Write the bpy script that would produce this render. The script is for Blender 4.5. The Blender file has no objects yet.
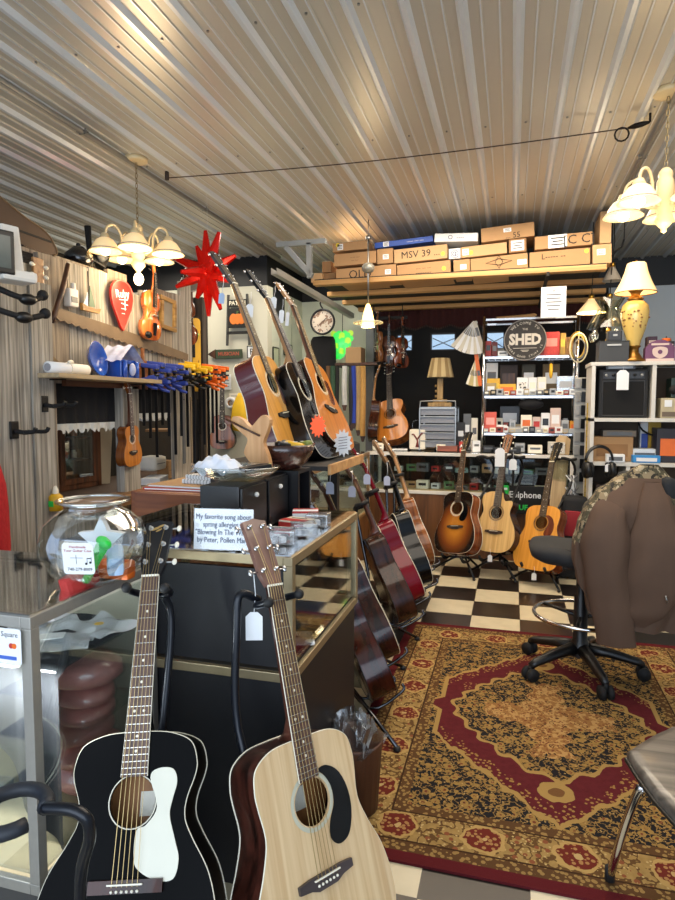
import bpy, bmesh, math, random
from mathutils import Vector as V, Matrix as MX
random.seed(11)
SC = bpy.context.scene
COL = SC.collection
PI = math.pi
R = math.radians
# ---------------------------------------------------------------- camera geometry
FPX, CAMH = 620.0, 1.38
_Y = V(((512 - 337.5) / FPX, (450 - 405) / FPX, -1)).normalized()
_Z = V((0, 1, (450 - 405) / FPX)).normalized()
_X = _Y.cross(_Z)
EYE = V((0, 0, CAMH))
def ray(px, py):
    v = V(((px - 337.5) / FPX, (450 - py) / FPX, -1))
    return V((_X.dot(v), _Y.dot(v), _Z.dot(v)))
def aY(px, py, Y):
    r = ray(px, py); return EYE + r * (Y / r.y)
def aX(px, py, X):
    r = ray(px, py); return EYE + r * (X / r.x)
def aZ(px, py, z):
    r = ray(px, py); return EYE + r * ((z - CAMH) / r.z)
cam_d = bpy.data.cameras.new('camera'); cam = bpy.data.objects.new('camera', cam_d); COL.objects.link(cam)
cam_d.sensor_fit = 'VERTICAL'; cam_d.sensor_height = 36; cam_d.lens = 36 * FPX / 900
cam_d.clip_start = 0.02
cam.matrix_world = MX.Translation(EYE) @ MX((_X, _Y, _Z)).to_4x4()
SC.camera = cam
# ---------------------------------------------------------------- materials
MATS = {}
def _nt(name):
    m = bpy.data.materials.new(name); m.use_nodes = True
    nt = m.node_tree; b = nt.nodes['Principled BSDF']
    return m, nt, b
def lin(c):
    return tuple((x / 12.92 if x <= 0.04045 else ((x + 0.055) / 1.055) ** 2.4) for x in c)
def hexc(h):
    h = h.lstrip('#'); return lin(tuple(int(h[i:i + 2], 16) / 255 for i in (0, 2, 4)))
def C4(c):
    if isinstance(c, str): c = hexc(c)
    return (c[0], c[1], c[2], 1)
def _coords(nt, scale=(1, 1, 1), kind='Object'):
    tc = nt.nodes.new('ShaderNodeTexCoord'); mp = nt.nodes.new('ShaderNodeMapping')
    mp.inputs['Scale'].default_value = scale
    nt.links.new(tc.outputs[kind], mp.inputs['Vector']); return mp.outputs['Vector']
def mat(name, col, rough=0.5, metal=0.0, var=0.12, scale=14.0, bump=0.0, coat=0.0, emis=None, es=0.0, alpha=None, trans=0.0, stretch=(1, 1, 1)):
    if name in MATS: return MATS[name]
    m, nt, b = _nt(name); c = C4(col)
    n = nt.nodes.new('ShaderNodeTexNoise'); n.inputs['Scale'].default_value = scale; n.inputs['Detail'].default_value = 4
    nt.links.new(_coords(nt, stretch), n.inputs['Vector'])
    mx = nt.nodes.new('ShaderNodeMix'); mx.data_type = 'RGBA'
    mx.inputs['A'].default_value = tuple(max(0, x * (1 - var)) for x in c[:3]) + (1,)
    mx.inputs['B'].default_value = tuple(min(1, x * (1 + var)) for x in c[:3]) + (1,)
    nt.links.new(n.outputs['Fac'], mx.inputs['Factor']); nt.links.new(mx.outputs['Result'], b.inputs['Base Color'])
    b.inputs['Roughness'].default_value = rough; b.inputs['Metallic'].default_value = metal
    b.inputs['Coat Weight'].default_value = coat; b.inputs['Coat Roughness'].default_value = 0.08
    if trans: b.inputs['Transmission Weight'].default_value = trans
    if emis is not None:
        b.inputs['Emission Color'].default_value = C4(emis); b.inputs['Emission Strength'].default_value = es
    if alpha is not None: b.inputs['Alpha'].default_value = alpha
    if bump:
        bp = nt.nodes.new('ShaderNodeBump'); bp.inputs['Strength'].default_value = bump; bp.inputs['Distance'].default_value = 0.01
        nt.links.new(n.outputs['Fac'], bp.inputs['Height']); nt.links.new(bp.outputs['Normal'], b.inputs['Normal'])
    MATS[name] = m; return m
def wood(name, c1, c2, rough=0.4, coat=0.0, axis=1, scale=26.0, stretch=0.06, bump=0.0, contrast=(0.35, 0.65)):
    """grain running along the given local axis"""
    if name in MATS: return MATS[name]
    m, nt, b = _nt(name)
    s = [1, 1, 1]; s[axis] = stretch
    n = nt.nodes.new('ShaderNodeTexNoise'); n.inputs['Scale'].default_value = scale; n.inputs['Detail'].default_value = 6; n.inputs['Distortion'].default_value = 0.6
    nt.links.new(_coords(nt, s), n.inputs['Vector'])
    cr = nt.nodes.new('ShaderNodeValToRGB')
    cr.color_ramp.elements[0].position = contrast[0]; cr.color_ramp.elements[1].position = contrast[1]
    cr.color_ramp.elements[0].color = C4(c1); cr.color_ramp.elements[1].color = C4(c2)
    nt.links.new(n.outputs['Fac'], cr.inputs['Fac']); nt.links.new(cr.outputs['Color'], b.inputs['Base Color'])
    b.inputs['Roughness'].default_value = rough; b.inputs['Coat Weight'].default_value = coat; b.inputs['Coat Roughness'].default_value = 0.06
    if bump:
        bp = nt.nodes.new('ShaderNodeBump'); bp.inputs['Strength'].default_value = bump; bp.inputs['Distance'].default_value = 0.01
        nt.links.new(n.outputs['Fac'], bp.inputs['Height']); nt.links.new(bp.outputs['Normal'], b.inputs['Normal'])
    MATS[name] = m; return m
def glass(name, tint=(0.93, 0.97, 0.96), gloss=0.12, rough=0.02, top=0.4):
    if name in MATS: return MATS[name]
    m = bpy.data.materials.new(name); m.use_nodes = True; nt = m.node_tree
    for n in list(nt.nodes): nt.nodes.remove(n)
    out = nt.nodes.new('ShaderNodeOutputMaterial'); mix = nt.nodes.new('ShaderNodeMixShader')
    tr = nt.nodes.new('ShaderNodeBsdfTransparent'); gl = nt.nodes.new('ShaderNodeBsdfGlossy')
    lw = nt.nodes.new('ShaderNodeLayerWeight'); lw.inputs['Blend'].default_value = 0.35
    mr = nt.nodes.new('ShaderNodeMapRange'); mr.inputs['To Min'].default_value = gloss * 0.5; mr.inputs['To Max'].default_value = top
    nz_ = nt.nodes.new('ShaderNodeTexNoise'); nz_.inputs['Scale'].default_value = 3
    rr = nt.nodes.new('ShaderNodeMapRange'); rr.inputs['To Min'].default_value = rough; rr.inputs['To Max'].default_value = rough + 0.03
    nt.links.new(_coords(nt), nz_.inputs['Vector']); nt.links.new(nz_.outputs['Fac'], rr.inputs['Value']); nt.links.new(rr.outputs['Result'], gl.inputs['Roughness'])
    tr.inputs['Color'].default_value = C4(tint); gl.inputs['Color'].default_value = (1, 1, 1, 1)
    nt.links.new(lw.outputs['Fresnel'], mr.inputs['Value']); nt.links.new(mr.outputs['Result'], mix.inputs['Fac'])
    nt.links.new(tr.outputs[0], mix.inputs[1]); nt.links.new(gl.outputs[0], mix.inputs[2]); nt.links.new(mix.outputs[0], out.inputs['Surface'])
    MATS[name] = m; return m
class X:
    """tiny node-math expression"""
    nt = None
    def __init__(s, sock): s.s = sock
    @staticmethod
    def op(o, *a):
        n = X.nt.nodes.new('ShaderNodeMath'); n.operation = o
        for i, v in enumerate(a):
            if isinstance(v, X): X.nt.links.new(v.s, n.inputs[i])
            else: n.inputs[i].default_value = v
        return X(n.outputs[0])
    def __add__(s, o): return X.op('ADD', s, o)
    def __radd__(s, o): return X.op('ADD', s, o)
    def __sub__(s, o): return X.op('SUBTRACT', s, o)
    def __rsub__(s, o): return X.op('SUBTRACT', o, s)
    def __mul__(s, o): return X.op('MULTIPLY', s, o)
    def __rmul__(s, o): return X.op('MULTIPLY', s, o)
    def __truediv__(s, o): return X.op('DIVIDE', s, o)
    def abs(s): return X.op('ABSOLUTE', s)
    def floor(s): return X.op('FLOOR', s)
    def lt(s, o): return X.op('LESS_THAN', s, o)
    def gt(s, o): return X.op('GREATER_THAN', s, o)
    def mod(s, o): return X.op('FLOORED_MODULO', s, o)
    def sin(s): return X.op('SINE', s)
    def mx(s, o): return X.op('MAXIMUM', s, o)
    def mn(s, o): return X.op('MINIMUM', s, o)
def xmix(f, a, b):
    n = X.nt.nodes.new('ShaderNodeMix'); n.data_type = 'RGBA'
    for k, v in (('Factor', f), ('A', a), ('B', b)):
        if isinstance(v, X): X.nt.links.new(v.s, n.inputs[k])
        elif k == 'Factor': n.inputs[k].default_value = v
        else: n.inputs[k].default_value = C4(v)
    return X(n.outputs['Result'])
def xnoise(vec, scale, detail=3, out='Fac'):
    n = X.nt.nodes.new('ShaderNodeTexNoise'); n.inputs['Scale'].default_value = scale; n.inputs['Detail'].default_value = detail
    X.nt.links.new(vec, n.inputs['Vector']); return X(n.outputs[out])
def xvor(vec, scale, out='Distance', rnd=1.0):
    n = X.nt.nodes.new('ShaderNodeTexVoronoi'); n.inputs['Scale'].default_value = scale; n.inputs['Randomness'].default_value = rnd
    X.nt.links.new(vec, n.inputs['Vector']); return X(n.outputs[out])
def xyz(vec):
    n = X.nt.nodes.new('ShaderNodeSeparateXYZ'); X.nt.links.new(vec, n.inputs[0])
    return X(n.outputs[0]), X(n.outputs[1]), X(n.outputs[2])
# ---------------------------------------------------------------- mesh builder
FRONT = MX.Rotation(PI / 2, 4, 'X')          # polygon plane (x,y) -> (x,z), extrusion -> -y
class MB:
    def __init__(s): s.bm = bmesh.new(); s.mats = []; s.i = 0; s.sm = False; s.M = MX.Identity(4)
    def use(s, m, smooth=None):
        if m not in s.mats: s.mats.append(m)
        s.i = s.mats.index(m)
        if smooth is not None: s.sm = smooth
        return s
    def smooth(s, v=True): s.sm = v; return s
    def at(s, M): s.M = M; return s
    def _v(s, p, M=None): return s.bm.verts.new(s.M @ ((M @ V(p)) if M is not None else V(p)))
    def _f(s, vs):
        try: f = s.bm.faces.new(vs)
        except ValueError: return None
        f.material_index = s.i; f.smooth = s.sm; return f
    def face(s, pts): s._f([s._v(p) for p in pts]); return s
    def box(s, c, d, r=(0, 0, 0), bev=0.0, taper=None):
        M = MX.Translation(V(c)) @ MX.Rotation(r[2], 4, 'Z') @ MX.Rotation(r[1], 4, 'Y') @ MX.Rotation(r[0], 4, 'X')
        x, y, z = d[0] / 2, d[1] / 2, d[2] / 2
        t = taper or (1, 1)
        P = [(-x, -y, -z), (x, -y, -z), (x, y, -z), (-x, y, -z), (-x * t[0], -y * t[1], z), (x * t[0], -y * t[1], z), (x * t[0], y * t[1], z), (-x * t[0], y * t[1], z)]
        F = ((0, 3, 2, 1), (4, 5, 6, 7), (0, 1, 5, 4), (1, 2, 6, 5), (2, 3, 7, 6), (3, 0, 4, 7))
        if bev > 0:
            t_ = bmesh.new(); vs = [t_.verts.new(p) for p in P]
            for f in F: t_.faces.new([vs[i] for i in f])
            bmesh.ops.bevel(t_, geom=list(t_.edges), offset=min(bev, x * .9, y * .9, z * .9), segments=2, profile=0.6, affect='EDGES')
            mp = {v: s._v(v.co, M) for v in t_.verts}
            for f in t_.faces: s._f([mp[v] for v in f.verts])
            t_.free()
        else:
            vs = [s._v(p, M) for p in P]
            for f in F: s._f([vs[i] for i in f])
        return s
    def prism(s, pts, z0, z1, M=None, caps=True, side_mat=None):
        n = len(pts); a = [s._v((p[0], p[1], z0), M) for p in pts]; b = [s._v((p[0], p[1], z1), M) for p in pts]
        if caps: s._f(a[::-1]); s._f(b)
        for i in range(n): s._f([a[i], a[(i + 1) % n], b[(i + 1) % n], b[i]])
        return s
    def holed(s, outer, inner, z, M=None):
        """flat face with one hole"""
        vo = [s._v((p[0], p[1], z), M) for p in outer]; vi = [s._v((p[0], p[1], z), M) for p in inner]
        es = [s.bm.edges.new((vo[i], vo[(i + 1) % len(vo)])) for i in range(len(vo))] + [s.bm.edges.new((vi[i], vi[(i + 1) % len(vi)])) for i in range(len(vi))]
        r = bmesh.ops.triangle_fill(s.bm, edges=es, use_beauty=True, use_dissolve=False)
        for g in r['geom']:
            if isinstance(g, bmesh.types.BMFace): g.material_index = s.i; g.smooth = False
        return s
    def tube(s, pts, r, n=8, closed=False, flat=1.0):
        pts = [V(p) for p in pts]; k = len(pts)
        rs = r if isinstance(r, (list, tuple)) else [r] * k
        rings = []; up = None
        for i in range(k):
            a = pts[(i - 1) % k] if (closed or i > 0) else pts[i]; b = pts[(i + 1) % k] if (closed or i < k - 1) else pts[i]
            t = (b - a)
            t = t.normalized() if t.length > 1e-9 else V((0, 0, 1))
            if up is None:
                up = t.orthogonal().normalized()
            else:
                up = up - t * up.dot(t); up = up.normalized() if up.length > 1e-6 else t.orthogonal().normalized()
            w = t.cross(up)
            rings.append([s._v(pts[i] + (up * math.cos(2 * PI * j / n) + w * math.sin(2 * PI * j / n) * flat) * rs[i]) for j in range(n)])
        for i in range(k if closed else k - 1):
            A, B = rings[i], rings[(i + 1) % k]
            for j in range(n): s._f([A[j], A[(j + 1) % n], B[(j + 1) % n], B[j]])
        if not closed:
            s._f(rings[0][::-1]); s._f(rings[-1])
        return s
    def cyl(s, p0, p1, r0, r1=None, n=12): return s.tube([p0, p1], [r0, r0 if r1 is None else r1], n)
    def lathe(s, prof, n=20, M=None, arc=None, flute=None):
        rings = []
        for (r, z) in prof:
            if r < 1e-6: rings.append([s._v((0, 0, z), M)])
            else:
                ring = []
                for j in range(n):
                    a = 2 * PI * j / n
                    rr = r * (1 + (flute[1] * math.cos(flute[0] * a) if flute else 0))
                    ring.append(s._v((rr * math.cos(a), rr * math.sin(a), z), M))
                rings.append(ring)
        for A, B in zip(rings, rings[1:]):
            for j in range(n):
                k = (j + 1) % n
                if len(A) == 1 and len(B) == 1: continue
                if len(A) == 1: s._f([A[0], B[j], B[k]])
                elif len(B) == 1: s._f([A[j], A[k], B[0]])
                else: s._f([A[j], A[k], B[k], B[j]])
        return s
    def ball(s, c, r, n=12, sc=(1, 1, 1)):
        prof = [(math.sin(PI * i / n) * r, -math.cos(PI * i / n) * r) for i in range(n + 1)]
        return s.lathe(prof, n + 4, MX.Translation(V(c)) @ MX.Diagonal((sc[0], sc[1], sc[2], 1)))
    def grid(s, f, nu, nv, closed_u=False):
        P = [[s._v(f(i / (nu if closed_u else nu - 1), j / (nv - 1))) for i in range(nu)] for j in range(nv)]
        for j in range(nv - 1):
            for i in range(nu if closed_u else nu - 1):
                k = (i + 1) % nu
                s._f([P[j][i], P[j][k], P[j + 1][k], P[j + 1][i]])
        return s
    def solidify(s, t):
        fs = list(s.bm.faces)
        bmesh.ops.recalc_face_normals(s.bm, faces=fs)
        bmesh.ops.solidify(s.bm, geom=fs, thickness=t); return s
    def build(s, name, parent=None, mat=None, fix=True):
        if fix: bmesh.ops.recalc_face_normals(s.bm, faces=list(s.bm.faces))
        me = bpy.data.meshes.new(name); s.bm.to_mesh(me); s.bm.free()
        ms = s.mats if s.mats else [mat]
        for m in ms: me.materials.append(m)
        o = bpy.data.objects.new(name, me); COL.objects.link(o)
        if parent is not None: o.parent = parent
        return o
def smoothstep(a, b, x):
    t = max(0, min(1, (x - a) / (b - a))); return t * t * (3 - 2 * t)
def spline(pts, per=6, closed=False):
    """Catmull-Rom"""
    pts = [V(p) for p in pts]; n = len(pts); out = []
    rng = range(n) if closed else range(n - 1)
    for i in rng:
        p0 = pts[(i - 1) % n] if closed else pts[max(i - 1, 0)]; p1 = pts[i]; p2 = pts[(i + 1) % n]; p3 = pts[(i + 2) % n] if closed else pts[min(i + 2, n - 1)]
        for k in range(per):
            t = k / per
            out.append(0.5 * ((2 * p1) + (p2 - p0) * t + (2 * p0 - 5 * p1 + 4 * p2 - p3) * t * t + (3 * p1 - p0 - 3 * p2 + p3) * t ** 3))
    if not closed: out.append(pts[-1])
    return out
def circ(r, n=24, c=(0, 0), ph=0): return [(c[0] + r * math.cos(2 * PI * i / n + ph), c[1] + r * math.sin(2 * PI * i / n + ph)) for i in range(n)]
def rrect(w, h, r, n=4):
    out = []
    for cx, cy, a0 in ((w / 2 - r, h / 2 - r, 0), (-w / 2 + r, h / 2 - r, 90), (-w / 2 + r, -h / 2 + r, 180), (w / 2 - r, -h / 2 + r, 270)):
        for k in range(n + 1):
            a = R(a0 + 90 * k / n); out.append((cx + r * math.cos(a), cy + r * math.sin(a)))
    return out
# ---------------------------------------------------------------- things
def tag(o, label, cat, group=None):
    o['label'] = label; o['category'] = cat
    if group: o['group'] = group
    return o
def thing(name, label, cat, loc=(0, 0, 0), rz=0.0, group=None, M=None):
    o = bpy.data.objects.new(name, None); COL.objects.link(o); o.empty_display_size = 0.05
    o.matrix_world = M if M is not None else MX.Translation(V(loc)) @ MX.Rotation(rz, 4, 'Z')
    return tag(o, label, cat, group)
def solo(mb, name, label, cat, loc=(0, 0, 0), rz=0.0, group=None, mat=None, M=None):
    o = mb.build(name, None, mat)
    o.matrix_world = M if M is not None else MX.Translation(V(loc)) @ MX.Rotation(rz, 4, 'Z')
    return tag(o, label, cat, group)
def structure(o): o['kind'] = 'structure'; return o
def dup(o, label=None, M=None, parent=None):
    c = o.copy(); COL.objects.link(c)
    if parent is not None: c.parent = parent
    if M is not None: c.matrix_world = M
    if label: c['label'] = label
    for ch in list(o.children):
        dup(ch, None, None, c)
    return c
def lettering(text, size, parent, mat, M, name='lettering', align='CENTER', bold=0.0, extrude=0.0004, space=1.0, squeeze=1.0):
    """writing standing in the parent's local space; text plane (x,y)"""
    cu = bpy.data.curves.new('text', 'FONT'); cu.body = text; cu.size = size; cu.align_x = align; cu.align_y = 'CENTER'
    cu.extrude = extrude; cu.offset = bold; cu.space_line = space; cu.resolution_u = 2
    ob = bpy.data.objects.new('text', cu); COL.objects.link(ob)
    dg = bpy.context.evaluated_depsgraph_get(); me = bpy.data.meshes.new_from_object(ob.evaluated_get(dg))
    bpy.data.objects.remove(ob); bpy.data.curves.remove(cu)
    me.transform(M @ MX.Diagonal((squeeze, 1, 1, 1))); me.materials.clear(); me.materials.append(mat); me.name = name
    o = bpy.data.objects.new(name, me); COL.objects.link(o); o.parent = parent
    return o
def ring_text(text, rad, size, parent, mat, y, top=True, name='lettering'):
    """writing bent round a circle in the XZ plane of the parent, as one mesh"""
    bm = bmesh.new(); n = len(text); step = size * 0.78 / rad
    for i, ch in enumerate(text):
        if ch == ' ': continue
        cu = bpy.data.curves.new('text', 'FONT'); cu.body = ch; cu.size = size; cu.align_x = 'CENTER'; cu.align_y = 'CENTER'; cu.extrude = 0.0005; cu.resolution_u = 1
        ob = bpy.data.objects.new('text', cu); COL.objects.link(ob)
        dg = bpy.context.evaluated_depsgraph_get(); me = bpy.data.meshes.new_from_object(ob.evaluated_get(dg))
        bpy.data.objects.remove(ob); bpy.data.curves.remove(cu)
        a = (i - (n - 1) / 2) * step
        if top: M = MX.Translation((math.sin(a) * rad, y, math.cos(a) * rad)) @ MX.Rotation(a, 4, 'Y') @ FRONT
        else: M = MX.Translation((math.sin(a) * rad, y, -math.cos(a) * rad)) @ MX.Rotation(-a, 4, 'Y') @ FRONT
        me.transform(M); bm.from_mesh(me); bpy.data.meshes.remove(me)
    me = bpy.data.meshes.new(name); bm.to_mesh(me); bm.free(); me.materials.append(mat)
    o = bpy.data.objects.new(name, me); COL.objects.link(o); o.parent = parent; return o
# ---------------------------------------------------------------- common materials
BLK = mat('black_plastic', '#0b0b0d', 0.38)
BLKM = mat('black_matte', '#08080a', 0.75, var=.3)
STEEL = mat('brushed_steel', '#9a9a98', 0.32, 1.0, scale=40)
CHROME = mat('chrome', '#c9c9cc', 0.12, 1.0, var=.04)
ALU = mat('aluminium', '#a8a49c', 0.4, 0.6, scale=50)
WHITE = mat('white_paint', '#dcd8d0', 0.5, var=.05)
PAPER = mat('white_paper', '#e4e6e8', 0.7, var=.04)
IVORY = mat('ivory_plastic', '#e8e2d0', 0.4, var=.04)
CARD = mat('cardboard', '#a9835a', 0.85, var=.1, scale=6)
CARD2 = mat('cardboard_light', '#b8946a', 0.85, var=.1, scale=6)
CARD3 = mat('cardboard_dark', '#8f6a45', 0.85, var=.1, scale=6)
INK = mat('black_ink', '#2c241e', 0.8)
INKB = mat('dark_ink', '#191a20', 0.8)
RUBBER = mat('black_rubber', '#101012', 0.65)
GLS = glass('clear_glass'); GLSR = glass('reflective_glass', (.9, .95, .94), .2, .01, .8); GLST = glass('counter_top_glass', (.86, .9, .88), 1.1, .03, .95); GLS2 = glass('clear_plastic', (0.97, 0.975, 0.98), 0.06, 0.08, .15)
BRASS = mat('brass', '#b08a3a', 0.28, 1.0)
REDM = mat('red_print', '#b5302c', 0.5); BLUEM = mat('blue_print', '#2348a8', 0.45); YELM = mat('yellow_print', '#d9a81e', 0.45)
ORGM = mat('orange_print', '#e06a1c', 0.45); GRNM = mat('green_print', '#25c24a', 0.4)
GREYM = mat('grey_plastic', '#5d5f62', 0.45); SILV = mat('silver_plastic', '#a5a5a3', 0.4, .3)
TANW = wood('pale_board', '#a8794a', '#c99c66', 0.6, axis=0, scale=14, stretch=.05)
DKW = wood('dark_brown_wood', '#2e1a10', '#5a3620', 0.45, axis=2)
# ================================================================ SETTING
def shader(name):
    m, nt, b = _nt(name); X.nt = nt; return m, nt, b
# floor: black and cream vinyl tiles
m, nt, b = shader('checker_tiles')
vec = _coords(nt); x, y, z = xyz(vec)
cx, cy = (x + 0.229) / 0.3048, (y - 3.775) / 0.3048
par = (cx.floor() + cy.floor()).mod(2.0)
dirt = xnoise(vec, 9, 5)
white = xmix(dirt, '#b5a98c', '#d8cdb0'); black = xmix(dirt, '#100d0c', '#241e1b')
col = xmix(par, white, black)
gx, gy = (cx.mod(1.0) - 0.5).abs(), (cy.mod(1.0) - 0.5).abs()
col = xmix(gx.mx(gy).gt(0.494), col, '#2c2620')
nt.links.new(col.s, b.inputs['Base Color']); b.inputs['Roughness'].default_value = 0.32
FLOORM = m
mb = MB().use(FLOORM).box((-1.0, 2.9, -0.05), (8.0, 9.4, 0.1)); structure(mb.build('floor'))
# ceiling: ribbed metal sheet, ribs run along Y
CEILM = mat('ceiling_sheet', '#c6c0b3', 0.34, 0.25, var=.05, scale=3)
RIBM = mat('ceiling_rib_sheen', '#d9dee2', 0.28, 0.25, var=.04, scale=3)  # paler, bluer ribs: window reflection painted into the colour
ZC = 2.9
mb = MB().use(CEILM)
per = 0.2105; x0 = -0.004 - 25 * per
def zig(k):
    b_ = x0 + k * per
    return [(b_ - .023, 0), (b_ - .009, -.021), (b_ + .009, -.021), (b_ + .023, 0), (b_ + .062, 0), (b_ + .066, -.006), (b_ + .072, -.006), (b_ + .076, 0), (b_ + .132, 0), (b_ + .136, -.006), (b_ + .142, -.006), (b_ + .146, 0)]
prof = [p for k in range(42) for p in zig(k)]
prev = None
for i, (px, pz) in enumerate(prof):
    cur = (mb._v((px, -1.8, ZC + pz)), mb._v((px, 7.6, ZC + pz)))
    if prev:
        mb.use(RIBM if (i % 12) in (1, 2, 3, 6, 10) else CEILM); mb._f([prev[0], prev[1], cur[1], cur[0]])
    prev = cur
# roofing screws
mb.use(STEEL)
for yy in (1.2, 2.4, 3.6, 4.8, 6.0):
    for k in range(14, 34):
        mb.cyl((x0 + k * per + .045, yy, ZC + .002), (x0 + k * per + .045, yy, ZC - .006), .006, n=6)
structure(mb.build('ceiling', fix=False))
DARKW = mat('wall_dark', '#0d0c0e', 0.8, var=.3, scale=3)
PALEB = mat('wall_pale_blue', '#b9c3cc', 0.7, var=.05, scale=2)
PALEG = mat('wall_pale_green', '#cdd1be', 0.6, var=.06, scale=2)
CREAMW = mat('wall_cream', '#c9c6b4', 0.65, var=.05, scale=2)
MEMB = mat('black_membrane', '#0a0a0c', 0.5, var=.3, scale=5, bump=.4)
YB = 7.1
# back wall with three window openings
wins = [(aY(396, 353, YB), aY(413, 334, YB)), (aY(430, 352, YB), aY(456, 333, YB)), (aY(484, 346, YB), aY(505, 329, YB))]
wz0, wz1 = 1.99, 2.19
wx = [(a.x, c.x) for a, c in wins]
mb = MB().use(DARKW)
xa, xb = -1.62, 0.95
mb.box(((xa + xb) / 2, YB + .06, wz0 / 2), (xb - xa, .12, wz0)); mb.box(((xa + xb) / 2, YB + .06, (wz1 + 2.6) / 2), (xb - xa, .12, 2.6 - wz1))
e = xa
for (l, r_) in wx:
    mb.box(((e + l) / 2, YB + .06, (wz0 + wz1) / 2), (l - e, .12, wz1 - wz0)); e = r_
mb.box(((e + xb) / 2, YB + .06, (wz0 + wz1) / 2), (xb - e, .12, wz1 - wz0))
mb.use(PALEB).box((1.975, YB + .06, 1.3), (2.05, .12, 2.6))
mb.use(PALEG).box((-2.06, YB + .06, 1.3), (.88, .12, 2.6))
mb.use(MEMB).box((.25, YB + .06, 2.75), (5.5, .12, .3))
structure(mb.build('wall_back'))
for i, (l, r_) in enumerate(wx):
    mb = MB().use(mat('window_frame', '#14141a', .5))
    w = r_ - l
    for (c, d) in ((((l + r_) / 2, YB + .03, wz0 + .008), (w, .05, .016)), (((l + r_) / 2, YB + .03, wz1 - .008), (w, .05, .016)), ((l + .008, YB + .03, 2.09), (.016, .05, .2)), ((r_ - .008, YB + .03, 2.09), (.016, .05, .2))):
        mb.box(c, d)
    f = structure(mb.build('window_%d' % (i + 1)))
    mb = MB().use(GLS).box(((l + r_) / 2, YB + .05, 2.09), (w - .02, .006, .18)); mb.build('pane', f)
    mb = MB().use(mat('window_bars', '#3a4860', .5))
    mb.cyl((l + .02, YB + .07, wz0 + .05), (r_ - .02, YB + .07, wz1 - .06), .006, n=6); mb.cyl((l + .02, YB + .07, wz1 - .05), (r_ - .02, YB + .07, wz0 + .03), .006, n=6)
    mb.build('cross_bars', f)
# left rear wall block (jog)
mb = MB().use(CREAMW).box((-3.42, 6.06, 1.3), (1.98, .12, 2.6)).use(MEMB).box((-3.42, 6.06, 2.75), (1.98, .12, .3))
structure(mb.build('wall_left_rear'))
mb = MB().use(PALEG).box((-2.49, 6.6405, 1.3), (.12, 1.039, 2.6)).use(MEMB).box((-2.49, 6.6405, 2.75), (.12, 1.039, .3))
# sheet seams
mb.use(mat('seam', '#8f9480', .6)).box((-2.428, 6.35, 1.3), (.006, .012, 2.6)).box((-2.428, 6.72, 1.3), (.006, .012, 2.6))
structure(mb.build('wall_left_return'))
mb = MB().use(mat('wall_workshop', '#4c463c', .8)).box((-4.45, 3.2, 1.45), (.12, 5.8, 2.9)); structure(mb.build('wall_left_outer'))
mb = MB().use(PALEB).box((3.0, 3.0, 1.45), (.12, 8.4, 2.9)); structure(mb.build('wall_right'))
# ---------------------------------------------------------------- barn board partition (wall_left), plane X = -2.4
BARN = wood('barn_boards', '#625d55', '#b8b1a5', 0.85, axis=2, scale=55, stretch=.035, bump=.5, contrast=(.3, .7))
BARN2 = wood('barn_boards_brown', '#63564a', '#ab9d8a', 0.85, axis=2, scale=55, stretch=.035, bump=.5, contrast=(.3, .7))
XP = -2.4
def yAt(px, py): return aX(px, py, XP).y
def zAt(px, py): return aX(px, py, XP).z
oy0, oy1 = 2.83, 4.06
oz0, oz1 = 0.82, 1.50
edges_ = [2.755, 2.98, 3.16, 3.34, 3.54, 3.70, 3.88, 4.08, 4.22, 4.38]
tops = [zAt(60, 259), zAt(66, 261), zAt(88, 267), zAt(103, 267), zAt(113, 288), zAt(126, 285), zAt(140, 283), zAt(158, 288), zAt(176, 279)]
mb = MB()
for i in range(len(edges_) - 1):
    a, c = edges_[i] + .003, edges_[i + 1] - .003; cy_, w = (a + c) / 2, c - a; t = tops[i]
    mb.use(BARN if i % 3 else BARN2)
    def slab(z0, z1):
        n = 3; o = random.uniform(-.004, .004)
        mb.box((XP - .015 + o, cy_, (z0 + z1) / 2), (.03, w, z1 - z0))
    if a > oy1 - .05: slab(0, t)
    else:
        slab(0, oz0); slab(oz1, t)
# post between the two openings and edge pieces
pA = yAt(119, 440); pB = yAt(135, 440)
mb.use(BARN).box((XP + .005, (pA + pB) / 2, (oz0 + oz1) / 2), (.06, pB - pA, oz1 - oz0))
mb.use(BARN2).box((XP + .0, 2.795, (oz0 + oz1) / 2), (.05, .07, oz1 - oz0))
structure(mb.build('wall_left'))
# tall column nearest the camera
mb = MB().use(BARN)
ya, yb_ = 2.05, yAt(47, 520) - .005
mb.box((XP + .02, (ya + yAt(20, 400)) / 2, 1.04), (.1, yAt(20, 400) - ya - .004, 2.08)); mb.box((XP + .03, (yAt(20, 400) + yb_) / 2, 1.0), (.1, yb_ - yAt(20, 400) - .004, 2.0))
o = structure(mb.build('trim_1'))
# ledge below the openings
mb = MB().use(wood('ledge_wood', '#6f4c2c', '#a07a4e', .6, axis=1, scale=18, stretch=.06)).box((XP + .07, 3.7, .80), (.2, 1.75, .05)); structure(mb.build('trim_2'))
# inside the dark opening: floor-level bench in the workshop
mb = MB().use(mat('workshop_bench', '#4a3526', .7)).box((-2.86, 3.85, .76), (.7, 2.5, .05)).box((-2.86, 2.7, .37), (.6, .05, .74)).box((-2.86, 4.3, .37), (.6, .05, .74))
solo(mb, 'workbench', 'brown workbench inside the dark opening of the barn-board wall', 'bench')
mb = MB().use(mat('unlit_room_black', '#0c0b0b', .9)).box((-3.7, 3.6, 1.2), (.04, 2.4, 2.0)); structure(mb.build('shade_sheet_back'))  # black sheet stands in for the shade of the unlit room
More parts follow.
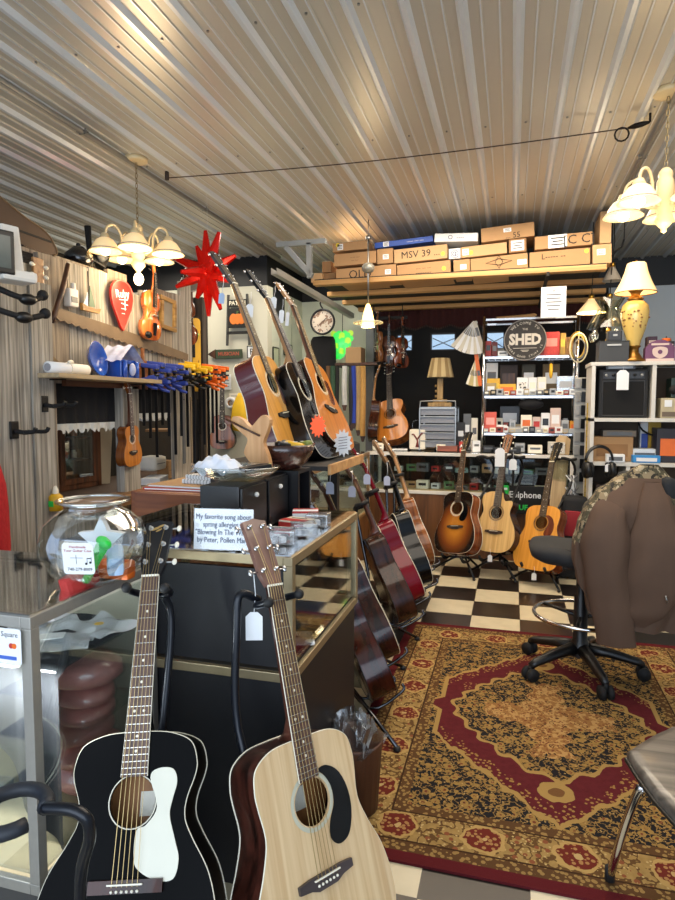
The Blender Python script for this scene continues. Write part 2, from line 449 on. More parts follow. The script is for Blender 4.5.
# valance over the back wall, dark red
m = mat('maroon_cloth', '#3a1210', .9, scale=20)
mb = MB().use(m)
xa, xb = aY(380, 320, 6.95).x, aY(604, 320, 6.95).x
z1 = 2.47
def val(u, v):
    xx = xa + (xb - xa) * u; s_ = u * 9 % 1
    bot = 2.27 - .04 * math.sin(PI * s_)
    return (xx, 6.95 + .02 * math.sin(u * 120), z1 + (bot - z1) * v)
mb.smooth().grid(val, 120, 6); tv = solo(mb, 'valance_curtain', 'dark maroon scalloped valance hung under the loft at the back', 'curtain')
mb = MB().use(mat('pale_fringe', '#5a3f36', .9))
for k in range(120):
    u = (k + .5) / 120; p = val(u, 1); mb.tube([(p[0], p[1] - .004, p[2]), (p[0], p[1] - .004, p[2] - .022)], .004, 4)
mb.build('fringe', tv)
# ---------------------------------------------------------------- conduits, cable
def conduit(label, pts, r, clips):
    mb = MB().use(mat('galvanised', '#94938f', .45, .5)).smooth().tube(pts, r, 8)
    o = solo(mb, 'conduit', label, 'pipe', mat=None)
    for c in clips:
        k = MB().use(STEEL).box((c[0], c[1], ZC - .03), (.06, .03, .006)).tube([(c[0] - .018, c[1], ZC - .012), (c[0] - .018, c[1], ZC - .04), (c[0] + .018, c[1], ZC - .04), (c[0] + .018, c[1], ZC - .012)], .005, 5); k.build('strap', o)
conduit('long grey metal conduit on the ceiling above the left chandelier', [(-2.29, -1.0, ZC - .03), (-2.29, 6.0, ZC - .03)], .014, [(-2.29, 2.2), (-2.29, 3.0), (-2.29, 4.4), (-2.29, 5.5)])
conduit('long grey metal conduit on the ceiling at the right by the chandelier', [(.72, -1.0, ZC - .03), (.74, 7.0, ZC - .03)], .013, [(.72, 2.4), (.725, 4.2), (.73, 5.2)])
pa, pb = aZ(167, 178, ZC - .045), aZ(628, 128, ZC - .045)
mid = [pa + (pb - pa) * t + V((0, 0, -.03 * math.sin(PI * t))) for t in [i / 16 for i in range(17)]]
mb = MB().use(mat('dark_wire', '#33251c', .6)).smooth().tube(mid, .0032, 6).cyl(pa + V((0, 0, .04)), pa - V((0, 0, .012)), .014, n=8)
o = solo(mb, 'cable_wire', 'thin dark wire strung under the ceiling from conduit to conduit', 'wire')
mb = MB().use(mat('dark_iron', '#241e1a', .5, .7)).smooth(); d_ = (aZ(650, 122, ZC - .045) - pb)
mb.tube([pb, pb + d_ * .3, pb + d_ * .65, pb + d_], [.006, .014, .014, .006], 6); mb.tube([pb + V((-.03 + .035 * math.cos(a), 0, -.03 + .035 * math.sin(a))) for a in [i * PI / 6 for i in range(12)]], .005, 5, closed=True)
mb.cyl(pb + d_, V(pb + d_) + V((0, 0, .06)), .006, n=6); mb.build('turnbuckle', o)
# ---------------------------------------------------------------- storage loft and brackets
YL = 5.2
ZL = 2.435
LOFTW = wood('loft_board', '#a87d48', '#d0a468', .6, axis=0, scale=18, stretch=.04)
loft = thing('storage_loft', 'pale wooden board loft under the ceiling carrying cardboard boxes', 'loft')
for (px, yy) in ((313, 5.2), (327, 5.75), (342, 6.25), (358, 6.75)):
    xl = aY(px, 285, yy).x; xr = aY(607, 265, yy).x
    MB().use(LOFTW).box(((xl + xr) / 2, yy + .045, ZL), (xr - xl, .09, .04), bev=.004).build('board', loft)
for i in range(1):
    xx = .25
    MB().use(mat('loft_joist', '#17120e', .7)).box((xx, 6.02, ZL - .035), (.022, 1.70, .03)).build('joist', loft)
MB().use(mat('loft_gap_shade', '#1e1a17', .8)).box((-.5, 6.1, ZL + .0265), (2.35, 1.75, .012)).build('deck', loft)  # sheet coloured dark to stand for the shade between the boards
# steel bracket frame at left
st = thing('strut_bracket', 'grey steel strut bracket holding the loft at its left end', 'bracket')
def strut(p, q, par=None, w=.04):
    mb = MB().use(mat('strut_steel', '#a3a39d', .4, .6)); p, q = V(p), V(q); d = (q - p); L = d.length
    M = d.to_track_quat('Z', 'Y').to_matrix().to_4x4(); M.translation = p
    mb.at(M); mb.box((0, -w / 2, L / 2), (w, .004, L)); mb.box((-w / 2, 0, L / 2), (.004, w, L)); mb.box((w / 2, 0, L / 2), (.004, w, L))
    return mb.build('strut', par or st)
Ys = 5.0
strut(aY(277, 245, Ys), aY(326, 241, Ys)); strut(aY(286, 247, Ys), aY(312, 276, Ys)); strut(aY(309, 243, Ys), aY(310, 278, Ys))
rl = thing('strut_rail', 'long slanting grey steel rail under the left end of the loft', 'rail')
strut(aY(274, 271, 4.75), aY(352, 316, 6.9), rl, .05)
# ================================================================ GUITARS
SPRUCE = wood('spruce_top', '#c3a174', '#d9bd92', .28, .5, axis=1, scale=60, stretch=.03)
CEDAR = wood('cedar_top', '#ad6420', '#c97e30', .28, .5, axis=1, scale=50, stretch=.03)
HONEY = wood('honey_top', '#b47a2c', '#d49a46', .28, .5, axis=1, scale=50, stretch=.03)
AMBER = wood('amber_top', '#c8822c', '#e09c3e', .25, .6, axis=1, scale=50, stretch=.03)
ROSEW = wood('rosewood', '#1a0b07', '#47231a', .32, .25, axis=1, scale=26, stretch=.08)
MAHOG = wood('mahogany', '#4a160f', '#752a1d', .2, .7, axis=1, scale=26, stretch=.08)
WALN = wood('walnut_body', '#20100b', '#432418', .2, .7, axis=1, scale=26, stretch=.08)
KOA = wood('koa_body', '#5a2f16', '#8d5326', .22, .6, axis=1, scale=26, stretch=.08)
CHERRY = mat('cherry_lacquer', '#6e0a1c', .14, coat=.8, var=.08)
BLKLQ = mat('black_lacquer', '#070708', .14, coat=.5, var=.05); BLKHD = mat('black_head_veneer', '#0b0b0c', .5)
BLKHD.node_tree.nodes['Principled BSDF'].inputs['Specular IOR Level'].default_value = .2
BLKSAT = mat('black_satin', '#050506', .42, coat=.0, var=.05)
SIDEDK = wood('dark_sides', '#1c0a06', '#3c1a10', .18, .7, axis=1, scale=26, stretch=.08)
NECKW = wood('neck_mahogany', '#3d1f14', '#63382a', .35, .3, axis=1, scale=30, stretch=.04)
NECKL = wood('neck_light', '#8a5f38', '#b5895a', .35, .3, axis=1, scale=30, stretch=.04)
BOARD = wood('fingerboard', '#1e1512', '#3a2a22', .45, axis=1, scale=40, stretch=.04)
BOARDR = wood('fingerboard_brown', '#3f2c28', '#63483e', .4, axis=1, scale=40, stretch=.04)
BINDW = mat('cream_binding', '#e3dcc6', .35, var=.03); BINDB = mat('dark_binding', '#191310', .35)
FRETM = mat('fret_wire', '#b9b6ae', .25, 1.0); FRETD = mat('dull_fret', '#7d7a72', .4, .8); STRM = mat('string_bronze', '#b39a6a', .3, .9); NYLON = mat('string_nylon', '#cfcfc8', .3)
INSIDE = mat('guitar_inside', '#4a2f18', .8)
ROSEW.node_tree.nodes['Principled BSDF'].inputs['Specular IOR Level'].default_value = .25
for _m in (MAHOG, WALN, KOA, SIDEDK, CHERRY, BLKLQ):
    _b = _m.node_tree.nodes['Principled BSDF']; _b.inputs['Coat Weight'].default_value = .22; _b.inputs['Specular IOR Level'].default_value = .25
BLKSAT.node_tree.nodes['Principled BSDF'].inputs['Specular IOR Level'].default_value = .05
def burst(name, inner, mid, outer, sx, sy, cy, rough=.18):
    if name in MATS: return MATS[name]
    m, nt, b = shader(name); vec = _coords(nt); x, y, z = xyz(vec)
    d = X.op('SQRT', (x / sx) * (x / sx) + ((y - cy) / sy) * ((y - cy) / sy))
    g = xnoise(_coords(nt, (1, .04, 1)), 60) * .06
    cr = nt.nodes.new('ShaderNodeValToRGB'); el = cr.color_ramp.elements
    el[0].position = .25; el[0].color = C4(inner); el[1].position = .92; el[1].color = C4(outer)
    e = el.new(.62); e.color = C4(mid)
    nt.links.new((d + g).s, cr.inputs['Fac']); nt.links.new(cr.outputs['Color'], b.inputs['Base Color'])
    b.inputs['Roughness'].default_value = rough; b.inputs['Coat Weight'].default_value = .6; b.inputs['Coat Roughness'].default_value = .06
    MATS[name] = m; return m
SUNB = burst('tobacco_sunburst', '#c07a26', '#7c3f14', '#120805', .215, .27, .21)
SHAPES = {
 'dread': (.198, .508, [(0, 0), (.45, .004), (.80, .05), (.965, .16), (1, .27), (.93, .42), (.79, .54), (.70, .635), (.69, .70), (.725, .79), (.735, .86), (.68, .94), (.46, .99), (.15, 1), (0, 1)]),
 'class': (.184, .49, [(0, 0), (.42, .006), (.78, .065), (.965, .18), (1, .29), (.92, .43), (.74, .56), (.645, .645), (.66, .72), (.745, .80), (.765, .86), (.70, .94), (.44, .99), (.15, 1), (0, 1)]),
 'parlor': (.190, .49, [(0, 0), (.45, .008), (.82, .075), (.98, .19), (1, .29), (.90, .44), (.70, .57), (.61, .645), (.62, .72), (.705, .81), (.72, .87), (.64, .95), (.40, .99), (.15, 1), (0, 1)]),
 'uke': (.105, .28, [(0, 0), (.45, .006), (.80, .06), (.965, .17), (1, .28), (.92, .43), (.74, .56), (.66, .645), (.68, .72), (.75, .80), (.76, .86), (.68, .94), (.44, .99), (.15, 1), (0, 1)]),
}
def outline(shape, cut=False, per=5):
    wl, BL, pts = SHAPES[shape]
    right = spline([(p[0], p[1], 0) for p in pts], per)
    if cut:
        cp = [p for p in pts if p[1] < .70] + [(.66, .72), (.72, .79), (.68, .85), (.52, .855), (.36, .85), (.27, .90), (.22, .97), (.12, 1), (0, 1)]
        rc = spline([(p[0], p[1], 0) for p in cp], per)
    else: rc = right
    r_ = [(p.x * wl, p.y * BL) for p in rc]; l_ = [(-p.x * wl, p.y * BL) for p in right][::-1]
    return r_[:-1] + l_[:-1]
def frame(P, a, n):
    a = V(a).normalized(); n = V(n); n = (n - a * n.dot(a)).normalized(); x = a.cross(n)
    M = MX((x, a, n)).transposed().to_4x4(); M.translation = V(P); return M
def fit(top, bot, L, Yb, far=True):
    B = aY(bot[0], bot[1], Yb); r = ray(*top).normalized(); oc = EYE - B
    bb = r.dot(oc); disc = bb * bb - (oc.dot(oc) - L * L); disc = max(disc, 0)
    t = -bb + (disc ** .5) * (1 if far else -1)
    return B, (EYE + r * t - B).normalized()
def guitar_dims(shape, scale_len=.645, nf=14):
    BL = SHAPES[shape][1]; nut = BL + scale_len * (1 - 2 ** (-nf / 12)); return BL, nut, nut - scale_len
def guitar(label, M, shape='dread', top=None, side=None, bind=None, neck=None, board=None, head=None, tuner=None, pick=None, pickm=None,
           cut=False, bridge=None, rosette=None, nf=14, sl=.645, depth=(.118, .10), hlen=.185, name='acoustic_guitar', cat='guitar', group=None,
           slotted=False, strm=None, hero=False, nstr=6, k=1.0, holed=True, inlay=True, hbend=13, headw=1.0, rosw=(1.06, 1.24)):
    wl = SHAPES[shape][0]; BL, nut, sad = guitar_dims(shape, sl, nf)
    top = top or SPRUCE; side = side or MAHOG; bind = bind or BINDW; neck = neck or NECKW; board = board or BOARD; head = head or neck
    tuner = tuner or CHROME; bridge = bridge or BOARD; strm = strm or STRM
    g = thing(name, label, cat, M=M @ MX.Diagonal((k, k, k, 1)), group=group)
    ol = outline(shape, cut, 6 if hero else 4); n = len(ol)
    shr = shape == 'uke'; f_ = wl / .19
    hr = .05 * (f_ if shr else 1); hy = nut - sl * .768
    if shr: hy = BL * .68
    # body shell: sides and back
    mb = MB().use(side)
    def dz(y): return -(depth[0] + (depth[1] - depth[0]) * y / BL)
    A = [mb._v((p[0], p[1], -.002)) for p in ol]; Bv = [mb._v((p[0], p[1], dz(p[1]))) for p in ol]
    mb.sm = True
    for i in range(n): mb._f([A[i], Bv[i], Bv[(i + 1) % n], A[(i + 1) % n]])
    mb.sm = False
    Bv = [mb._v((p[0], p[1], dz(p[1]))) for p in ol]
    c = [mb._v((p[0] * .6, BL * .5 + (p[1] - BL * .5) * .6, dz(p[1]) - .006)) for p in ol]
    for i in range(n): mb._f([Bv[i], c[i], c[(i + 1) % n], Bv[(i + 1) % n]])
    mb._f(c)
    mb.build('body', g)
    # soundboard
    hole = circ(hr, 28, (0, hy))
    mb = MB().use(top)
    mb.holed(ol, hole, 0.0); mb.sm = True
    H0 = [mb._v((p[0], p[1], 0)) for p in hole]; H1 = [mb._v((p[0], p[1], -.004)) for p in hole]
    for i in range(28): mb._f([H0[i], H1[i], H1[(i + 1) % 28], H0[(i + 1) % 28]])
    mb.build('soundboard', g)
    # binding
    MB().use(bind).smooth().tube([(p[0], p[1], -.002) for p in ol], .0019 if not shr else .0015, 6, closed=True).build('binding', g)
    # back binding
    MB().use(bind).smooth().tube([(p[0], p[1], dz(p[1])) for p in ol], .0022, 6, closed=True).build('back_binding', g)
    if hero:
        ib = MB().use(wood('inner_back_wood', '#7a4a26', '#a5703e', .5, axis=1)).prism(circ(wl * .6, 20, (0, hy)), -depth[1] + .004, -depth[1] + .006).build('inner_back', g)
        MB().use(IVORY).box((.02, hy - .01, -depth[1] + .0065), (.06, .05, .001)).build('maker_label', ib)
    # rosette
    rm = rosette or BINDW
    mb = MB().use(rm)
    for (r0, r1) in (((hr * 1.06, hr * 1.10), (hr * 1.16, hr * 1.27), (hr * 1.32, hr * 1.36)) if not hero or hero == 2 else ((hr * rosw[0], hr * rosw[1]),)):
        a_, b_ = circ(r0, 28, (0, hy)), circ(r1, 28, (0, hy))
        va = [mb._v((p[0], p[1], .0008)) for p in a_]; vb = [mb._v((p[0], p[1], .0008)) for p in b_]
        for i in range(28): mb._f([va[i], va[(i + 1) % 28], vb[(i + 1) % 28], vb[i]])
    mb.build('rosette', g)
    # pickguard
    if pick:
        shp = {'tear': [(.03, .058), (.055, .062), (.088, .04), (.108, -.005), (.108, -.055), (.088, -.098), (.055, -.108), (.034, -.088), (.04, -.056), (.060, -.022), (.061, .012), (.046, .042)],
               'white': [(.036, .045), (.052, .062), (.085, .06), (.096, .035), (.088, .0), (.084, -.03), (.098, -.075), (.108, -.11), (.098, -.145), (.06, -.145), (.022, -.125), (.012, -.10), (.014, -.055), (.034, -.045), (.055, -.012)],
               'plate': [(.05, .03), (.09, .035), (.10, .0), (.105, -.06), (.085, -.11), (.04, -.10), (.05, -.05), (.056, -.01)]}[pick]
        s_ = -1 if False else 1
        pts = [(p.x * s_, p.y + hy) for p in spline([(a_, b_, 0) for a_, b_ in shp], 5, closed=True)]
        MB().use(pickm or BLKLQ).prism(pts, .0004, .0024).build('pickguard', g)
    # bridge
    bw = .078 * (f_ if shr else 1)
    if pick == 'white': bp = [(-bw, -.012), (bw, -.012), (bw, .012), (-bw, .012)]
    else: bp = [(-bw, -.008), (-bw * .6, -.012), (-bw * .35, -.02), (bw * .35, -.02), (bw * .6, -.012), (bw, -.008), (bw, .008), (bw * .6, .011), (-bw * .6, .011), (-bw, .008)]
    mb = MB().use(bridge).prism([(p[0], p[1] + sad - .004) for p in bp], .0, .008); br = mb.build('bridge', g)
    MB().use(IVORY).box((0, sad, .0095), (bw * .95, .003, .005)).build('saddle', br)
    if hero:
        for i in range(nstr):
            MB().use(IVORY).smooth().ball((-.027 + i * .054 / 5, sad - .012, .009), .0032, 6).build('bridge_pin', br)
    # neck with heel
    wn, wb = (.0215, .0275) if not shr else (.0175, .021)
    if slotted and not shr: wn, wb = .026, .031
    mb = MB().use(neck).smooth(); secs = []
    for (y, w_, d_) in ((BL - .002, wb, .085 if not shr else .05), (BL + .02, wb * .98, .05 if not shr else .03), (BL + .05, wb * .95, .026), (BL + .1, wb * .93, .0235), ((BL + nut) / 2, (wn + wb) / 2, .021), (nut, wn, .019)):
        ring = [mb._v((w_ * math.cos(PI * j / 8), y, .001 - d_ * math.sin(PI * j / 8) ** .7 if 0 < j < 8 else .001)) for j in range(9)]; secs.append(ring)
    for a_, b_ in zip(secs, secs[1:]):
        for j in range(8): mb._f([a_[j], a_[j + 1], b_[j + 1], b_[j]])
    mb._f(secs[0][::-1]); mb._f(secs[-1])
    mb.build('neck', g)
    # fingerboard
    y0 = hy + hr * .96; fb = MB().use(board)
    w0 = wn + (wb - wn) * (nut - y0) / (nut - BL)
    fb.prism([(-w0, y0), (w0, y0), (wn, nut), (-wn, nut)], .001, .006); last = nut
    for i in range(1, 21):
        fy = nut - sl * (1 - 2 ** (-i / 12))
        if fy < y0 + .004: break
        ww = wn + (w0 - wn) * (nut - fy) / (nut - y0)
        fb.use(FRETM if hero else FRETD).box((0, fy, .0062), (ww * 2, .0018 if hero else .0012, .0020))
        my = (fy + last) / 2
        if inlay and not slotted:
            fb.use(IVORY)
            if i in (3, 5, 7, 9, 15, 17): fb.prism(circ(.0032, 10, (0, my)), .0055, .0066)
            if i == 12: fb.prism(circ(.0032, 10, (-.011, my)), .0055, .0066).prism(circ(.0032, 10, (.011, my)), .0055, .0066)
        last = fy
    fbo = fb.build('fingerboard', g)
    if hero:
        for sx in (-1, 1): MB().use(bind).tube([(sx * w0, y0, .004), (sx * wn, nut, .004)], .0016, 5).build('fingerboard_binding', fbo)
    MB().use(IVORY).box((0, nut + .002, .005), (wn * 2, .005, .009)).build('nut', g)
    # headstock
    hw = (.036 if not shr else .028) * headw
    HM = MX.Translation((0, nut + .003, .002)) @ MX.Rotation(-R(hbend), 4, 'X')
    hp = [(-wn, 0), (wn, 0), (hw * .86, .03), (hw * .96, hlen * .75), (hw, hlen * .95), (hw * .35, hlen * .975), (0, hlen), (-hw * .35, hlen * .975), (-hw, hlen * .95), (-hw * .96, hlen * .75), (-hw * .86, .03)]
    hs = MB().use(head).prism(hp, -.014, 0, HM).build('headstock', g)
    if slotted:
        mb = MB().use(BLKM)
        for sx in (-1, 1): mb.box((sx * hw * .45, hlen * .5, .0006), (.011, hlen * .62, .002))
        mb.bm.transform(HM); mb.build('slots', hs)
    per_side = nstr // 2
    posts = []
    for sx in (-1, 1):
        for j in range(per_side):
            ty = .04 + (hlen - .065) * j / max(per_side - 1, 1)
            px = sx * hw * .55; bx = sx * (hw + .017)
            mb = MB().use(tuner).smooth().cyl((px, ty, -.002), (px, ty, .011), .0035, n=8).cyl((sx * hw * .8, ty, -.008), (bx, ty, -.008), .0025, n=6)
            mb.use(IVORY if (slotted or pick == 'white') else tuner).ball((bx, ty, -.008), .0105, 8, (.55, .85, .5) if not hero else (.6, .9, .45))
            if hero: mb.use(tuner).cyl((px, ty, 0), (px, ty, .0015), .007, n=10)
            mb.bm.transform(HM); mb.build('tuning_machine', hs)
            posts.append((sx, j, HM @ V((px, ty, .008))))
    # strings
    order = [p for p in posts if p[0] < 0] + [p for p in posts if p[0] > 0][::-1]
    for i in range(nstr):
        u = i / (nstr - 1) - .5
        a_ = V((u * .054 * (f_ * 1.1 if shr else 1), sad - .004, .010)); b_ = V((u * wn * 1.7, nut + .002, .0095)); c_ = order[i][2] if i < len(order) else b_
        rr = (.00085 - .00004 * i) * (1.0 if hero else .55)
        MB().use(strm).tube([a_, b_, c_], rr, 5).build('string', g)
    return g
def rubber(mb, p, r=.014): mb.use(RUBBER).smooth().ball(p, r, 8, (1, 1, .8))
def tri_stand(label, loc, rz, h=.95, tilt=.12, group=None, hook=True, yoke=True):
    """upright tube guitar stand: front is -Y; three legs, cradle, neck yoke"""
    s = thing('guitar_stand', label, 'guitar stand', loc, rz, group)
    PT = mat('black_tube', '#0c0d12', .35, .3)
    MB().use(PT).smooth().tube(spline([(0, .05, .12), (0, .10, .4), (0, .05 + h * tilt + .03, h * .85), (0, .04 + h * tilt, h)], 4), .011, 8).build('pole', s)
    for a in (-150, -30, 90):
        d = V((math.cos(R(a)), math.sin(R(a)), 0)); e = V((0, .05, 0)) + d * (.24 if a < 0 else .2)
        o = MB().use(PT).smooth().tube([(0, .05, .17), e + V((0, 0, .02))], .0095, 8).build('leg', s)
        mb = MB(); rubber(mb, e + V((0, 0, .014))); mb.build('rubber_foot', o)
    for sx in (-1, 1):
        o = MB().use(PT).smooth().tube(spline([(0, .05, .16), (sx * .09, .02, .13), (sx * .10, -.07, .125), (sx * .10, -.10, .165)], 4), .008, 8).build('cradle_arm', s)
        MB().use(RUBBER).smooth().tube([(sx * .10, -.055, .1285), (sx * .10, -.085, .145), (sx * .10, -.10, .168)], .0115, 8).build('foam_sleeve', o)
    if yoke:
        yb = .04 + h * tilt
        MB().use(RUBBER).smooth().tube(spline([(-.05, yb - .11, h + .01), (-.052, yb - .03, h + .012), (0, yb, h), (.052, yb - .03, h + .012), (.05, yb - .11, h + .01)], 5), .0125, 8).build('neck_yoke', s)
    return s
def price_tag(label, P, size=(.035, .055), string=.06, rz=0, col=None, tilt=0, group='hanging price tags'):
    t = thing('price_tag', label, 'price tag', M=MX.Translation(V(P)) @ MX.Rotation(rz, 4, 'Z') @ MX.Rotation(tilt, 4, 'Y'))
    w_, h_ = size; c = w_ * .28
    mb = MB().use(col or PAPER).prism([(-w_ / 2, -h_), (w_ / 2, -h_), (w_ / 2, -c), (w_ / 2 - c, 0), (-w_ / 2 + c, 0), (-w_ / 2, -c)], 0, .0012, FRONT).build('card', t)
    MB().use(PAPER).smooth().tube([(0, -.0005, -.004), (.004, 0, string * .5), (0, .002, string)], .0012, 5).build('string', t)
    return t
# ---------------------------------------------------------------- violin family
VIOLIN = wood('violin_varnish', '#a5451a', '#d07a34', .2, .7, axis=1, scale=24, stretch=.08)
VIOLIND = wood('violin_dark_varnish', '#3a1408', '#7a3a1a', .2, .7, axis=1, scale=24, stretch=.08)
VIOLINB = wood('violin_brown_varnish', '#5a3016', '#8a5a34', .22, .6, axis=1, scale=24, stretch=.08)
def violin(label, M, body=None, k=1.0, group=None, rest=True):
    body = body or VIOLIN
    v = thing('violin', label, 'violin', M=M @ MX.Diagonal((k, k, k, 1)), group=group)
    half = [(0, 0), (.05, .002), (.088, .03), (.103, .08), (.094, .125), (.086, .135), (.068, .155), (.056, .19), (.064, .225), (.078, .238), (.082, .25), (.083, .285), (.07, .33), (.035, .354), (0, .355)]
    r_ = [(p.x, p.y) for p in spline([(a, b, 0) for a, b in half], 3)]
    ol = r_[:-1] + [(-a, b) for a, b in r_][::-1][:-1]
    n = len(ol)
    mb = MB().use(body); mb.sm = True
    rings = []
    for (sc_, z) in ((.55, -.048), (1, -.038), (1.0, -.004), (.97, 0.0), (.55, .012)):
        rings.append([mb._v((p[0] * sc_, .178 + (p[1] - .178) * sc_, z)) for p in ol])
    for a, b in zip(rings, rings[1:]):
        for i in range(n): mb._f([a[i], a[(i + 1) % n], b[(i + 1) % n], b[i]])
    mb._f(rings[0][::-1]); mb._f(rings[-1]); mb.build('body', v)
    MB().use(BLKLQ).prism([(-.02, .235), (.02, .235), (.012, .485), (-.012, .485)], .016, .022).build('fingerboard', v)
    mb = MB().use(body).smooth().tube([(0, .34, .0), (0, .40, .006), (0, .485, .008)], [.02, .0125, .011], 8).tube(spline([(0, .485, .008), (0, .53, .0), (0, .565, -.008), (0, .585, .004), (0, .575, .018), (0, .562, .012)], 4), [.013] * 8 + [.012] * 8 + [.009] * 5, 8).build('neck', v)
    for i, sx in enumerate((-1, 1, -1, 1)):
        MB().use(BLKLQ).smooth().cyl((-sx * .016, .50 + i * .014, -.002), (sx * .03, .50 + i * .014, -.002), .003, n=6).ball((sx * .034, .50 + i * .014, -.002), .008, 6, (1, .8, .5)).build('tuning_peg', v)
    MB().use(IVORY).box((0, .175, .024), (.042, .003, .03)).build('bridge', v)
    MB().use(BLKLQ).prism([(-.018, .12), (.018, .12), (.011, .03), (-.011, .03)], .022, .03).build('tailpiece', v)
    if rest: MB().use(BLKLQ).smooth().ball((-.05, .03, .014), .034, 8, (1, .75, .4)).build('chin_rest', v)
    for sx in (-1, 1):
        MB().use(BLKM).smooth().tube(spline([(sx * .046, .145, .0105), (sx * .05, .16, .010), (sx * .036, .19, .0125), (sx * .028, .205, .0125)], 4), .0022, 5).build('sound_hole', v)
    for i in range(4):
        u = i - 1.5
        MB().use(FRETM).tube([(u * .006, .12, .03), (u * .009, .175, .04), (u * .0055, .486, .024)], .0006, 4).build('string', v)
    return v
# ================================================================ FOREGROUND GUITARS
# black small-bodied guitar
BL, nut, sad = guitar_dims('parlor', .645, 14)
B, a = fit((151, 577), (126, 884), .645, 1.055)
gm = frame(B - a * sad, a, (.24, -.96, .2))
print('black tail', gm.translation, a)
guitar('black small-bodied acoustic guitar with white pickguard, on a stand by the glass case', gm, 'parlor', BLKSAT, BLKSAT, BINDW, BLKSAT, BOARDR, mat('black_headstock', '#16161a', .35), tuner=SILV,
       pick='white', pickm=mat('white_pickguard', '#d9d6c4', .35, var=.03), hero=True, hlen=.165, bridge=ROSEW, depth=(.115, .09), rosette=mat('bone_ring', '#cfc8b4', .4), inlay=True, rosw=(1.02, 1.07))
# gold flourish on the black headstock lies in its own mesh as part of the guitar
bg = [o for o in COL.objects if o.get('label', '').startswith('black small-bodied')][0]
hs = [o for o in bg.children if o.name.startswith('headstock')][0]
HM = MX.Translation((0, nut + .003, .002)) @ MX.Rotation(-R(13), 4, 'X')
mb = MB().use(mat('gold_inlay', '#c9a66a', .3, .6)); mb.at(HM @ MX.Translation((0, .138, 0)))
for (cx, cy, sx, sy) in ((-.008, 0, .012, .004), (.006, .007, .010, .0035), (.002, -.005, .008, .003)): mb.prism([(cx + math.cos(t) * sx, cy + math.sin(t) * sy + math.cos(t) * .004) for t in [i * PI / 8 for i in range(16)]], .0003, .001)
mb.build('headstock_emblem', hs)
# natural dreadnought
BLd, nutd, sadd = guitar_dims('dread', .645, 14)
B, a = fit((274, 586), (325, 874), .645, 1.262)
gm2 = frame(B - a * sadd, a, (.86, -.51, .28))
print('dread tail', gm2.translation, a)
guitar('natural spruce-topped dreadnought guitar with black pickguard, on a stand in front', gm2, 'dread', SPRUCE, ROSEW, BINDW, NECKW, BOARDR, wood('rosy_headstock', '#6a4a40', '#8a665a', .3, .4, axis=1), tuner=CHROME,
       pick='tear', pickm=BLKLQ, hero=True, bridge=wood('bridge_grey', '#3a3232', '#57494a', .4, axis=0), rosette=mat('pale_rosette', '#b9b8a4', .4))
# their stands
PTB = mat('black_blue_tube', '#10141d', .3, .3)
def big_stand(label, base, pole_pts, yoke_c, yoke_dir, hookside=1):
    s = thing('guitar_stand', label, 'guitar stand', base)
    b = V(base)
    L = lambda p: V(p) - b
    MB().use(PTB).smooth().tube(spline([L(p) for p in pole_pts], 6), .0105, 10).build('pole', s)
    yc = L(yoke_c); d = V(yoke_dir).normalized(); sd = V((-d.y, d.x, 0)).normalized()
    MB().use(PTB).smooth().tube(spline([yc + sd * .048 + d * .06, yc + sd * .05 + d * .02, yc + sd * .03 - d * .012, yc - d * .016, yc - sd * .03 - d * .012, yc - sd * .05 + d * .02, yc - sd * .048 + d * .06], 4), .009, 8).build('neck_yoke', s)
    for sx in (-1, 1):
        MB().use(RUBBER).smooth().ball(yc + sd * sx * .048 + d * .062, .013, 8).build('yoke_tip', s)
    foot = L(pole_pts[0])
    for (dx, dy) in ((-.2, -.06), (.2, -.08), (.0, .06)):
        e = foot + V((dx, dy, 0)); e.z = .018
        o = MB().use(PTB).smooth().tube([foot + V((0, 0, .04)), e], .009, 8).build('leg', s)
        mb = MB(); rubber(mb, e + V((0, 0, -.004))); mb.build('rubber_foot', o)
    return s, foot
def cradle(s, base, tail, a, n, side, dep):
    """two padded arms that carry the lower bout"""
    t = V(tail) - V(base); 
    for sx in (-1, 1):
        p = t + side * sx * .1 - a * .004
        o = MB().use(PTB).smooth().tube(spline([t - n * (dep + .045) + a * .02, p - n * (dep + .02) - a * .012, p - n * dep * .5 - a * .016, p + n * .02 - a * .012, p + n * .028 + a * .02], 4), .008, 8).build('cradle_arm', s)
        MB().use(RUBBER).smooth().tube([p - n * dep * .6 - a * .016, p + n * .01 - a * .014], .0105, 8).build('foam_sleeve', o)
for (M_, lab, nu, px) in ((gm, 'black guitar stand holding the black small-bodied guitar', nut, 0), (gm2, 'black guitar stand holding the natural dreadnought guitar', nutd, 1)):
    xa_, aa, nn = [M_.to_3x3().col[i].normalized() for i in range(3)]
    tail = M_.translation
    back = -nn; bh = V((back.x, back.y, 0)).normalized()
    f0 = tail + bh * .20; f0.z = .12
    yk = tail + aa * (nu - .035) + back * .03
    if px == 0:
        pts = [f0, tail + aa * .35 + back * .17, tail + aa * (nu - .12) + back * .10 + xa_ * .03, yk + back * .02 + xa_ * .02]
    else:
        sd = -xa_
        pts = [f0, f0 + V((0, 0, .25)) + sd * .03, tail + aa * .55 + back * .13 + sd * .085, tail + aa * (nu - .07) + back * .06 + sd * .085, yk + back * .01 + sd * .075 + aa * .03, yk + back * .015 + sd * .02 + aa * .01]
    s, _ = big_stand(lab, (f0.x, f0.y, 0), pts, yk, nn)
    cradle(s, (f0.x, f0.y, 0), tail, aa, nn, xa_, .115)
# tag on the dreadnought head
p = aY(254, 612, 1.40)
price_tag('white price tag hung on a string from the dreadnought headstock', p, (.042, .072), .095, rz=.3)
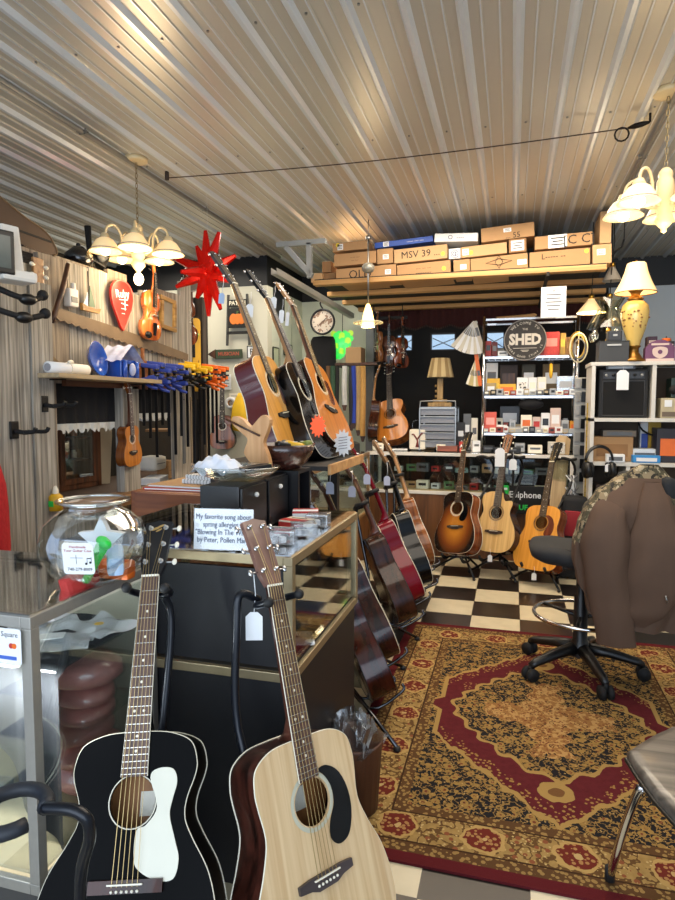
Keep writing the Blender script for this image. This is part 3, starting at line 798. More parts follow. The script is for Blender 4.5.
# empty stand at the left edge: padded ring and bent tube
s = thing('guitar_stand', 'empty black guitar stand with padded ring at the left edge', 'guitar stand', (-.72, .82, 0))
b = V((-.72, .82, 0))
c = aY(14, 812, .80) - b
ring = []
for i in range(21):
    t = R(20 + i * 320 / 20); ring.append(c + V((-.01 + math.cos(t) * .056, math.sin(t) * .060, 0.0)))
MB().use(mat('padded_blue_black', '#1d222b', .55)).smooth().tube(ring, .0125, 10).build('neck_ring', s)
q0 = aY(44, 808, .80) - b; q1 = aY(78, 812, .80) - b; q2 = aY(90, 835, .81) - b; q3 = aY(80, 900, .84) - b
MB().use(PTB).smooth().tube(spline([q0, q1, q2, q3, V((q3.x - .02, q3.y + .04, .12)), V((q3.x - .02, q3.y + .04, .05))], 6), .0098, 10).build('pole', s)
for (dx, dy) in ((-.2, -.08), (.10, -.14), (.0, .16)):
    f = V((q3.x - .02, q3.y + .04, .06)); e = f + V((dx, dy, -.044))
    o = MB().use(PTB).smooth().tube([f, e], .009, 8).build('leg', s); mb = MB(); rubber(mb, e + V((0, 0, -.004))); mb.build('rubber_foot', o)
# ================================================================ THREE GUITARS AT THE BACK COUNTER
def back_guitar(label, headpx, botpx, Yb, n, **kw):
    sh = kw.get('shape', 'dread'); sl = kw.get('sl', .645); nf = kw.get('nf', 14)
    BL_, nut_, sad_ = guitar_dims(sh, sl, nf); L = nut_ + kw.get('hlen', .185)
    B, a = fit(headpx, botpx, L, Yb); M_ = frame(B, a, n); guitar(label, M_, **kw); return M_, nut_
REDB = wood('red_brown_sides', '#5a2410', '#8a4622', .22, .2, axis=1)
g1 = back_guitar('tobacco sunburst dreadnought guitar with black pickguard, left of three by the counter', (466, 430), (452, 553), 5.0, (-.55, -.84, .2), shape='dread', top=SUNB, side=REDB, pick='tear', pickm=BLKLQ, head=BLKHD, neck=NECKL, board=BOARD)
g2 = back_guitar('pale cutaway classical guitar with slotted head, middle of three by the counter', (507, 433), (491, 552), 5.0, (-.48, -.88, .2), shape='class', top=wood('blond_top', '#bd9458', '#dab578', .28, .4, axis=1, scale=50, stretch=.03), side=WALN, bind=BINDB, cut=True, slotted=True, nf=12, hlen=.17, name='classical_guitar', rosette=BOARDR, neck=NECKW, head=wood('classic_head', '#7a4a2a', '#9a6a44', .35, .3), strm=NYLON)
g3 = back_guitar('amber-topped dreadnought guitar with brown pickguard, right of three by the counter', (556, 440), (533, 570), 4.86, (-.56, -.82, .2), shape='dread', top=AMBER, side=REDB, bind=BINDB, pick='tear', pickm=wood('tortoise', '#4a1a0c', '#7a3418', .25, .4), neck=NECKW, head=BLKHD, bridge=BOARD, rosette=BOARD)
for i, ((M_, nu), lab) in enumerate(((g1, 'black tripod stand under the tobacco sunburst guitar'), (g2, 'black tripod stand under the pale cutaway classical guitar'), (g3, 'black tripod stand under the amber-topped guitar'))):
    nn = M_.to_3x3().col[2].normalized(); aa = M_.to_3x3().col[1].normalized(); t = M_.translation
    h = V((nn.x, nn.y, 0)).normalized(); rz = math.atan2(-h.x, h.y) + PI
    base = V((t.x - h.x * .09, t.y - h.y * .09, 0))
    lean = math.hypot(aa.x, aa.y) / aa.z
    tri_stand(lab, base, rz, h=.94 if i else .93, tilt=lean * .85 + .05)
price_tag('large white price tag on the neck of the pale classical guitar', aY(500, 448, 5.12), (.075, .15), .03, rz=.1)
price_tag('small white price tag hanging below the pale classical guitar', aY(490, 555, 4.97), (.035, .055), .05)
price_tag('small white price tag hanging below the amber-topped guitar', aY(534, 573, 4.84), (.035, .055), .05)
price_tag('white price tag on a dark strap beside the pale classical guitar', aY(513, 459, 5.25), (.06, .09), .06)
MB_ = MB().use(BLKM).smooth().tube(spline([aY(505, 452, 5.3), aY(513, 455, 5.28), aY(513, 480, 5.28), aY(512, 487, 5.28)], 4), .012, 6, flat=.4)
solo(MB_, 'guitar_strap', 'dark strap hanging beside the neck of the pale classical guitar', 'strap')
# ================================================================ DISPLAY CASES
GOLDA = mat('champagne_aluminium', '#a89878', .38, .75, scale=40)
def bar(s, name, p, q, w, m):
    a, b = V(p), V(q); c = (a + b) / 2; d = b - a
    dim = [w if abs(d[i]) < 1e-6 else abs(d[i]) + w for i in range(3)]
    return MB().use(m).box(c, dim, bev=.002).build(name, s)
def case(label, x0, x1, y0, y1, zg, zt, base, frame_m, name='display_case', back=None, backm=None, sides='LRF', shelf=(), floorm=None, fw=.026, group=None, rglass=None):
    s = thing(name, label, 'display case', (0, 0, 0), group=group)
    h = fw / 2
    for z in (zg, zt):
        nm = 'top_rail' if z == zt else 'bottom_rail'
        for (p, q) in (((x0 + fw + h, y0 + h), (x1 - fw - h, y0 + h)), ((x0 + fw + h, y1 - h), (x1 - fw - h, y1 - h)), ((x0 + h, y0 + h), (x0 + h, y1 - h)), ((x1 - h, y0 + h), (x1 - h, y1 - h))):
            bar(s, nm, (p[0], p[1], z - h), (q[0], q[1], z - h), fw, frame_m)
    for (x, y) in ((x0 + h, y0 + h), (x1 - h, y0 + h), (x0 + h, y1 - h), (x1 - h, y1 - h)):
        MB().use(frame_m).box((x, y, (zg + zt) / 2 - h), (fw, fw, zt - zg - fw), bev=.002).build('corner_post', s)
    MB().use(GLST).box(((x0 + x1) / 2, (y0 + y1) / 2, zt + .001), (x1 - x0 - .012, y1 - y0 - .012, .006)).build('top_glass', s)
    cz, hz = (zg + zt) / 2 - h, zt - zg - fw * 2
    for k in sides:
        if k == 'R': MB().use(rglass or GLS).box((x1 - h, (y0 + y1) / 2, cz), (.005, y1 - y0 - fw * 2, hz)).build('side_glass', s)
        if k == 'L': MB().use(GLS).box((x0 + h, (y0 + y1) / 2, cz), (.005, y1 - y0 - fw * 2, hz)).build('side_glass', s)
        if k == 'F': MB().use(GLS).box(((x0 + x1) / 2, y0 + h, cz), (x1 - x0 - fw * 2, .005, hz)).build('front_glass', s)
        if k == 'B': MB().use(GLS).box(((x0 + x1) / 2, y1 - h, cz), (x1 - x0 - fw * 2, .005, hz)).build('back_glass', s)
    if back:
        yb = y0 + h if back == 'F' else y1 - h
        MB().use(backm).box(((x0 + x1) / 2, yb, cz), (x1 - x0 - fw * 2, .012, hz)).build('back_panel', s)
    MB().use(floorm or mat('case_floor', '#b3a27e', .6)).box(((x0 + x1) / 2, (y0 + y1) / 2, zg - .004), (x1 - x0 - fw * 1.1, y1 - y0 - fw * 1.1, .01)).build('deck', s)
    MB().use(base).box(((x0 + x1) / 2, (y0 + y1) / 2 , (zg - fw) / 2), (x1 - x0 - .02, y1 - y0 - .02, zg - fw), bev=.003).build('base', s)
    for z in shelf:
        MB().use(GLS).box(((x0 + x1) / 2, (y0 + y1) / 2 + .04, z), (x1 - x0 - .07, y1 - y0 - .14, .006)).build('glass_shelf', s)
    return s
BLKPAN = mat('black_panel', '#0f0f14', .5, var=.15, scale=5)
# case 1, nearest, left
case('aluminium-framed glass display case at the left front, holding red bundles', -2.1, -.974, 1.06, 1.54, .33, .93, mat('grey_base', '#3c3a38', .6), ALU, back='B', backm=mat('cream_backing', '#b9b19c', .6), sides='LRF', shelf=(.56, .76))
# case 2, black back to the camera
c2 = case('glass display case with black back panel beneath the white sign', -1.30, -.558, 1.54, 2.275, aY(297, 676, 1.54).z, .972, BLKPAN, GOLDA, back='F', backm=BLKPAN, sides='LRB', floorm=mat('case_floor_dark', '#2a2622', .6), rglass=GLSR)
# ---------------------------------------------------------------- inside case 1
cloth = mat('black_cloth', '#0d0e14', .9, scale=8)
def drape(u, v):
    x = -1.45 + .455 * u
    z = .768 if v < .5 else .768 - (v - .5) * 2 * (.16 + .26 * u * u + .05 * math.sin(u * 9))
    y = 1.51 - .33 * (v / .5) if v < .5 else 1.18 - .012 * math.sin(u * 26) - .01
    return (x, y, z + .004 * math.sin(u * 13 + v * 7))
solo(MB().use(cloth).smooth().grid(drape, 40, 30), 'black_cloth', 'black cloth draped over the glass shelf inside the left display case', 'cloth')
bagm = glass('bag_plastic', (.80, .83, .86), .45, .22, .35)
for i, (x, y, z, a, lab) in enumerate(((-1.09, 1.27, .772, .5, 'clear plastic bag lying on the black cloth, left of the case corner'), (-1.055, 1.40, .772, -.3, 'clear plastic bag with yellow sticker lying on the black cloth'), (-1.20, 1.36, .772, .9, 'clear plastic bag lying on the black cloth farthest from the corner'))):
    mb = MB().use(mat('bag_film', '#e4e8ee', .25, alpha=.6)).smooth().grid(lambda u, v: ((u - .5) * .17, (v - .5) * .13, .006 + .012 * math.sin(u * 8 + i) * math.sin(v * 7) + .01), 14, 10)
    o = solo(mb, 'plastic_bag', lab, 'bag', (x, y, z), a, 'plastic bags in the display case')
    MB().use(YELM if i == 1 else PAPER).prism(circ(.012, 12, (.02, -.02)) if i == 1 else [(-.04, -.02), (.02, -.02), (.02, .02), (-.04, .02)], .030, .0315).build('sticker', o)
redb = mat('red_bundle', '#d8948a', .6, var=.35, scale=30, bump=.3)
zz = .345
for i, (h, w_) in enumerate(((.075, .19), (.06, .195), (.05, .17), (.045, .18), (.05, .185), (.07, .20))):
    mb = MB().use(redb).smooth().lathe([(0, 0), (w_ * .42, .004), (w_ * .52, h * .3), (w_ * .5, h * .7), (w_ * .38, h * .96), (0, h)], 18, MX.Diagonal((1, .8, 1, 1)))
    o = solo(mb, 'wrapped_bundle', 'plastic-wrapped dull red bundle, %s in the pile inside the left case' % ('lowest', 'second from bottom', 'third from bottom', 'third from top', 'second from top', 'topmost')[i], 'bundle', (-1.10 + .006 * math.sin(i * 3), 1.38 + .006 * math.cos(i * 2), zz), i * .7, 'red bundles piled in the case')
    MB().use(glass('bundle_wrap', (.99, .96, .96), .2, .15, .25)).smooth().lathe([(w_ * .44, .002), (w_ * .56, h * .35), (w_ * .53, h * .75), (w_ * .40, h * 1.0)], 14, MX.Diagonal((1, .8, 1, 1))).build('wrapper', o)
    zz += h + .003
# trays of small goods in case 1
for i, (x, y, z, lab) in enumerate(((-1.36, 1.22, .563, 'clear tray of small parts on the lower glass shelf of the left case, right one'), (-1.68, 1.22, .563, 'clear tray of small parts on the lower glass shelf of the left case, left one'), (-1.40, 1.2, .335, 'clear tray of dark parts on the floor of the left case'))):
    t = thing('parts_tray', lab, 'tray', (x, y, z), .05 * i, 'trays in the left case')
    mb = MB().use(glass('tray_plastic', (.75, .82, .9), .45, .1)).box((0, 0, .004), (.26, .2, .004))
    for sx in (-1, 1): mb.box((sx * .13, 0, .02), (.004, .2, .04)).box((0, sx * .1, .02), (.26, .004, .04))
    mb.box((0, 0, .02), (.004, .2, .036)).build('tray', t)
    for k in range(7):
        mt = random.choice((SILV, BLK, mat('blue_grey_part', '#5d6c7c', .4), GREYM, BRASS))
        MB().use(mt).box((-.10 + .035 * k, random.uniform(-.05, .05), .018), (.028, .06, .02), (0, 0, random.uniform(-.5, .5)), bev=.004).build('small_part', t)
# sticker with card logos on the front glass
s = thing('card_sticker', 'white card-payment sticker on the front glass of the left display case', 'sticker', aY(7, 646, 1.052))
MB().use(PAPER).prism(rrect(.075, .078, .006), 0, .001, FRONT).build('decal', s)
MB().use(mat('blue_bar', '#3c62b8', .5)).box((0, -.0012, -.025), (.05, .0005, .008)).build('blue_bar', s)
MB().use(REDM).prism(circ(.006, 14, (.012, .002)), .0011, .0018, FRONT).build('red_disc', s)
MB().use(ORGM).prism(circ(.006, 14, (.020, .002)), .0012, .0019, FRONT).build('orange_disc', s)
lettering('Square', .016, s, mat('grey_ink', '#6a6c70', .7), MX.Translation((.008, -.0014, .026)) @ FRONT)
# ---------------------------------------------------------------- fishbowl with trinkets
bc = aY(94, 532, 1.33); bc.z = .932
fb = thing('fishbowl', 'round clear glass fishbowl full of trinkets on the left display case', 'bowl', bc)
MB().use(glass('bowl_glass', (.96, .985, .98), .14, .01, .5)).smooth().lathe([(0, .003), (.07, .004), (.105, .03), (.128, .075), (.131, .11), (.118, .15), (.088, .178), (.07, .188), (.068, .196), (.078, .205), (.088, .208)], 36).build('bowl', fb)
MB().use(glass('bowl_rim', (.9, .95, .95), .6)).smooth().tube([(.086 * math.cos(2 * PI * i / 32), .086 * math.sin(2 * PI * i / 32), .208) for i in range(32)], .004, 8, closed=True).build('rim', fb)
def inb(dx, dy, dz): return bc + V((dx, dy, dz))
mb = MB().use(mat('bright_green', '#19c63a', .35)).smooth().tube([(0, 0, 0), (0, 0, .03), (0, 0, .07), (0, 0, .10)], [.010, .011, .013, .016], 10).ball((0, 0, .112), .018, 8, (1.2, .7, .8)).cyl((0, -.01, .09), (0, -.026, .092), .008, n=8)
solo(mb, 'kazoo', 'bright green plastic kazoo standing tilted inside the fishbowl', 'kazoo', M=MX.Translation(inb(.03, -.075, .022)) @ MX.Rotation(.5, 4, 'Y'))
star = [((.062 if i % 2 == 0 else .03) * math.cos(PI / 2 + i * PI / 5), (.062 if i % 2 == 0 else .03) * math.sin(PI / 2 + i * PI / 5)) for i in range(10)]
solo(MB().use(mat('white_felt', '#d8dadf', .8)).prism(star, 0, .02, FRONT), 'star_ornament', 'white star-shaped ornament inside the fishbowl', 'ornament', inb(.03, .0, .11), .2)
for i, (dx, dy, dz, m_, lab) in enumerate(((.05, .02, .03, ORGM, 'orange packet at the bottom of the fishbowl'), (-.05, .03, .03, mat('white_packet', '#c9ccd2', .5), 'white packet lying low in the fishbowl'), (.075, -.02, .065, mat('pale_blue_packet', '#a9c2de', .5), 'pale blue folded packet inside the fishbowl at right'), (-.01, .05, .05, mat('beige_packet', '#c3b79c', .5), 'beige packet in the middle of the fishbowl'), (.0, -.06, .018, REDM, 'red packet at the bottom of the fishbowl'), (-.06, -.03, .06, mat('grey_packet', '#9a9a98', .5), 'grey packet leaning inside the fishbowl at left'))):
    o = solo(MB().use(m_).box((0, 0, 0), (.09, .04, .05), bev=.012), 'packet', lab, 'packet', M=MX.Translation(inb(dx, dy, dz)) @ MX.Rotation(i * 1.1, 4, 'Z') @ MX.Rotation(.3 * math.sin(i * 2), 4, 'Y'), group='trinkets in the fishbowl')
    MB().use(PAPER).box((0, -.0155, 0), (.03, .001, .02)).build('label', o)
cd = aY(80, 574, 1.205)
s = thing('card_sign', 'white rounded card taped to the front of the fishbowl', 'card', M=MX.Translation(cd) @ MX.Rotation(.22, 4, 'Z') @ MX.Rotation(.12, 4, 'X'))
MB().use(PAPER).prism([(p[0], p[1] + .038) for p in rrect(.074, .076, .008)], 0, .0015, FRONT).build('card', s)
RDI = mat('red_ink', '#a8413c', .7)
lettering('Handmade\nYour Guitar Case', .0092, s, RDI, MX.Translation((0, -.0018, .062)) @ FRONT)
lettering('740-279-8009', .0105, s, INKB, MX.Translation((.002, -.0018, .012)) @ FRONT)
mb = MB().use(INKB)
for (x, z) in ((.018, .026), (.028, .029)): mb.prism(circ(.003, 8, (x, z)), .0016, .0021, FRONT).box((x + .0026, -.0019, z + .007), (.0008, .0005, .014))
mb.box((.0257, -.0019, .039), (.011, .0005, .002)).box((-.005, -.0019, .036), (.0008, .0005, .022)).box((-.004, -.0019, .040), (.03, .0005, .0007))
mb.build('music_notes', s)
# ---------------------------------------------------------------- on case 2
S2, ZT2 = .907, .979
sg = aZ(187, 553, ZT2); sg2 = aZ(249, 553, ZT2)
sx = V((sg2.x - sg.x, sg2.y - sg.y, 0)); wd = sx.length
s = thing('sign_holder', 'white printed sign in a clear acrylic holder on the black-backed case', 'sign', M=MX.Translation((sg + sg2) / 2 + V((0, .03, 0))) @ MX.Rotation(math.atan2(sx.y, sx.x) * .5, 4, 'Z') @ MX.Rotation(-.12, 4, 'X'))
hh = .116
MB().use(PAPER).box((0, 0, hh / 2), (wd, .0015, hh - .004)).build('paper', s)
MB().use(GLS2).box((0, -.003, hh / 2), (wd + .004, .002, hh)).box((0, .02, .002), (wd + .004, .05, .003)).build('holder', s)
lettering('My favorite song about\nspring allergies is\n"Blowing In The Wind"\nby Peter, Pollen Mary', .0213, s, mat('sign_ink', '#4a5a76', .7), MX.Translation((0, -.0045, hh * .52)) @ FRONT, space=1.0, squeeze=.80)
BBOX = mat('black_laminate', '#0c0c10', .35)
def drawer_box(label, x0, x1, y0, y1, z0, z1):
    t = thing('storage_cube', label, 'storage box', ((x0 + x1) / 2, (y0 + y1) / 2, z0), group=None)
    w, d, h = x1 - x0, y1 - y0, z1 - z0
    MB().use(BBOX).box((0, 0, h / 2), (w, d, h), bev=.003).build('carcass', t)
    dr = MB().use(BBOX).box((w / 2 + .004, 0, h / 2), (.008, d - .012, h - .014), bev=.002).build('drawer', t)
    MB().use(WHITE).smooth().ball((w / 2 + .014, 0, h * .78), .008, 8).build('knob', dr)
    return t
zt = ZT2
drawer_box('black drawer box behind the white sign, the nearer of two', -.985 * S2, -.845 * S2, 1.83 * S2, 2.05 * S2, zt, zt + .161)
drawer_box('black drawer box behind the white sign, the farther of two', -.985 * S2, -.845 * S2, 2.062 * S2, 2.27 * S2, zt, zt + .161)
t = thing('storage_cube', 'black open-sided cube carrying the brown bowl', 'storage box', (-.865 * S2, 2.355 * S2, zt))
mb = MB().use(BBOX)
for (c, d) in (((0, 0, .006), (.12, .136, .012)), ((0, 0, .162), (.12, .136, .012)), ((0, -.062, .084), (.12, .012, .144)), ((0, .062, .084), (.12, .012, .144)), ((-.054, 0, .084), (.012, .112, .144))): mb.box(c, d)
mb.build('carcass', t)
# brown bowl with things
bw = V((-.880 * S2, 2.33 * S2, ZT2 + .17))
t = thing('bowl', 'dark brown wooden bowl on the black cube, full of small things', 'bowl', bw)
MB().use(wood('bowl_wood', '#24120e', '#4a2a22', .25, .5, axis=0)).smooth().lathe([(0, .0), (.06, .002), (.085, .025), (.108, .06), (.116, .09), (.111, .09), (.10, .06), (.08, .03), (0, .012)], 28).build('bowl', t)
for i, (dx, dy, m_, k, lab) in enumerate(((.05, -.02, YELM, 'packet', 'yellow packet in the brown bowl'), (.02, -.04, BLK, 'eyeglass_case', 'black case in the brown bowl'), (.0, .03, GREYM, 'packet', 'grey packet in the brown bowl'), (.07, .02, mat('olive_packet', '#77803a', .5), 'packet', 'olive packet in the brown bowl at right'))):
    o = solo(MB().use(m_).smooth().box((0, 0, 0), (.07, .03, .022), (0, .2, 0), bev=.008), k, lab, 'packet', bw + V((dx, dy, .088)), i * .9, 'things in the brown bowl')
    MB().use(PAPER).box((0, 0, .0115), (.02, .015, .001)).build('label', o)
# glass platter with papers
pc = V((-.925 * S2, 1.98 * S2, ZT2 + .162))
t = thing('glass_platter', 'shallow clear glass platter of papers on the black drawer boxes', 'platter', pc)
MB().use(glass('platter_glass', (.85, .9, .9), .5, .05)).smooth().lathe([(0, .002), (.07, .003), (.12, .022), (.145, .045), (.143, .048), (.118, .027), (.07, .009), (0, .008)], 32, MX.Diagonal((1, .82, 1, 1))).build('platter', t)
crump = mat('crumpled_bag', '#ccd4e2', .5, var=.06)
solo(MB().use(crump).smooth().grid(lambda u, v: ((u - .5) * .16, (v - .5) * .13, .045 * math.sin(PI * u) ** .7 * math.sin(PI * v) ** .7 + .012 * math.sin(u * 17) * math.sin(v * 14 + 2)), 18, 14), 'plastic_bag', 'pale crumpled plastic bag on the glass platter', 'bag', pc + V((-.06, .0, .03)), .3)
for i, (dx, dy, m_, lab) in enumerate(((.03, -.02, PAPER, 'white folded leaflet on the glass platter'), (.06, .03, mat('lime_paper', '#b8bf5a', .6), 'yellow-green leaflet on the glass platter'), (.08, -.03, BLK, 'small black pouch on the glass platter at right'))):
    o = solo(MB().use(m_).box((0, 0, .0), (.09, .05, .012), (0, -.1, 0), bev=.003), 'leaflet' if i < 2 else 'pouch', lab, 'leaflet' if i < 2 else 'pouch', pc + V((dx, dy, .035 + .006 * i)), .4 * i)
    MB().use(INK).box((0, 0, .007), (.05, .004, .001), (0, -.1, 0)).build('print', o)
# red and white packs on the glass top, right
def pack(label, P, d, rz, m1, m2, kind='string_pack'):
    t = thing(kind, label, 'pack', P, rz, 'packs on the black-backed case')
    MB().use(m1).box((0, 0, d[2] / 2), d, bev=.003).build('box', t)
    MB().use(m2).box((0, -d[1] * .22, d[2] + .0004), (d[0] * .98, d[1] * .45, .0009)).box((0, -d[1] / 2 - .0004, d[2] * .5), (d[0] * .98, .0009, d[2] * .6)).build('band', t)
    MB().use(INKB).box((0, d[1] * .2, d[2] + .0005), (d[0] * .6, d[1] * .08, .0008)).build('print', t)
pack('white and red pack lying flat in front on the glass case top', V((-.765 * S2, 1.965 * S2, ZT2)), (.10, .07, .018), .1, PAPER, REDM)
pack('white and red pack standing behind the first pack on the case top', V((-.745 * S2, 2.11 * S2, ZT2)), (.095, .08, .025), -.2, mat('cream_card', '#d8cfba', .6), REDM)
pack('red and cream pack lying farthest back on the case top', V((-.76 * S2, 2.25 * S2, ZT2)), (.09, .07, .035), .3, REDM, PAPER)
for i, (x, y, a, lab) in enumerate(((-.70, 1.85, .2, 'clear plastic box of small parts nearest the case corner'), (-.78, 1.83, -.1, 'clear plastic box of small parts beside the guitar head'), (-.675, 1.98, .5, 'clear plastic box of small parts at the right edge of the case'), (-.68, 2.16, .1, 'clear crinkled plastic box at the far right edge of the case'))):
    t = thing('plastic_box', lab, 'box', (x * S2, y * S2, ZT2), a, 'clear boxes on the black-backed case')
    MB().use(bagm).box((0, 0, .02), (.075, .07, .04), bev=.004).build('lid', t)
    for k in range(4): MB().use(random.choice((GREYM, BLK, SILV, PAPER))).box((-.02 + .02 * (k % 2), -.015 + .03 * (k // 2), .012), (.016, .022, .018), (0, 0, k * .5), bev=.003).build('small_part', t)
# things inside case 2 seen through the end glass
for i, (x, y, m_, d, lab) in enumerate(((-.72, 2.2, mat('blue_foil', '#5a8ac8', .4), (.10, .06, .05), 'pale blue packet inside the black-backed case'), (-.70, 1.95, PAPER, (.12, .1, .01), 'white card inside the black-backed case near its corner'), (-.75, 2.33, GREYM, (.12, .07, .05), 'grey pouch inside the black-backed case'), (-.73, 2.08, bagm, (.13, .08, .03), 'clear bag inside the black-backed case'))):
    o = solo(MB().use(m_).smooth().box((0, 0, d[2] / 2), d, bev=.012), 'packet' if i != 1 else 'card', lab, 'packet' if i != 1 else 'card', (x * S2, y * S2, aY(297, 676, 1.54).z + .004), .4 * i, 'goods inside the black-backed case')
    MB().use(INKB).box((0, 0, d[2] + .0006), (d[0] * .4, d[1] * .1, .001)).build('print', o)
# wooden cabinet with notebooks, behind
cb = thing('wooden_cabinet', 'orange-brown wooden cabinet carrying notebooks, left of the black drawer boxes', 'cabinet', (-1.44, 2.72, 0))
ORW = wood('orange_wood', '#6f3a1a', '#9a5a2c', .4, .3, axis=0, scale=20)
MB().use(ORW).box((0, 0, .49), (.54, .42, .98), bev=.006).build('carcass', cb)
for z in (.2, .52, .84):
    d = MB().use(ORW).box((0, -.217, z), (.48, .014, .27), bev=.004).build('drawer', cb); MB().use(BRASS).smooth().ball((0, -.235, z + .03), .012, 8).build('knob', d)
MB().use(YELM).prism(circ(.016, 14, (-.2, .95)), .2105, .2135, FRONT).build('yellow_sticker', cb)
for i, (x, y, w_, d_, h_, m_, lab) in enumerate(((-1.46, 2.70, .42, .3, .012, REDM, 'red-edged flat folder lying lowest on the wooden cabinet'), (-1.45, 2.70, .40, .29, .012, CARD2, 'tan flat folder on the wooden cabinet, second from the bottom'), (-1.36, 2.72, .28, .21, .02, PAPER, 'white spiral notebook under the top one on the wooden cabinet'), (-1.355, 2.73, .27, .2, .018, PAPER, 'white spiral notebook on top of the pile on the wooden cabinet'))):
    z0 = .981 + (0, .0125, .0255, .046)[i]
    nb = thing('notebook' if i > 1 else 'folder', lab, 'notebook' if i > 1 else 'folder', (x, y, z0), -.08 * i)
    MB().use(m_).box((0, 0, h_ / 2), (w_, d_, h_), bev=.002).build('cover', nb)
    if i > 1:
        mb = MB().use(GREYM).smooth()
        for k in range(14): mb.tube([(-w_ / 2 + .02 + k * (w_ - .04) / 13, -d_ / 2 + .008 * math.cos(t) - .0, h_ / 2 + .012 * math.sin(t)) for t in [j * PI / 3 for j in range(6)]], .0014, 4, closed=True)
        mb.build('spiral', nb)
    else: MB().use(PAPER).box((0, -d_ / 2 - .0005, h_ / 2), (w_ * .96, .001, h_ * .5)).build('page_edge', nb)
solo(MB().use(mat('dark_pouch', '#15151b', .7)).smooth().ball((0, 0, .04), .075, 10, (1.3, .9, .6)), 'pouch', 'dark cloth pouch on the cabinet behind the crumpled bag', 'pouch', (-1.27, 2.80, .99)).modifiers
# wooden carving
cp = aY(262, 470, 2.2); cp = V((cp.x, 2.31, 1.128)); cp = V((-.985, 2.34, 1.118))
t = thing('wooden_carving', 'tan wooden carving with spread lobes and a dark rod, in front of the brown bowl', 'carving', V((-.925 * S2, 2.17 * S2, ZT2 + .162)), -.1)
pts = [(.03, 0), (.052, .03), (.045, .07), (.03, .11), (.045, .15), (.055, .19), (.03, .205), (.005, .185), (-.02, .165), (-.05, .19), (-.085, .20), (-.09, .175), (-.05, .14), (-.03, .12), (-.045, .075), (-.02, .04), (.0, .0)]
MB().use(wood('carving_wood', '#b5804e', '#dcae7c', .5, axis=2, scale=16)).prism([(p.x, p.y) for p in spline([(a, b, 0) for a, b in pts], 3, closed=True)], -.012, .012, FRONT).build('carved_body', t)
MB().use(DKW).smooth().cyl((-.11, -.02, .19), (.02, -.018, .135), .004, n=6).build('rod', t)
# ================================================================ SIX GUITARS LEANING IN A ROW, AND THE TRIO ABOVE
def lean_guitar(label, hpx, bot, Yb, n, L=1.05, **kw):
    sh = kw.get('shape', 'dread'); BL_, nut_, sad_ = guitar_dims(sh, kw.get('sl', .645), kw.get('nf', 14)); tot = nut_ + kw.get('hlen', .185)
    B, a = fit(hpx, bot, L, Yb); M_ = frame(B, a, n); guitar(label, M_, k=L / tot, **kw); return M_, nut_ * L / tot
GLOSSB = wood('gloss_rosewood', '#170a07', '#3a1b13', .16, .8, axis=1, scale=26, stretch=.08)
GLOSSR = wood('gloss_redwood', '#200906', '#47180f', .16, .8, axis=1, scale=26, stretch=.08)
for _m in (GLOSSB, GLOSSR):
    _b = _m.node_tree.nodes['Principled BSDF']; _b.inputs['Coat Weight'].default_value = .25; _b.inputs['Specular IOR Level'].default_value = .25
rk = [
 ('glossy dark rosewood guitar nearest in the row leaning beside the glass case', (302, 476), (392, 687), 2.70, dict(side=GLOSSR, top=CEDAR, bind=BINDB, tuner=SILV)),
 ('glossy brown guitar with pale side seam, second in the leaning row', (312, 460), (396, 652), 2.95, dict(side=GLOSSB, top=CEDAR, bind=BINDW, tuner=SILV)),
 ('brown walnut guitar with bare wood neck, third in the leaning row', (343, 452), (414, 616), 3.47, dict(side=WALN, top=HONEY, bind=BINDB)),
 ('cherry red guitar fourth in the leaning row', (355, 442), (421, 597), 3.72, dict(side=CHERRY, top=CHERRY, neck=CHERRY, head=CHERRY, bind=BINDW)),
 ('glossy black guitar with cream binding, fifth in the leaning row', (379, 438), (429, 584), 4.03, dict(side=BLKLQ, top=BLKLQ, neck=BLKLQ, head=NECKL, bind=BINDW)),
 ('reddish-brown guitar farthest in the leaning row, behind the black one', (388, 436), (432, 566), 4.38, dict(side=KOA, top=KOA, neck=NECKL, bind=BINDW)),
]
feet = [(397, 748), (403, 667), (417, 638), (424, 613), (424, 590), (424, 572)]
DCH = mat('dark_chrome', '#55565a', .2, .95)
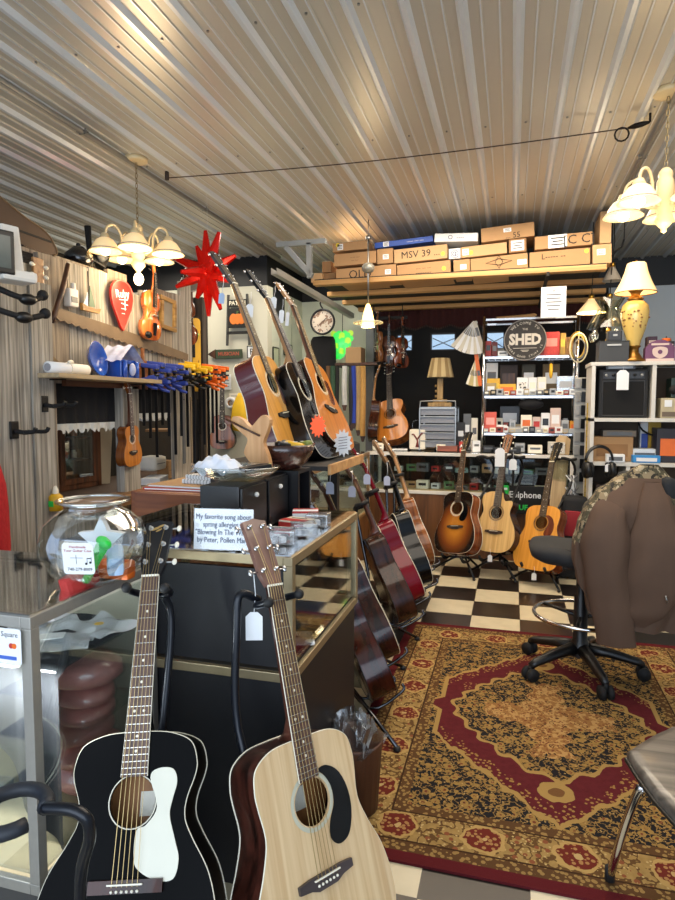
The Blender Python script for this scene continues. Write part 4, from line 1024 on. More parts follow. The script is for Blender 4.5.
for i, (lab, h, b, Y, kw) in enumerate(rk):
    M_, nu = lean_guitar(lab, h, b, Y, (.86, .44, .3), **kw)
    aa = M_.to_3x3().col[1].normalized(); nn = M_.to_3x3().col[2].normalized(); xa_ = M_.to_3x3().col[0].normalized(); t = M_.translation
    word = ('nearest rosewood', 'second brown', 'walnut', 'cherry red', 'glossy black', 'farthest reddish-brown')[i]
    base = V((t.x - .27, t.y, 0))
    s = thing('guitar_stand', 'dark metal tripod stand under the %s guitar of the leaning row' % word, 'guitar stand', base)
    neckp = t + aa * (nu - .16) - nn * .06 - base
    MB().use(DCH).smooth().tube([(0, 0, .10), (0, 0, .4), neckp * .97 + V((0, 0, -.02)), neckp], .010, 8).build('pole', s)
    f = aZ(feet[i][0], feet[i][1], .02) - base; f.z = .022
    if i == 0: fl = [f, V((-.16, .18, .022)), V((-.02, -.27, .022))]
    else: fl = [f, V((-.16, .2, .022)), V((-.1, -.2, .022))]
    for p in fl:
        o = MB().use(DCH).smooth().tube([(0, 0, .17), p], .0085, 8).build('leg', s); mb = MB(); rubber(mb, p - V((0, 0, .006)), .016); mb.build('rubber_foot', o)
    for sx in (-1, 1):
        q = t - base + xa_ * sx * .10 - aa * .012
        o = MB().use(DCH).smooth().tube(spline([(0, 0, .16), q - nn * .14, q + nn * .02, q + nn * .035 + aa * .03], 4), .007, 8).build('cradle_arm', s)
    yk = neckp + nn * .03
    MB().use(RUBBER).smooth().tube([yk - nn * .03 - xa_ * .05, yk - nn * .03 + xa_ * .05], .016, 8).tube([yk - nn * .03 - xa_ * .05, yk + nn * .04 - xa_ * .05], .013, 8).tube([yk - nn * .03 + xa_ * .05, yk + nn * .04 + xa_ * .05], .013, 8).build('neck_yoke', s)
# bench under the upper trio
bn = thing('guitar_bench', 'dark bench with wooden edge behind the black-backed case, carrying three guitars', 'bench', (-1.04, 2.86, 0))
MB().use(mat('bench_top_dark', '#17130f', .6)).box((0, 0, 1.105), (.56, .62, .02)).build('bench_top', bn)
MB().use(TANW).box((.287, 0, 1.10), (.014, .62, .045), bev=.003).build('edge_board', bn)
for sx in (-1, 1):
    for sy in (-1, 1): MB().use(mat('bench_leg', '#1c1510', .6)).box((sx * .2 - .06, sy * .27, .5475), (.05, .05, 1.095)).build('leg', bn)
up = [
 ('honey-topped guitar with red mahogany sides, left of the three raised guitars', (220, 247), (301, 457), 2.72, (.96, -.02, .33), dict(side=mat('gloss_mahogany', '#54120f', .15, coat=.3, var=.15, scale=8), top=HONEY, neck=NECKL, pick='plate', pickm=wood('striped_guard', '#2c0f0a', '#5a2618', .3, .4), head=BOARD, bridge=BLKM)),
 ('black guitar with cream binding, middle of the three raised guitars', (254, 265), (333, 457), 2.90, (.96, -.02, .35), dict(side=BLKLQ, top=BLKLQ, neck=NECKL, head=BLKHD, pick='plate', pickm=BLKSAT, bridge=BOARD, strm=SILV)),
 ('orange-topped guitar with dark round bridge, right of the three raised guitars', (284, 279), (344, 446), 3.06, (.95, -.05, .40), dict(side=WALN, top=CEDAR, neck=NECKW, head=NECKL, pick='plate', pickm=wood('tortoise', '#4a1a0c', '#7a3418', .25, .4), bridge=BLKM, bind=BINDW)),
]
for i, (lab, h, b, Y, n, kw) in enumerate(up): M_, nu = lean_guitar(lab, h, b, Y, n, L=1.04, **kw)
for (px, py, Y, lab, sz) in ((222, 293, 2.74, 'pale blue tag hanging below the head of the honey-topped raised guitar', (.03, .05)), (250, 304, 2.9, 'white tag hanging from the head of the black raised guitar', (.04, .065)), (274, 297, 3.2, 'white tag at the head of the orange-topped raised guitar, left', (.035, .06)), (282, 310, 3.24, 'white tag at the head of the orange-topped raised guitar, middle', (.028, .07)), (288, 312, 3.27, 'narrow white tag at the head of the orange-topped raised guitar, right', (.02, .075))):
    price_tag(lab, aY(px, py, Y), sz, .09 if px == 222 else .06, tilt=.1, col=mat('pale_blue_card', '#a9bcd8', .6) if px == 222 else None)
for (px, py, Y, lab) in ((310, 505, 2.62, 'pale blue tag hanging in front of the nearest leaning guitar'), (352, 486, 3.3, 'pale tag hanging beside the walnut leaning guitar'), (367, 474, 3.6, 'pale tag hanging beside the cherry red leaning guitar'), (387, 476, 4.0, 'pale tag hanging beside the black leaning guitar'), (330, 482, 3.0, 'white tag hanging beside the second leaning guitar')):
    price_tag(lab, aY(px, py, Y), (.042, .062), .09, col=mat('pale_lilac_card', '#c2c8dc', .6))
# starburst price signs
def burst_sign(label, P, r, n, m_, rz, txt):
    t = thing('starburst_sign', label, 'sign', P, rz)
    pts = [((r if i % 2 == 0 else r * .72) * math.cos(2 * PI * i / (2 * n)) * .82, (r if i % 2 == 0 else r * .72) * math.sin(2 * PI * i / (2 * n)) * 1.15) for i in range(2 * n)]
    MB().use(m_).prism(pts, 0, .0015, FRONT).build('card', t)
    mb = MB().use(INK if txt else m_)
    if txt:
        for k in range(5): mb.box((0, -.002, r * (.45 - .22 * k)), (r * .75, .0006, r * .04), (0, -.15, 0))
        mb.build('scribbled_lines', t)
    else: mb.bm.free()
burst_sign('orange starburst price card in front of the raised guitars', aY(318, 426, 2.66), .047, 13, mat('self_glow_orange', '#ff5a1a', .5, emis='#ff5a1a', es=.15), .1, False)  # faint glow put into the card's colour; it is no lamp
burst_sign('white starburst price card with handwriting in front of the orange-topped guitar', aY(343, 443, 2.95), .062, 13, PAPER, -.1, True)
# left counter running to the back
case('long glass counter with wooden top edge behind the leaning guitars', -1.80, -1.25, 3.45, 5.55, .42, .95, wood('counter_wood', '#5a3820', '#86582f', .45, axis=2, scale=20), wood('counter_edge', '#7a5a38', '#a8855a', .5, axis=1, scale=20), sides='LRF', name='counter_case', shelf=(.7,))
for i, (y, z, m_, d, lab) in enumerate(((3.6, .96, mat('orange_case', '#c8641e', .45), (.07, .16, .14), 'orange box on the long counter near the walnut guitar'), (3.85, .96, bagm, (.12, .14, .12), 'clear bag on the long counter'), (4.3, .96, GREYM, (.16, .2, .06), 'grey tray on the long counter'), (4.75, .96, IVORY, (.14, .2, .05), 'cream box on the long counter'), (5.2, .96, mat('dark_box', '#1b1916', .6), (.2, .25, .1), 'dark box on the long counter near the back wall'))):
    o = solo(MB().use(m_).box((0, 0, d[2] / 2), d, bev=.01), 'storage_box' if i != 1 else 'plastic_bag', lab, 'box' if i != 1 else 'bag', (-1.38, y, z), .1 * i)
    MB().use(PAPER).box((d[0] / 2 + .0006, 0, d[2] * .5), (.001, d[1] * .4, d[2] * .3)).build('label', o)
for i in range(8):
    m_ = random.choice((PAPER, GREYM, BLK, ORGM, SILV, IVORY))
    o = solo(MB().use(m_).box((0, 0, .03), (.12, .12, .06), bev=.006), 'stock_box', '%s small stock box inside the long counter, number %d from the front' % ({PAPER: 'white', GREYM: 'grey', BLK: 'black', ORGM: 'orange', SILV: 'silver', IVORY: 'cream'}[m_], i + 1), 'box', (-1.42, 3.62 + .24 * i, .703), .1 * i, 'boxes inside the long counter')
    MB().use(INKB).box((.0605, 0, .03), (.001, .07, .012)).build('print', o)
# waste bin with plastic, by the dreadnought
t = thing('waste_bin', 'brown bin filled with clear plastic behind the dreadnought guitar', 'bin', aZ(338, 800, 0))
t.location = (-.62, 1.93 + .14, 0)
t.location = (-.50, 1.98, 0)
MB().use(wood('bin_brown', '#3d2318', '#5f3a26', .5, axis=2)).smooth().lathe([(0, .002), (.085, .003), (.10, .24), (.104, .25), (.096, .25), (.082, .01), (0, .012)], 22).build('bin', t)
MB().use(bagm).smooth(False).grid(lambda u, v: ((.02 + .085 * (1 - v)) * math.cos(2 * PI * u) * (1 + .15 * math.sin(u * 31 + v * 9)), (.02 + .085 * (1 - v)) * math.sin(2 * PI * u) * (1 + .15 * math.sin(u * 23)), .24 + .09 * math.sin(PI * .5 * v) + .02 * math.sin(u * 37 + v * 12)), 30, 8, closed_u=True).build('plastic_liner', t)
# ================================================================ LEFT: BARN-BOARD WALL AND WHAT HANGS ON IT
def onwall(px, py, off=0.02): return aX(px, py, XP + off)          # point just in front of the boards
RW = R(90)                                                       # things facing +X
WL = lambda p: MX.Translation(V(p)) @ MX.Rotation(RW, 4, 'Z')
def hang(px, py, off, roll=0): return WL(onwall(px, py, off)) @ FRONT @ MX.Rotation(roll, 4, 'Z')
# two-man saw
a_, b_ = onwall(56, 313, .03), onwall(188, 357, .03)
t = thing('crosscut_saw', 'long rusty crosscut saw hanging slanted across the barn boards', 'saw', a_)
d = b_ - a_; L = math.hypot(d.y, d.z); ang = math.atan2(d.z, d.y)
SM = MX.Rotation(RW, 4, 'Z') @ FRONT @ MX.Rotation(ang, 4, 'Z')
pts = [(0, .03), (L * .3, .036), (L * .6, .034), (L, .022), (L, -.012)]
n = 46
for i in range(n + 1):
    x = L * (1 - i / n); pts.append((x, -.036 + .014 * abs(2 * x / L - 1) ** 2 - (.014 if i % 2 else 0)))
RUST = mat('rusty_steel', '#75634f', .6, .3, var=.3, scale=12)
mb = MB().use(RUST).at(SM).prism(pts, -.0015, .0015); mb.build('blade', t)
h0 = onwall(54, 316, .05) - a_; h1 = onwall(68, 264, .05) - a_
MB().use(DKW).smooth().tube([h0 + (h0 - h1) * .12, h0, (h0 + h1) / 2 + V((0, .01, 0)), h1], [.010, .013, .015, .012], 8).build('handle', t)
# small white dispenser
t = thing('dispenser', 'small white plastic dispenser box on the barn boards by the saw handle', 'box', onwall(71, 298, .03), RW)
MB().use(WHITE).box((0, 0, 0), (.075, .045, .10), bev=.01).build('case', t); MB().use(GREYM).box((0, -.024, -.01), (.05, .003, .03), bev=.001).build('label', t); MB().use(WHITE).cyl((.02, 0, .05), (.02, 0, .085), .014, n=10).build('nozzle', t)
# sailboat plaque
t = thing('boat_ornament', 'small painted sailboat ornament hanging on the barn boards', 'ornament', onwall(89, 312, .025), RW)
MB().use(wood('boat_hull', '#7a5524', '#b88a44', .5, axis=0)).prism([(-.075, 0), (.07, .0), (.085, .03), (.03, .022), (-.06, .03), (-.08, .04)], 0, .02, FRONT).build('hull', t)
MB().use(mat('green_sail', '#4c6a52', .6)).prism([(-.01, .03), (.045, .035), (.005, .15)], .004, .01, FRONT).build('sail', t)
MB().use(PAPER).prism([(-.02, .03), (-.055, .04), (-.018, .11)], .004, .01, FRONT).build('jib', t)
MB().use(INK).cyl((-.012, -.008, .02), (-.012, -.008, .23), .003, n=6).build('mast', t)
# red teardrop plaque
t = thing('teardrop_plaque', 'red teardrop-shaped plaque with white writing on the barn boards', 'plaque', onwall(121, 304, .03), RW)
tp = spline([(0, -.165, 0), (.06, -.085, 0), (.108, .0, 0), (.113, .075, 0), (.07, .13, 0), (0, .146, 0), (-.07, .13, 0), (-.113, .075, 0), (-.108, 0, 0), (-.06, -.085, 0)], 5, closed=True)
RDP = mat('red_gloss', '#d4231c', .35, coat=.3)
MB().use(RDP).prism([(p.x, p.y) for p in tp], 0, .014, FRONT).build('plate', t)
MB().use(mat('pale_red', '#e8645a', .5)).smooth().tube([(p.x * .96, -.0145, p.y * .96) for p in tp], .003, 5, closed=True).build('rim', t)
lettering('Ruby', .07, t, PAPER, MX.Translation((-.005, -.0155, .06)) @ MX.Rotation(-.15, 4, 'Y') @ FRONT)
mb = MB().use(PAPER)
for (x, z, l, a) in ((0, .025, .08, -.1), (.015, .0, .07, .05), (.005, -.03, .05, -.05), (0, -.06, .03, 0)): mb.box((x, -.0155, z), (l, .002, .004), (0, a, 0))
mb.box((.02, -.0155, .0), (.004, .002, .08)); mb.build('white_scrollwork', t)
# violins
violin('orange-brown violin hanging on the barn boards beside the red plaque', WL(onwall(152, 340, .08)) @ MX.Rotation(R(-10), 4, 'Z') @ FRONT @ MX.Rotation(-.06, 4, 'Z'), VIOLIN, .92)
t = thing('picture_frame', 'empty gold-brown wooden frame behind the orange-brown violin', 'frame', onwall(168, 314, .025), RW)
FRW = wood('frame_wood', '#8a6630', '#c09858', .4, axis=0)
mb = MB().use(FRW)
for (c, d) in (((0, 0, .10), (.2, .025, .03)), ((0, 0, -.10), (.2, .025, .03)), ((.085, 0, 0), (.03, .025, .17)), ((-.085, 0, 0), (.03, .025, .17))): mb.box(c, d, (0, 0.06, 0), bev=.004)
mb.build('moulding', t); MB().use(mat('grey_backing', '#8f8a7e', .7)).box((0, .008, 0), (.15, .004, .18)).build('backing', t)
violin('dark brown violin seen edge-on at the end of the barn boards', MX.Translation(aY(187, 345, 4.36)) @ MX.Rotation(R(58), 4, 'Z') @ FRONT, VIOLIND, .98)
# banjo-like gauge on a pole
t = thing('mandolin_banjo', 'small round-headed banjo hanging head-down at the end of the barn boards', 'banjo', aY(190, 283, 4.45), R(40))
MB().use(SILV).smooth().lathe([(0, -.02), (.07, -.02), (.074, 0), (.07, .02), (0, .022)], 24, FRONT).build('rim', t)
MB().use(mat('grey_skin', '#77736c', .6)).prism(circ(.064, 24), .0225, .024, FRONT).build('head', t)
for i in range(10):
    a = 2 * PI * i / 10; MB().use(CHROME).cyl((.074 * math.cos(a), .015, .074 * math.sin(a)), (.074 * math.cos(a), -.028, .074 * math.sin(a)), .004, n=6).build('lug', t)
MB().use(NECKW).box((0, -.01, -.26), (.035, .02, .40), bev=.006).build('neck', t)
MB().use(BLKM).box((0, -.01, -.52), (.06, .016, .12), bev=.006).build('headstock', t)
# yellow level leaning in the corner
lv = aY(196, 355, 4.5)
t = thing('spirit_level', 'yellow spirit level standing upright behind the orange clamps', 'level', (lv.x, lv.y, lv.z), R(60))
MB().use(YELM).prism(rrect(.075, .58, .03), -.012, .012, FRONT).build('body', t)
lettering('LEVEL', .06, t, INK, MX.Translation((0, -.0135, -.12)) @ FRONT @ MX.Rotation(R(90), 4, 'Z'))
MB().use(mat('vial', '#b7d84a', .2)).smooth().cyl((-.02, -.012, .16), (.02, -.012, .16), .01, n=8).build('vial', t)
# dark post at end of partition
mb = MB().use(wood('dark_barn_post', '#2b2520', '#544a40', .85, axis=2, stretch=.05)); c = aY(201, 380, 4.62)
structure(MB().use(MATS['dark_barn_post']).box((c.x, 4.62, 1.12), (.09, .09, 2.25)).build('trim_3'))
MB().bm.free()
# red foil star balloon
sc_ = aY(208, 272, 4.15)
t = thing('foil_star', 'shiny red many-pointed foil star hanging above the clamps', 'ornament', sc_)
FOIL = mat('red_foil', '#d81e14', .18, .55, var=.1)
MB().use(FOIL).smooth().ball((0, 0, 0), .07, 10).build('core', t)
spikes = []
for i in range(8): a = 2 * PI * i / 8 + .39; spikes.append((V((math.cos(a), -.12, math.sin(a))), .24 + .05 * math.sin(i * 2.3)))
for i in range(2): a = 2 * PI * i / 2 + .2; spikes.append((V((.6 * math.cos(a), -.8, .6 * math.sin(a))), .2))
spikes.append((V((-.05, .1, -1)), .30)); spikes.append((V((-.05, 0, 1)), .28))
for dv, l in spikes:
    dv = dv.normalized(); MB().use(FOIL).smooth(False).tube([dv * .03, dv * l * .55, dv * l * .86, dv * l * 1.05], [.046, .036, .022, .014], 6).build('spike', t)
MB().use(PAPER).cyl((0, 0, .2), (0, .0, ZC - sc_.z), .001, n=4).build('string', t)
# shelf with its things
p0, p1 = aX(44, 374, XP + .12), aX(150, 380, XP + .12)
zs = aX(90, 375, -2.2).z - .012
t = thing('wall_shelf', 'weathered board shelf on the barn wall carrying blue pottery', 'shelf', (XP + .11, (p0.y + p1.y) / 2, zs))
sl_ = p1.y - p0.y
MB().use(wood('shelf_board', '#8d7a5e', '#b39d7a', .7, axis=1, stretch=.05)).box((0, 0, 0), (.2, sl_, .024), bev=.002).build('board', t)
for sy in (-.4, .38): MB().use(mat('dark_iron', '#241e1a')).box((-.09, sy * sl_, -.06), (.006, .025, .1)).box((-.02, sy * sl_, -.018), (.15, .025, .006)).build('bracket', t)
zt_ = zs + .013
def shelfp(px, off=.11): q = aX(px, 372, XP + off); return V((XP + off, q.y, zt_))
t = thing('paper_roll', 'white paper roll tied with ribbon on the weathered shelf', 'roll', shelfp(68) + V((0, 0, .031)), RW)
mb = MB().use(PAPER).smooth().tube([(-.15, 0, 0), (.15, 0, 0)], .03, 16); mb.build('roll', t)
MB().use(mat('grey_core', '#8a8a90', .8)).prism(circ(.02, 14), 0, .002, MX.Translation((-.151, 0, 0)) @ MX.Rotation(-PI / 2, 4, 'Y')).build('hollow', t)
MB().use(IVORY).smooth().tube([(.0, .032 * math.cos(a), .032 * math.sin(a)) for a in [i * PI / 6 for i in range(12)]], .004, 5, closed=True).ball((0, -.02, .035), .016, 6, (1.4, .6, .7)).build('ribbon', t)
t = thing('driftwood', 'rough piece of brown wood behind the paper roll on the shelf', 'wood', shelfp(54, .06), RW)
MB().use(wood('driftwood_m', '#5a4630', '#86704e', .8, axis=0)).prism([(-.1, 0), (.08, 0), (.09, .04), (.02, .07), (-.06, .12), (-.1, .09)], -.012, .012, FRONT).build('slab', t)
BLU = mat('blue_glaze', '#1f4fae', .2, coat=.6)
t = thing('bowl', 'cobalt blue glazed bowl standing on edge on the weathered shelf', 'bowl', M=WL(shelfp(99) + V((-.02, 0, .10))) @ MX.Rotation(R(80), 4, 'X') @ MX.Rotation(.15, 4, 'Y'))
MB().use(BLU).smooth().lathe([(0, -.03), (.045, -.03), (.075, -.01), (.098, .018), (.102, .022), (.095, .02), (.07, -.004), (.04, -.018), (0, -.02)], 28).build('bowl', t)
t = thing('birdhouse', 'blue and white birdhouse with a cloth roof on the weathered shelf', 'birdhouse', shelfp(121), RW)
MB().use(BLU).box((0, 0, .055), (.15, .11, .11), bev=.006).build('walls', t)
MB().use(BLKM).prism(circ(.02, 16, (0, .065)), .0555, .057, FRONT).build('entrance', t)
for x in (-.06, .06): MB().use(BLU).smooth().cyl((x, -.07, 0), (x, -.07, .1), .014, n=10).build('post', t)
RF = mat('blue_white_cloth', '#b6bcdc', .8, var=.45, scale=30)
mb = MB().use(RF).smooth()
for sx in (-1, 1): mb.grid(lambda u, v: (sx * (.005 + .12 * u), -.085 + .17 * v, .195 - .10 * u + .006 * math.sin(v * 14)), 8, 14)
mb.build('roof', t); MB().use(RF).smooth().ball((0, -.08, .05), .03, 8, (.8, .6, 1.3)).build('bow', t)
t = thing('toy_guitar', 'small brown wooden guitar ornament at the end of the shelf', 'ornament', shelfp(143, .08), RW)
MB().use(wood('toy_wood', '#6a3c1e', '#8f5a30', .5, axis=2)).prism([(p[0] * .75, p[1] * .45 + .0) for p in outline('uke', False, 4)], -.012, .012, FRONT).box((0, 0, .16), (.02, .016, .09)).build('body', t)
# board under the shelf, with hooks
structure(MB().use(wood('rail_brown', '#4a2a1a', '#70442a', .6, axis=1, stretch=.06)).box((XP + .02, 3.45, 1.515), (.03, 1.1, .06)).build('trim_4'))
# black valance curtains with lace
LACE = mat('white_lace', '#c9c9c4', .9, var=.2, scale=60)
def curtain(px0, px1, pyb, lab):
    y0_, y1_ = yAt(px0, 420), yAt(px1, 400); zb = aX((px0 + px1) / 2, pyb, XP - .03).z; zt2 = oz1 + .02
    mb = MB().use(cloth).smooth().grid(lambda u, v: (XP - .035 + .008 * math.sin(u * 40) * v, y0_ + (y1_ - y0_) * u, zt2 + (zb - zt2) * v), 60, 6)
    o = solo(mb, 'valance_curtain', lab, 'curtain')
    def lc(u, v): return (XP - .033 + .008 * math.sin(u * 40) + .004 * math.sin(u * 120) * v, y0_ + (y1_ - y0_) * u, zb - (.045 + .012 * math.sin(u * 70)) * v)
    MB().use(LACE).smooth().grid(lc, 160, 4).build('lace_edge', o)
curtain(52, 119, 423, 'black valance with white lace edge over the left window of the barn wall')
curtain(136, 181, 413, 'black valance with white lace edge over the right window of the barn wall')
# inside the openings
def inside(px, py, X_): return aX(px, py, X_)
p = inside(78, 480, -2.95)
t = thing('curio_cabinet', 'old dark wooden cabinet with glass door seen through the barn-wall window', 'cabinet', (-3.05, p.y + .03, .786), RW - .12)
OLDW = wood('old_cabinet_wood', '#3a1f10', '#6d4022', .5, axis=2)
mb = MB().use(OLDW)
for (c, d) in (((-.19, 0, .27), (.05, .2, .54)), ((.19, 0, .27), (.05, .2, .54)), ((0, 0, .02), (.43, .2, .04)), ((0, 0, .52), (.43, .2, .05)), ((0, .09, .27), (.4, .02, .5))): mb.box(c, d, bev=.004)
mb.build('carcass', t)
dr = MB().use(OLDW).box((0, -.105, .06), (.33, .014, .04)).box((0, -.105, .48), (.33, .014, .04)).box((-.15, -.105, .27), (.035, .014, .4)).box((.15, -.105, .27), (.035, .014, .4)).build('door', t); MB().use(GLS).box((0, -.105, .27), (.28, .004, .39)).build('pane', dr)
MB().use(OLDW).box((0, 0, .2), (.34, .15, .012)).box((0, 0, .36), (.34, .15, .012)).build('shelves', t)
for k, (x, z, m_) in enumerate(((-.1, .21, CARD), (-.03, .21, REDM), (.05, .21, IVORY), (.1, .21, CARD3), (-.08, .045, SILV), (.06, .37, ORGM), (-.05, .37, IVORY))):
    o = solo(MB().use(m_).smooth().lathe([(0, 0), (.022, .002), (.024, .04), (.014, .052), (.016, .06), (0, .06)], 10), 'jar', ('brown', 'red', 'cream', 'dark brown', 'silver', 'orange', 'pale')[k] + ' small jar behind the glass door of the old cabinet', 'jar', M=t.matrix_world @ MX.Translation((x, 0, z)), group='jars in the old cabinet')
p = inside(107, 450, -2.9)
t = thing('plank', 'pale leaning board behind the barn-wall window beside the old cabinet', 'board', M=MX.Translation((-2.95, p.y, .79)) @ MX.Rotation(-.10, 4, 'X'))
MB().use(mat('pale_ply', '#b9ab92', .7)).box((0, 0, .30), (.018, .17, .60), bev=.002).build('board', t)
for i, (px, py, X_, d, m_, lab, k) in enumerate(((150, 410, -2.75, (.1, .24, .17), PAPER, 'white paper sack hanging high in the right barn-wall window', 'paper_sack'), (152, 463, -2.7, (.16, .2, .11), mat('white_bag', '#d9d5cb', .7), 'white bag behind the ukulele in the right barn-wall window', 'bag'), (165, 470, -2.72, (.1, .10, .16), CARD, 'small cardboard box at the right end of the barn-wall window', 'cardboard_box'), (155, 480, -2.62, (.14, .26, .055), PAPER, 'long white carton lying on the bench in the right barn-wall window', 'carton'), (160, 430, -2.85, (.2, .26, .02), CARD3, 'brown flat box on a shelf in the right barn-wall window', 'flat_box'))):
    q = inside(px, py, X_)
    mb = MB().use(m_).smooth(i < 2).box((0, 0, 0), d, (0, 0, .1 * i), bev=.03 if i < 2 else .003)
    o = solo(mb, k, lab, 'bag' if i < 2 else 'box', q)
    MB().use(CARD3 if i > 1 else GREYM).box((d[0] / 2 + .001, 0, 0), (.001, d[1] * .7, .006), (0, 0, .1 * i)).build('crease', o)
# ukulele on the post
guitar('small honey-coloured ukulele hanging on the post between the barn-wall windows', WL(onwall(134, 466, .075)) @ FRONT @ MX.Rotation(.06, 4, 'Z'), 'uke', CEDAR, KOA, BINDB, NECKW, BOARDR, KOA, tuner=IVORY, nf=14, sl=.40, depth=(.072, .064), hlen=.12, name='ukulele', cat='ukulele', nstr=4, strm=NYLON, k=.92, hbend=10)
# guitar hanger hooks on the column
for (px, py, lab) in ((14, 430, 'black guitar hanger on the tall barn column, lower one'), (44, 404, 'black guitar hanger at the right edge of the tall barn column, upper one')):
    p = aX(px, py, XP + .075)
    t = thing('guitar_hanger', lab, 'hook', p, RW)
    MB().use(BLK).box((0, 0, 0), (.05, .014, .085), bev=.004).build('plate', t)
    MB().use(BLKM).smooth().tube(spline([(0, -.01, -.005), (0, -.06, -.012), (0, -.09, -.008)], 4), .011, 8).build('arm', t)
    for sx in (-1, 1): MB().use(BLKM).smooth().tube(spline([(0, -.085, -.01), (sx * .035, -.095, -.008), (sx * .04, -.15, -.006), (sx * .042, -.165, .012)], 4), .010, 8).build('prong', t)
# thin chain / wire by the column
MBc = MB().use(mat('dark_iron', '#241e1a')).smooth().tube(spline([onwall(48, 388, .03), onwall(45, 400, .05), onwall(48, 415, .03), onwall(47, 455, .03)], 5), .004, 5)
o = solo(MBc, 'hanging_wire', 'thin dark wire hanging beside the tall barn column', 'wire')
structure(MB().use(mat('mottled_room_shade', '#1d1712', .8, var=.5, scale=9)).box((-3.25, 4.9, .95), (.04, 1.9, 1.25)).build('shade_sheet_side'))  # dark mottled sheet added so the right opening looks unlit and cluttered
# bar clamps
CB = mat('clamp_blue', '#2a3f96', .4); CY = mat('clamp_yellow', '#e0b41c', .4); CO = mat('clamp_orange', '#f0701a', .4)
structure(MB().use(wood('clamp_rail', '#4a3a2c', '#6e5a44', .7, axis=1)).box((XP + .03, 4.15, 1.60), (.04, 1.0, .05)).build('trim_5'))
for i in range(14):
    px = 146 + i * 6.2; yy = aX(px, 380, XP + .12).y if i < 10 else aX(146 + 9 * 6.2, 380, XP + .12).y + (i - 9) * .07
    kind = 'blue' if i < 6 else ('yellow' if i < 10 else 'orange'); cm = {'blue': CB, 'yellow': CY, 'orange': CO}[kind]
    z = 1.585 + .02 * math.sin(i * 2.1) + (.03 if i > 5 else 0)
    nth = ('first', 'second', 'third', 'fourth', 'fifth', 'sixth')[i if i < 6 else (i - 6 if i < 10 else i - 10)]
    t = thing('bar_clamp', '%s-jawed bar clamp on the barn-wall rail, %s of the %s ones from the left' % (kind, nth, kind), 'clamp', (XP + .10, yy, z), .1 * math.sin(i * 3.3), 'bar clamps on the barn wall')
    L_ = .34 + .10 * (i % 3) + (.12 if i > 5 else 0)
    MB().use(mat('clamp_bar', '#1a1a1c', .4, .5)).box((0, 0, -L_ / 2 + .03), (.02, .007, L_ + .06)).build('bar', t)
    MB().use(cm).box((.05, 0, .045), (.13, .028, .03), (0, .12, 0), bev=.008).build('fixed_jaw', t)
    sj = MB().use(cm if kind != 'yellow' else BLK).box((.045, 0, -.04), (.12, .032, .035), (0, -.15, 0), bev=.01).smooth().tube([(.0, 0, -.05), (.05, 0, -.085), (.10, 0, -.10)], [.014, .012, .009], 8).build('sliding_jaw', t)
    for zz_ in (.02, -.015): MB().use(BLK if kind != 'yellow' else YELM).smooth().cyl((.10, 0, zz_ - .006), (.10, 0, zz_ + .006), .016, n=10).build('pad', t)
# loose bars / yardsticks below the clamps
for i, (px, m_, lab) in enumerate(((184, GREYM, 'grey steel rule hanging below the clamps, leftmost'), (192, wood('stick_a', '#6a5a48', '#93826c', .8, axis=2), 'weathered wooden slat hanging below the clamps, beside the grey rule'), (199, BLKM, 'black bar hanging below the clamps, right of the slat'), (207, wood('stick_b', '#544636', '#7d6c56', .8, axis=2), 'brown wooden slat hanging below the clamps, rightmost'))):
    p = aX(px, 430, -2.34) if i < 2 else aY(px, 430, 4.55)
    o = solo(MB().use(m_).box((0, 0, 0), (.008, .035, .50), bev=.002), 'yard_ruler', lab, 'ruler', p); MB().use(BLKM).cyl((.006, 0, .225), (-.004, 0, .225), .006, n=8).build('hang_hole', o)
# things on top of the wall: case, viewer, lamps, kettle
t = thing('instrument_case', 'worn dark brown instrument case on top of the wall at the far left', 'case', aX(12, 250, -2.55) , RW)
CASEM = mat('worn_leather', '#4a3628', .7, var=.25, scale=8)
q = aX(14, 252, -2.5)
sec = spline([(-.25, 0, 0), (.16, 0, 0), (.165, .07, 0), (.09, .12, 0), (-.04, .15, 0), (-.25, .22, 0)], 4, closed=False)
MB().use(CASEM).prism([(p.x, p.y) for p in sec], -.12, .12, FRONT).build('shell', t)
MB().use(mat('case_edge', '#6a5238', .6)).smooth().tube([(p.x, -.121, p.y) for p in sec[4:]], .005, 5).build('edge_trim', t); MB().use(BLKM).box((-.05, -.122, .07), (.40, .004, .010)).build('seam', t)
t = thing('headstock_pair', 'unfinished guitar neck with bright tuners standing on top of the barn wall', 'guitar neck', aX(38, 282, -2.34), RW)
MB().use(NECKL).box((0, 0, .03), (.07, .016, .18), bev=.004).build('headstock', t)
for sx in (-1, 1):
    for k in range(3): MB().use(IVORY).smooth().ball((sx * .05, -.01, -.02 + .05 * k), .014, 8, (1, .7, .8)).cyl((sx * .03, -.01, -.02 + .05 * k), (sx * .05, -.01, -.02 + .05 * k), .004, n=6).build('tuning_machine', t)
t = thing('desk_magnifier', 'white device with black screen clamped on the column at the far left', 'device', aX(4, 262, -2.2), R(70))
MB().use(WHITE).box((.03, .03, .05), (.12, .09, .24), bev=.012, taper=(.7, .8)).box((.04, 0, -.06), (.16, .13, .05), bev=.015).build('housing', t)
MB().use(BLK).box((-.05, -.05, .03), (.13, .04, .19), bev=.008).build('screen_frame', t); MB().use(mat('dim_glass', '#59605c', .15)).box((-.05, -.0715, .03), (.09, .002, .14)).build('screen', t)
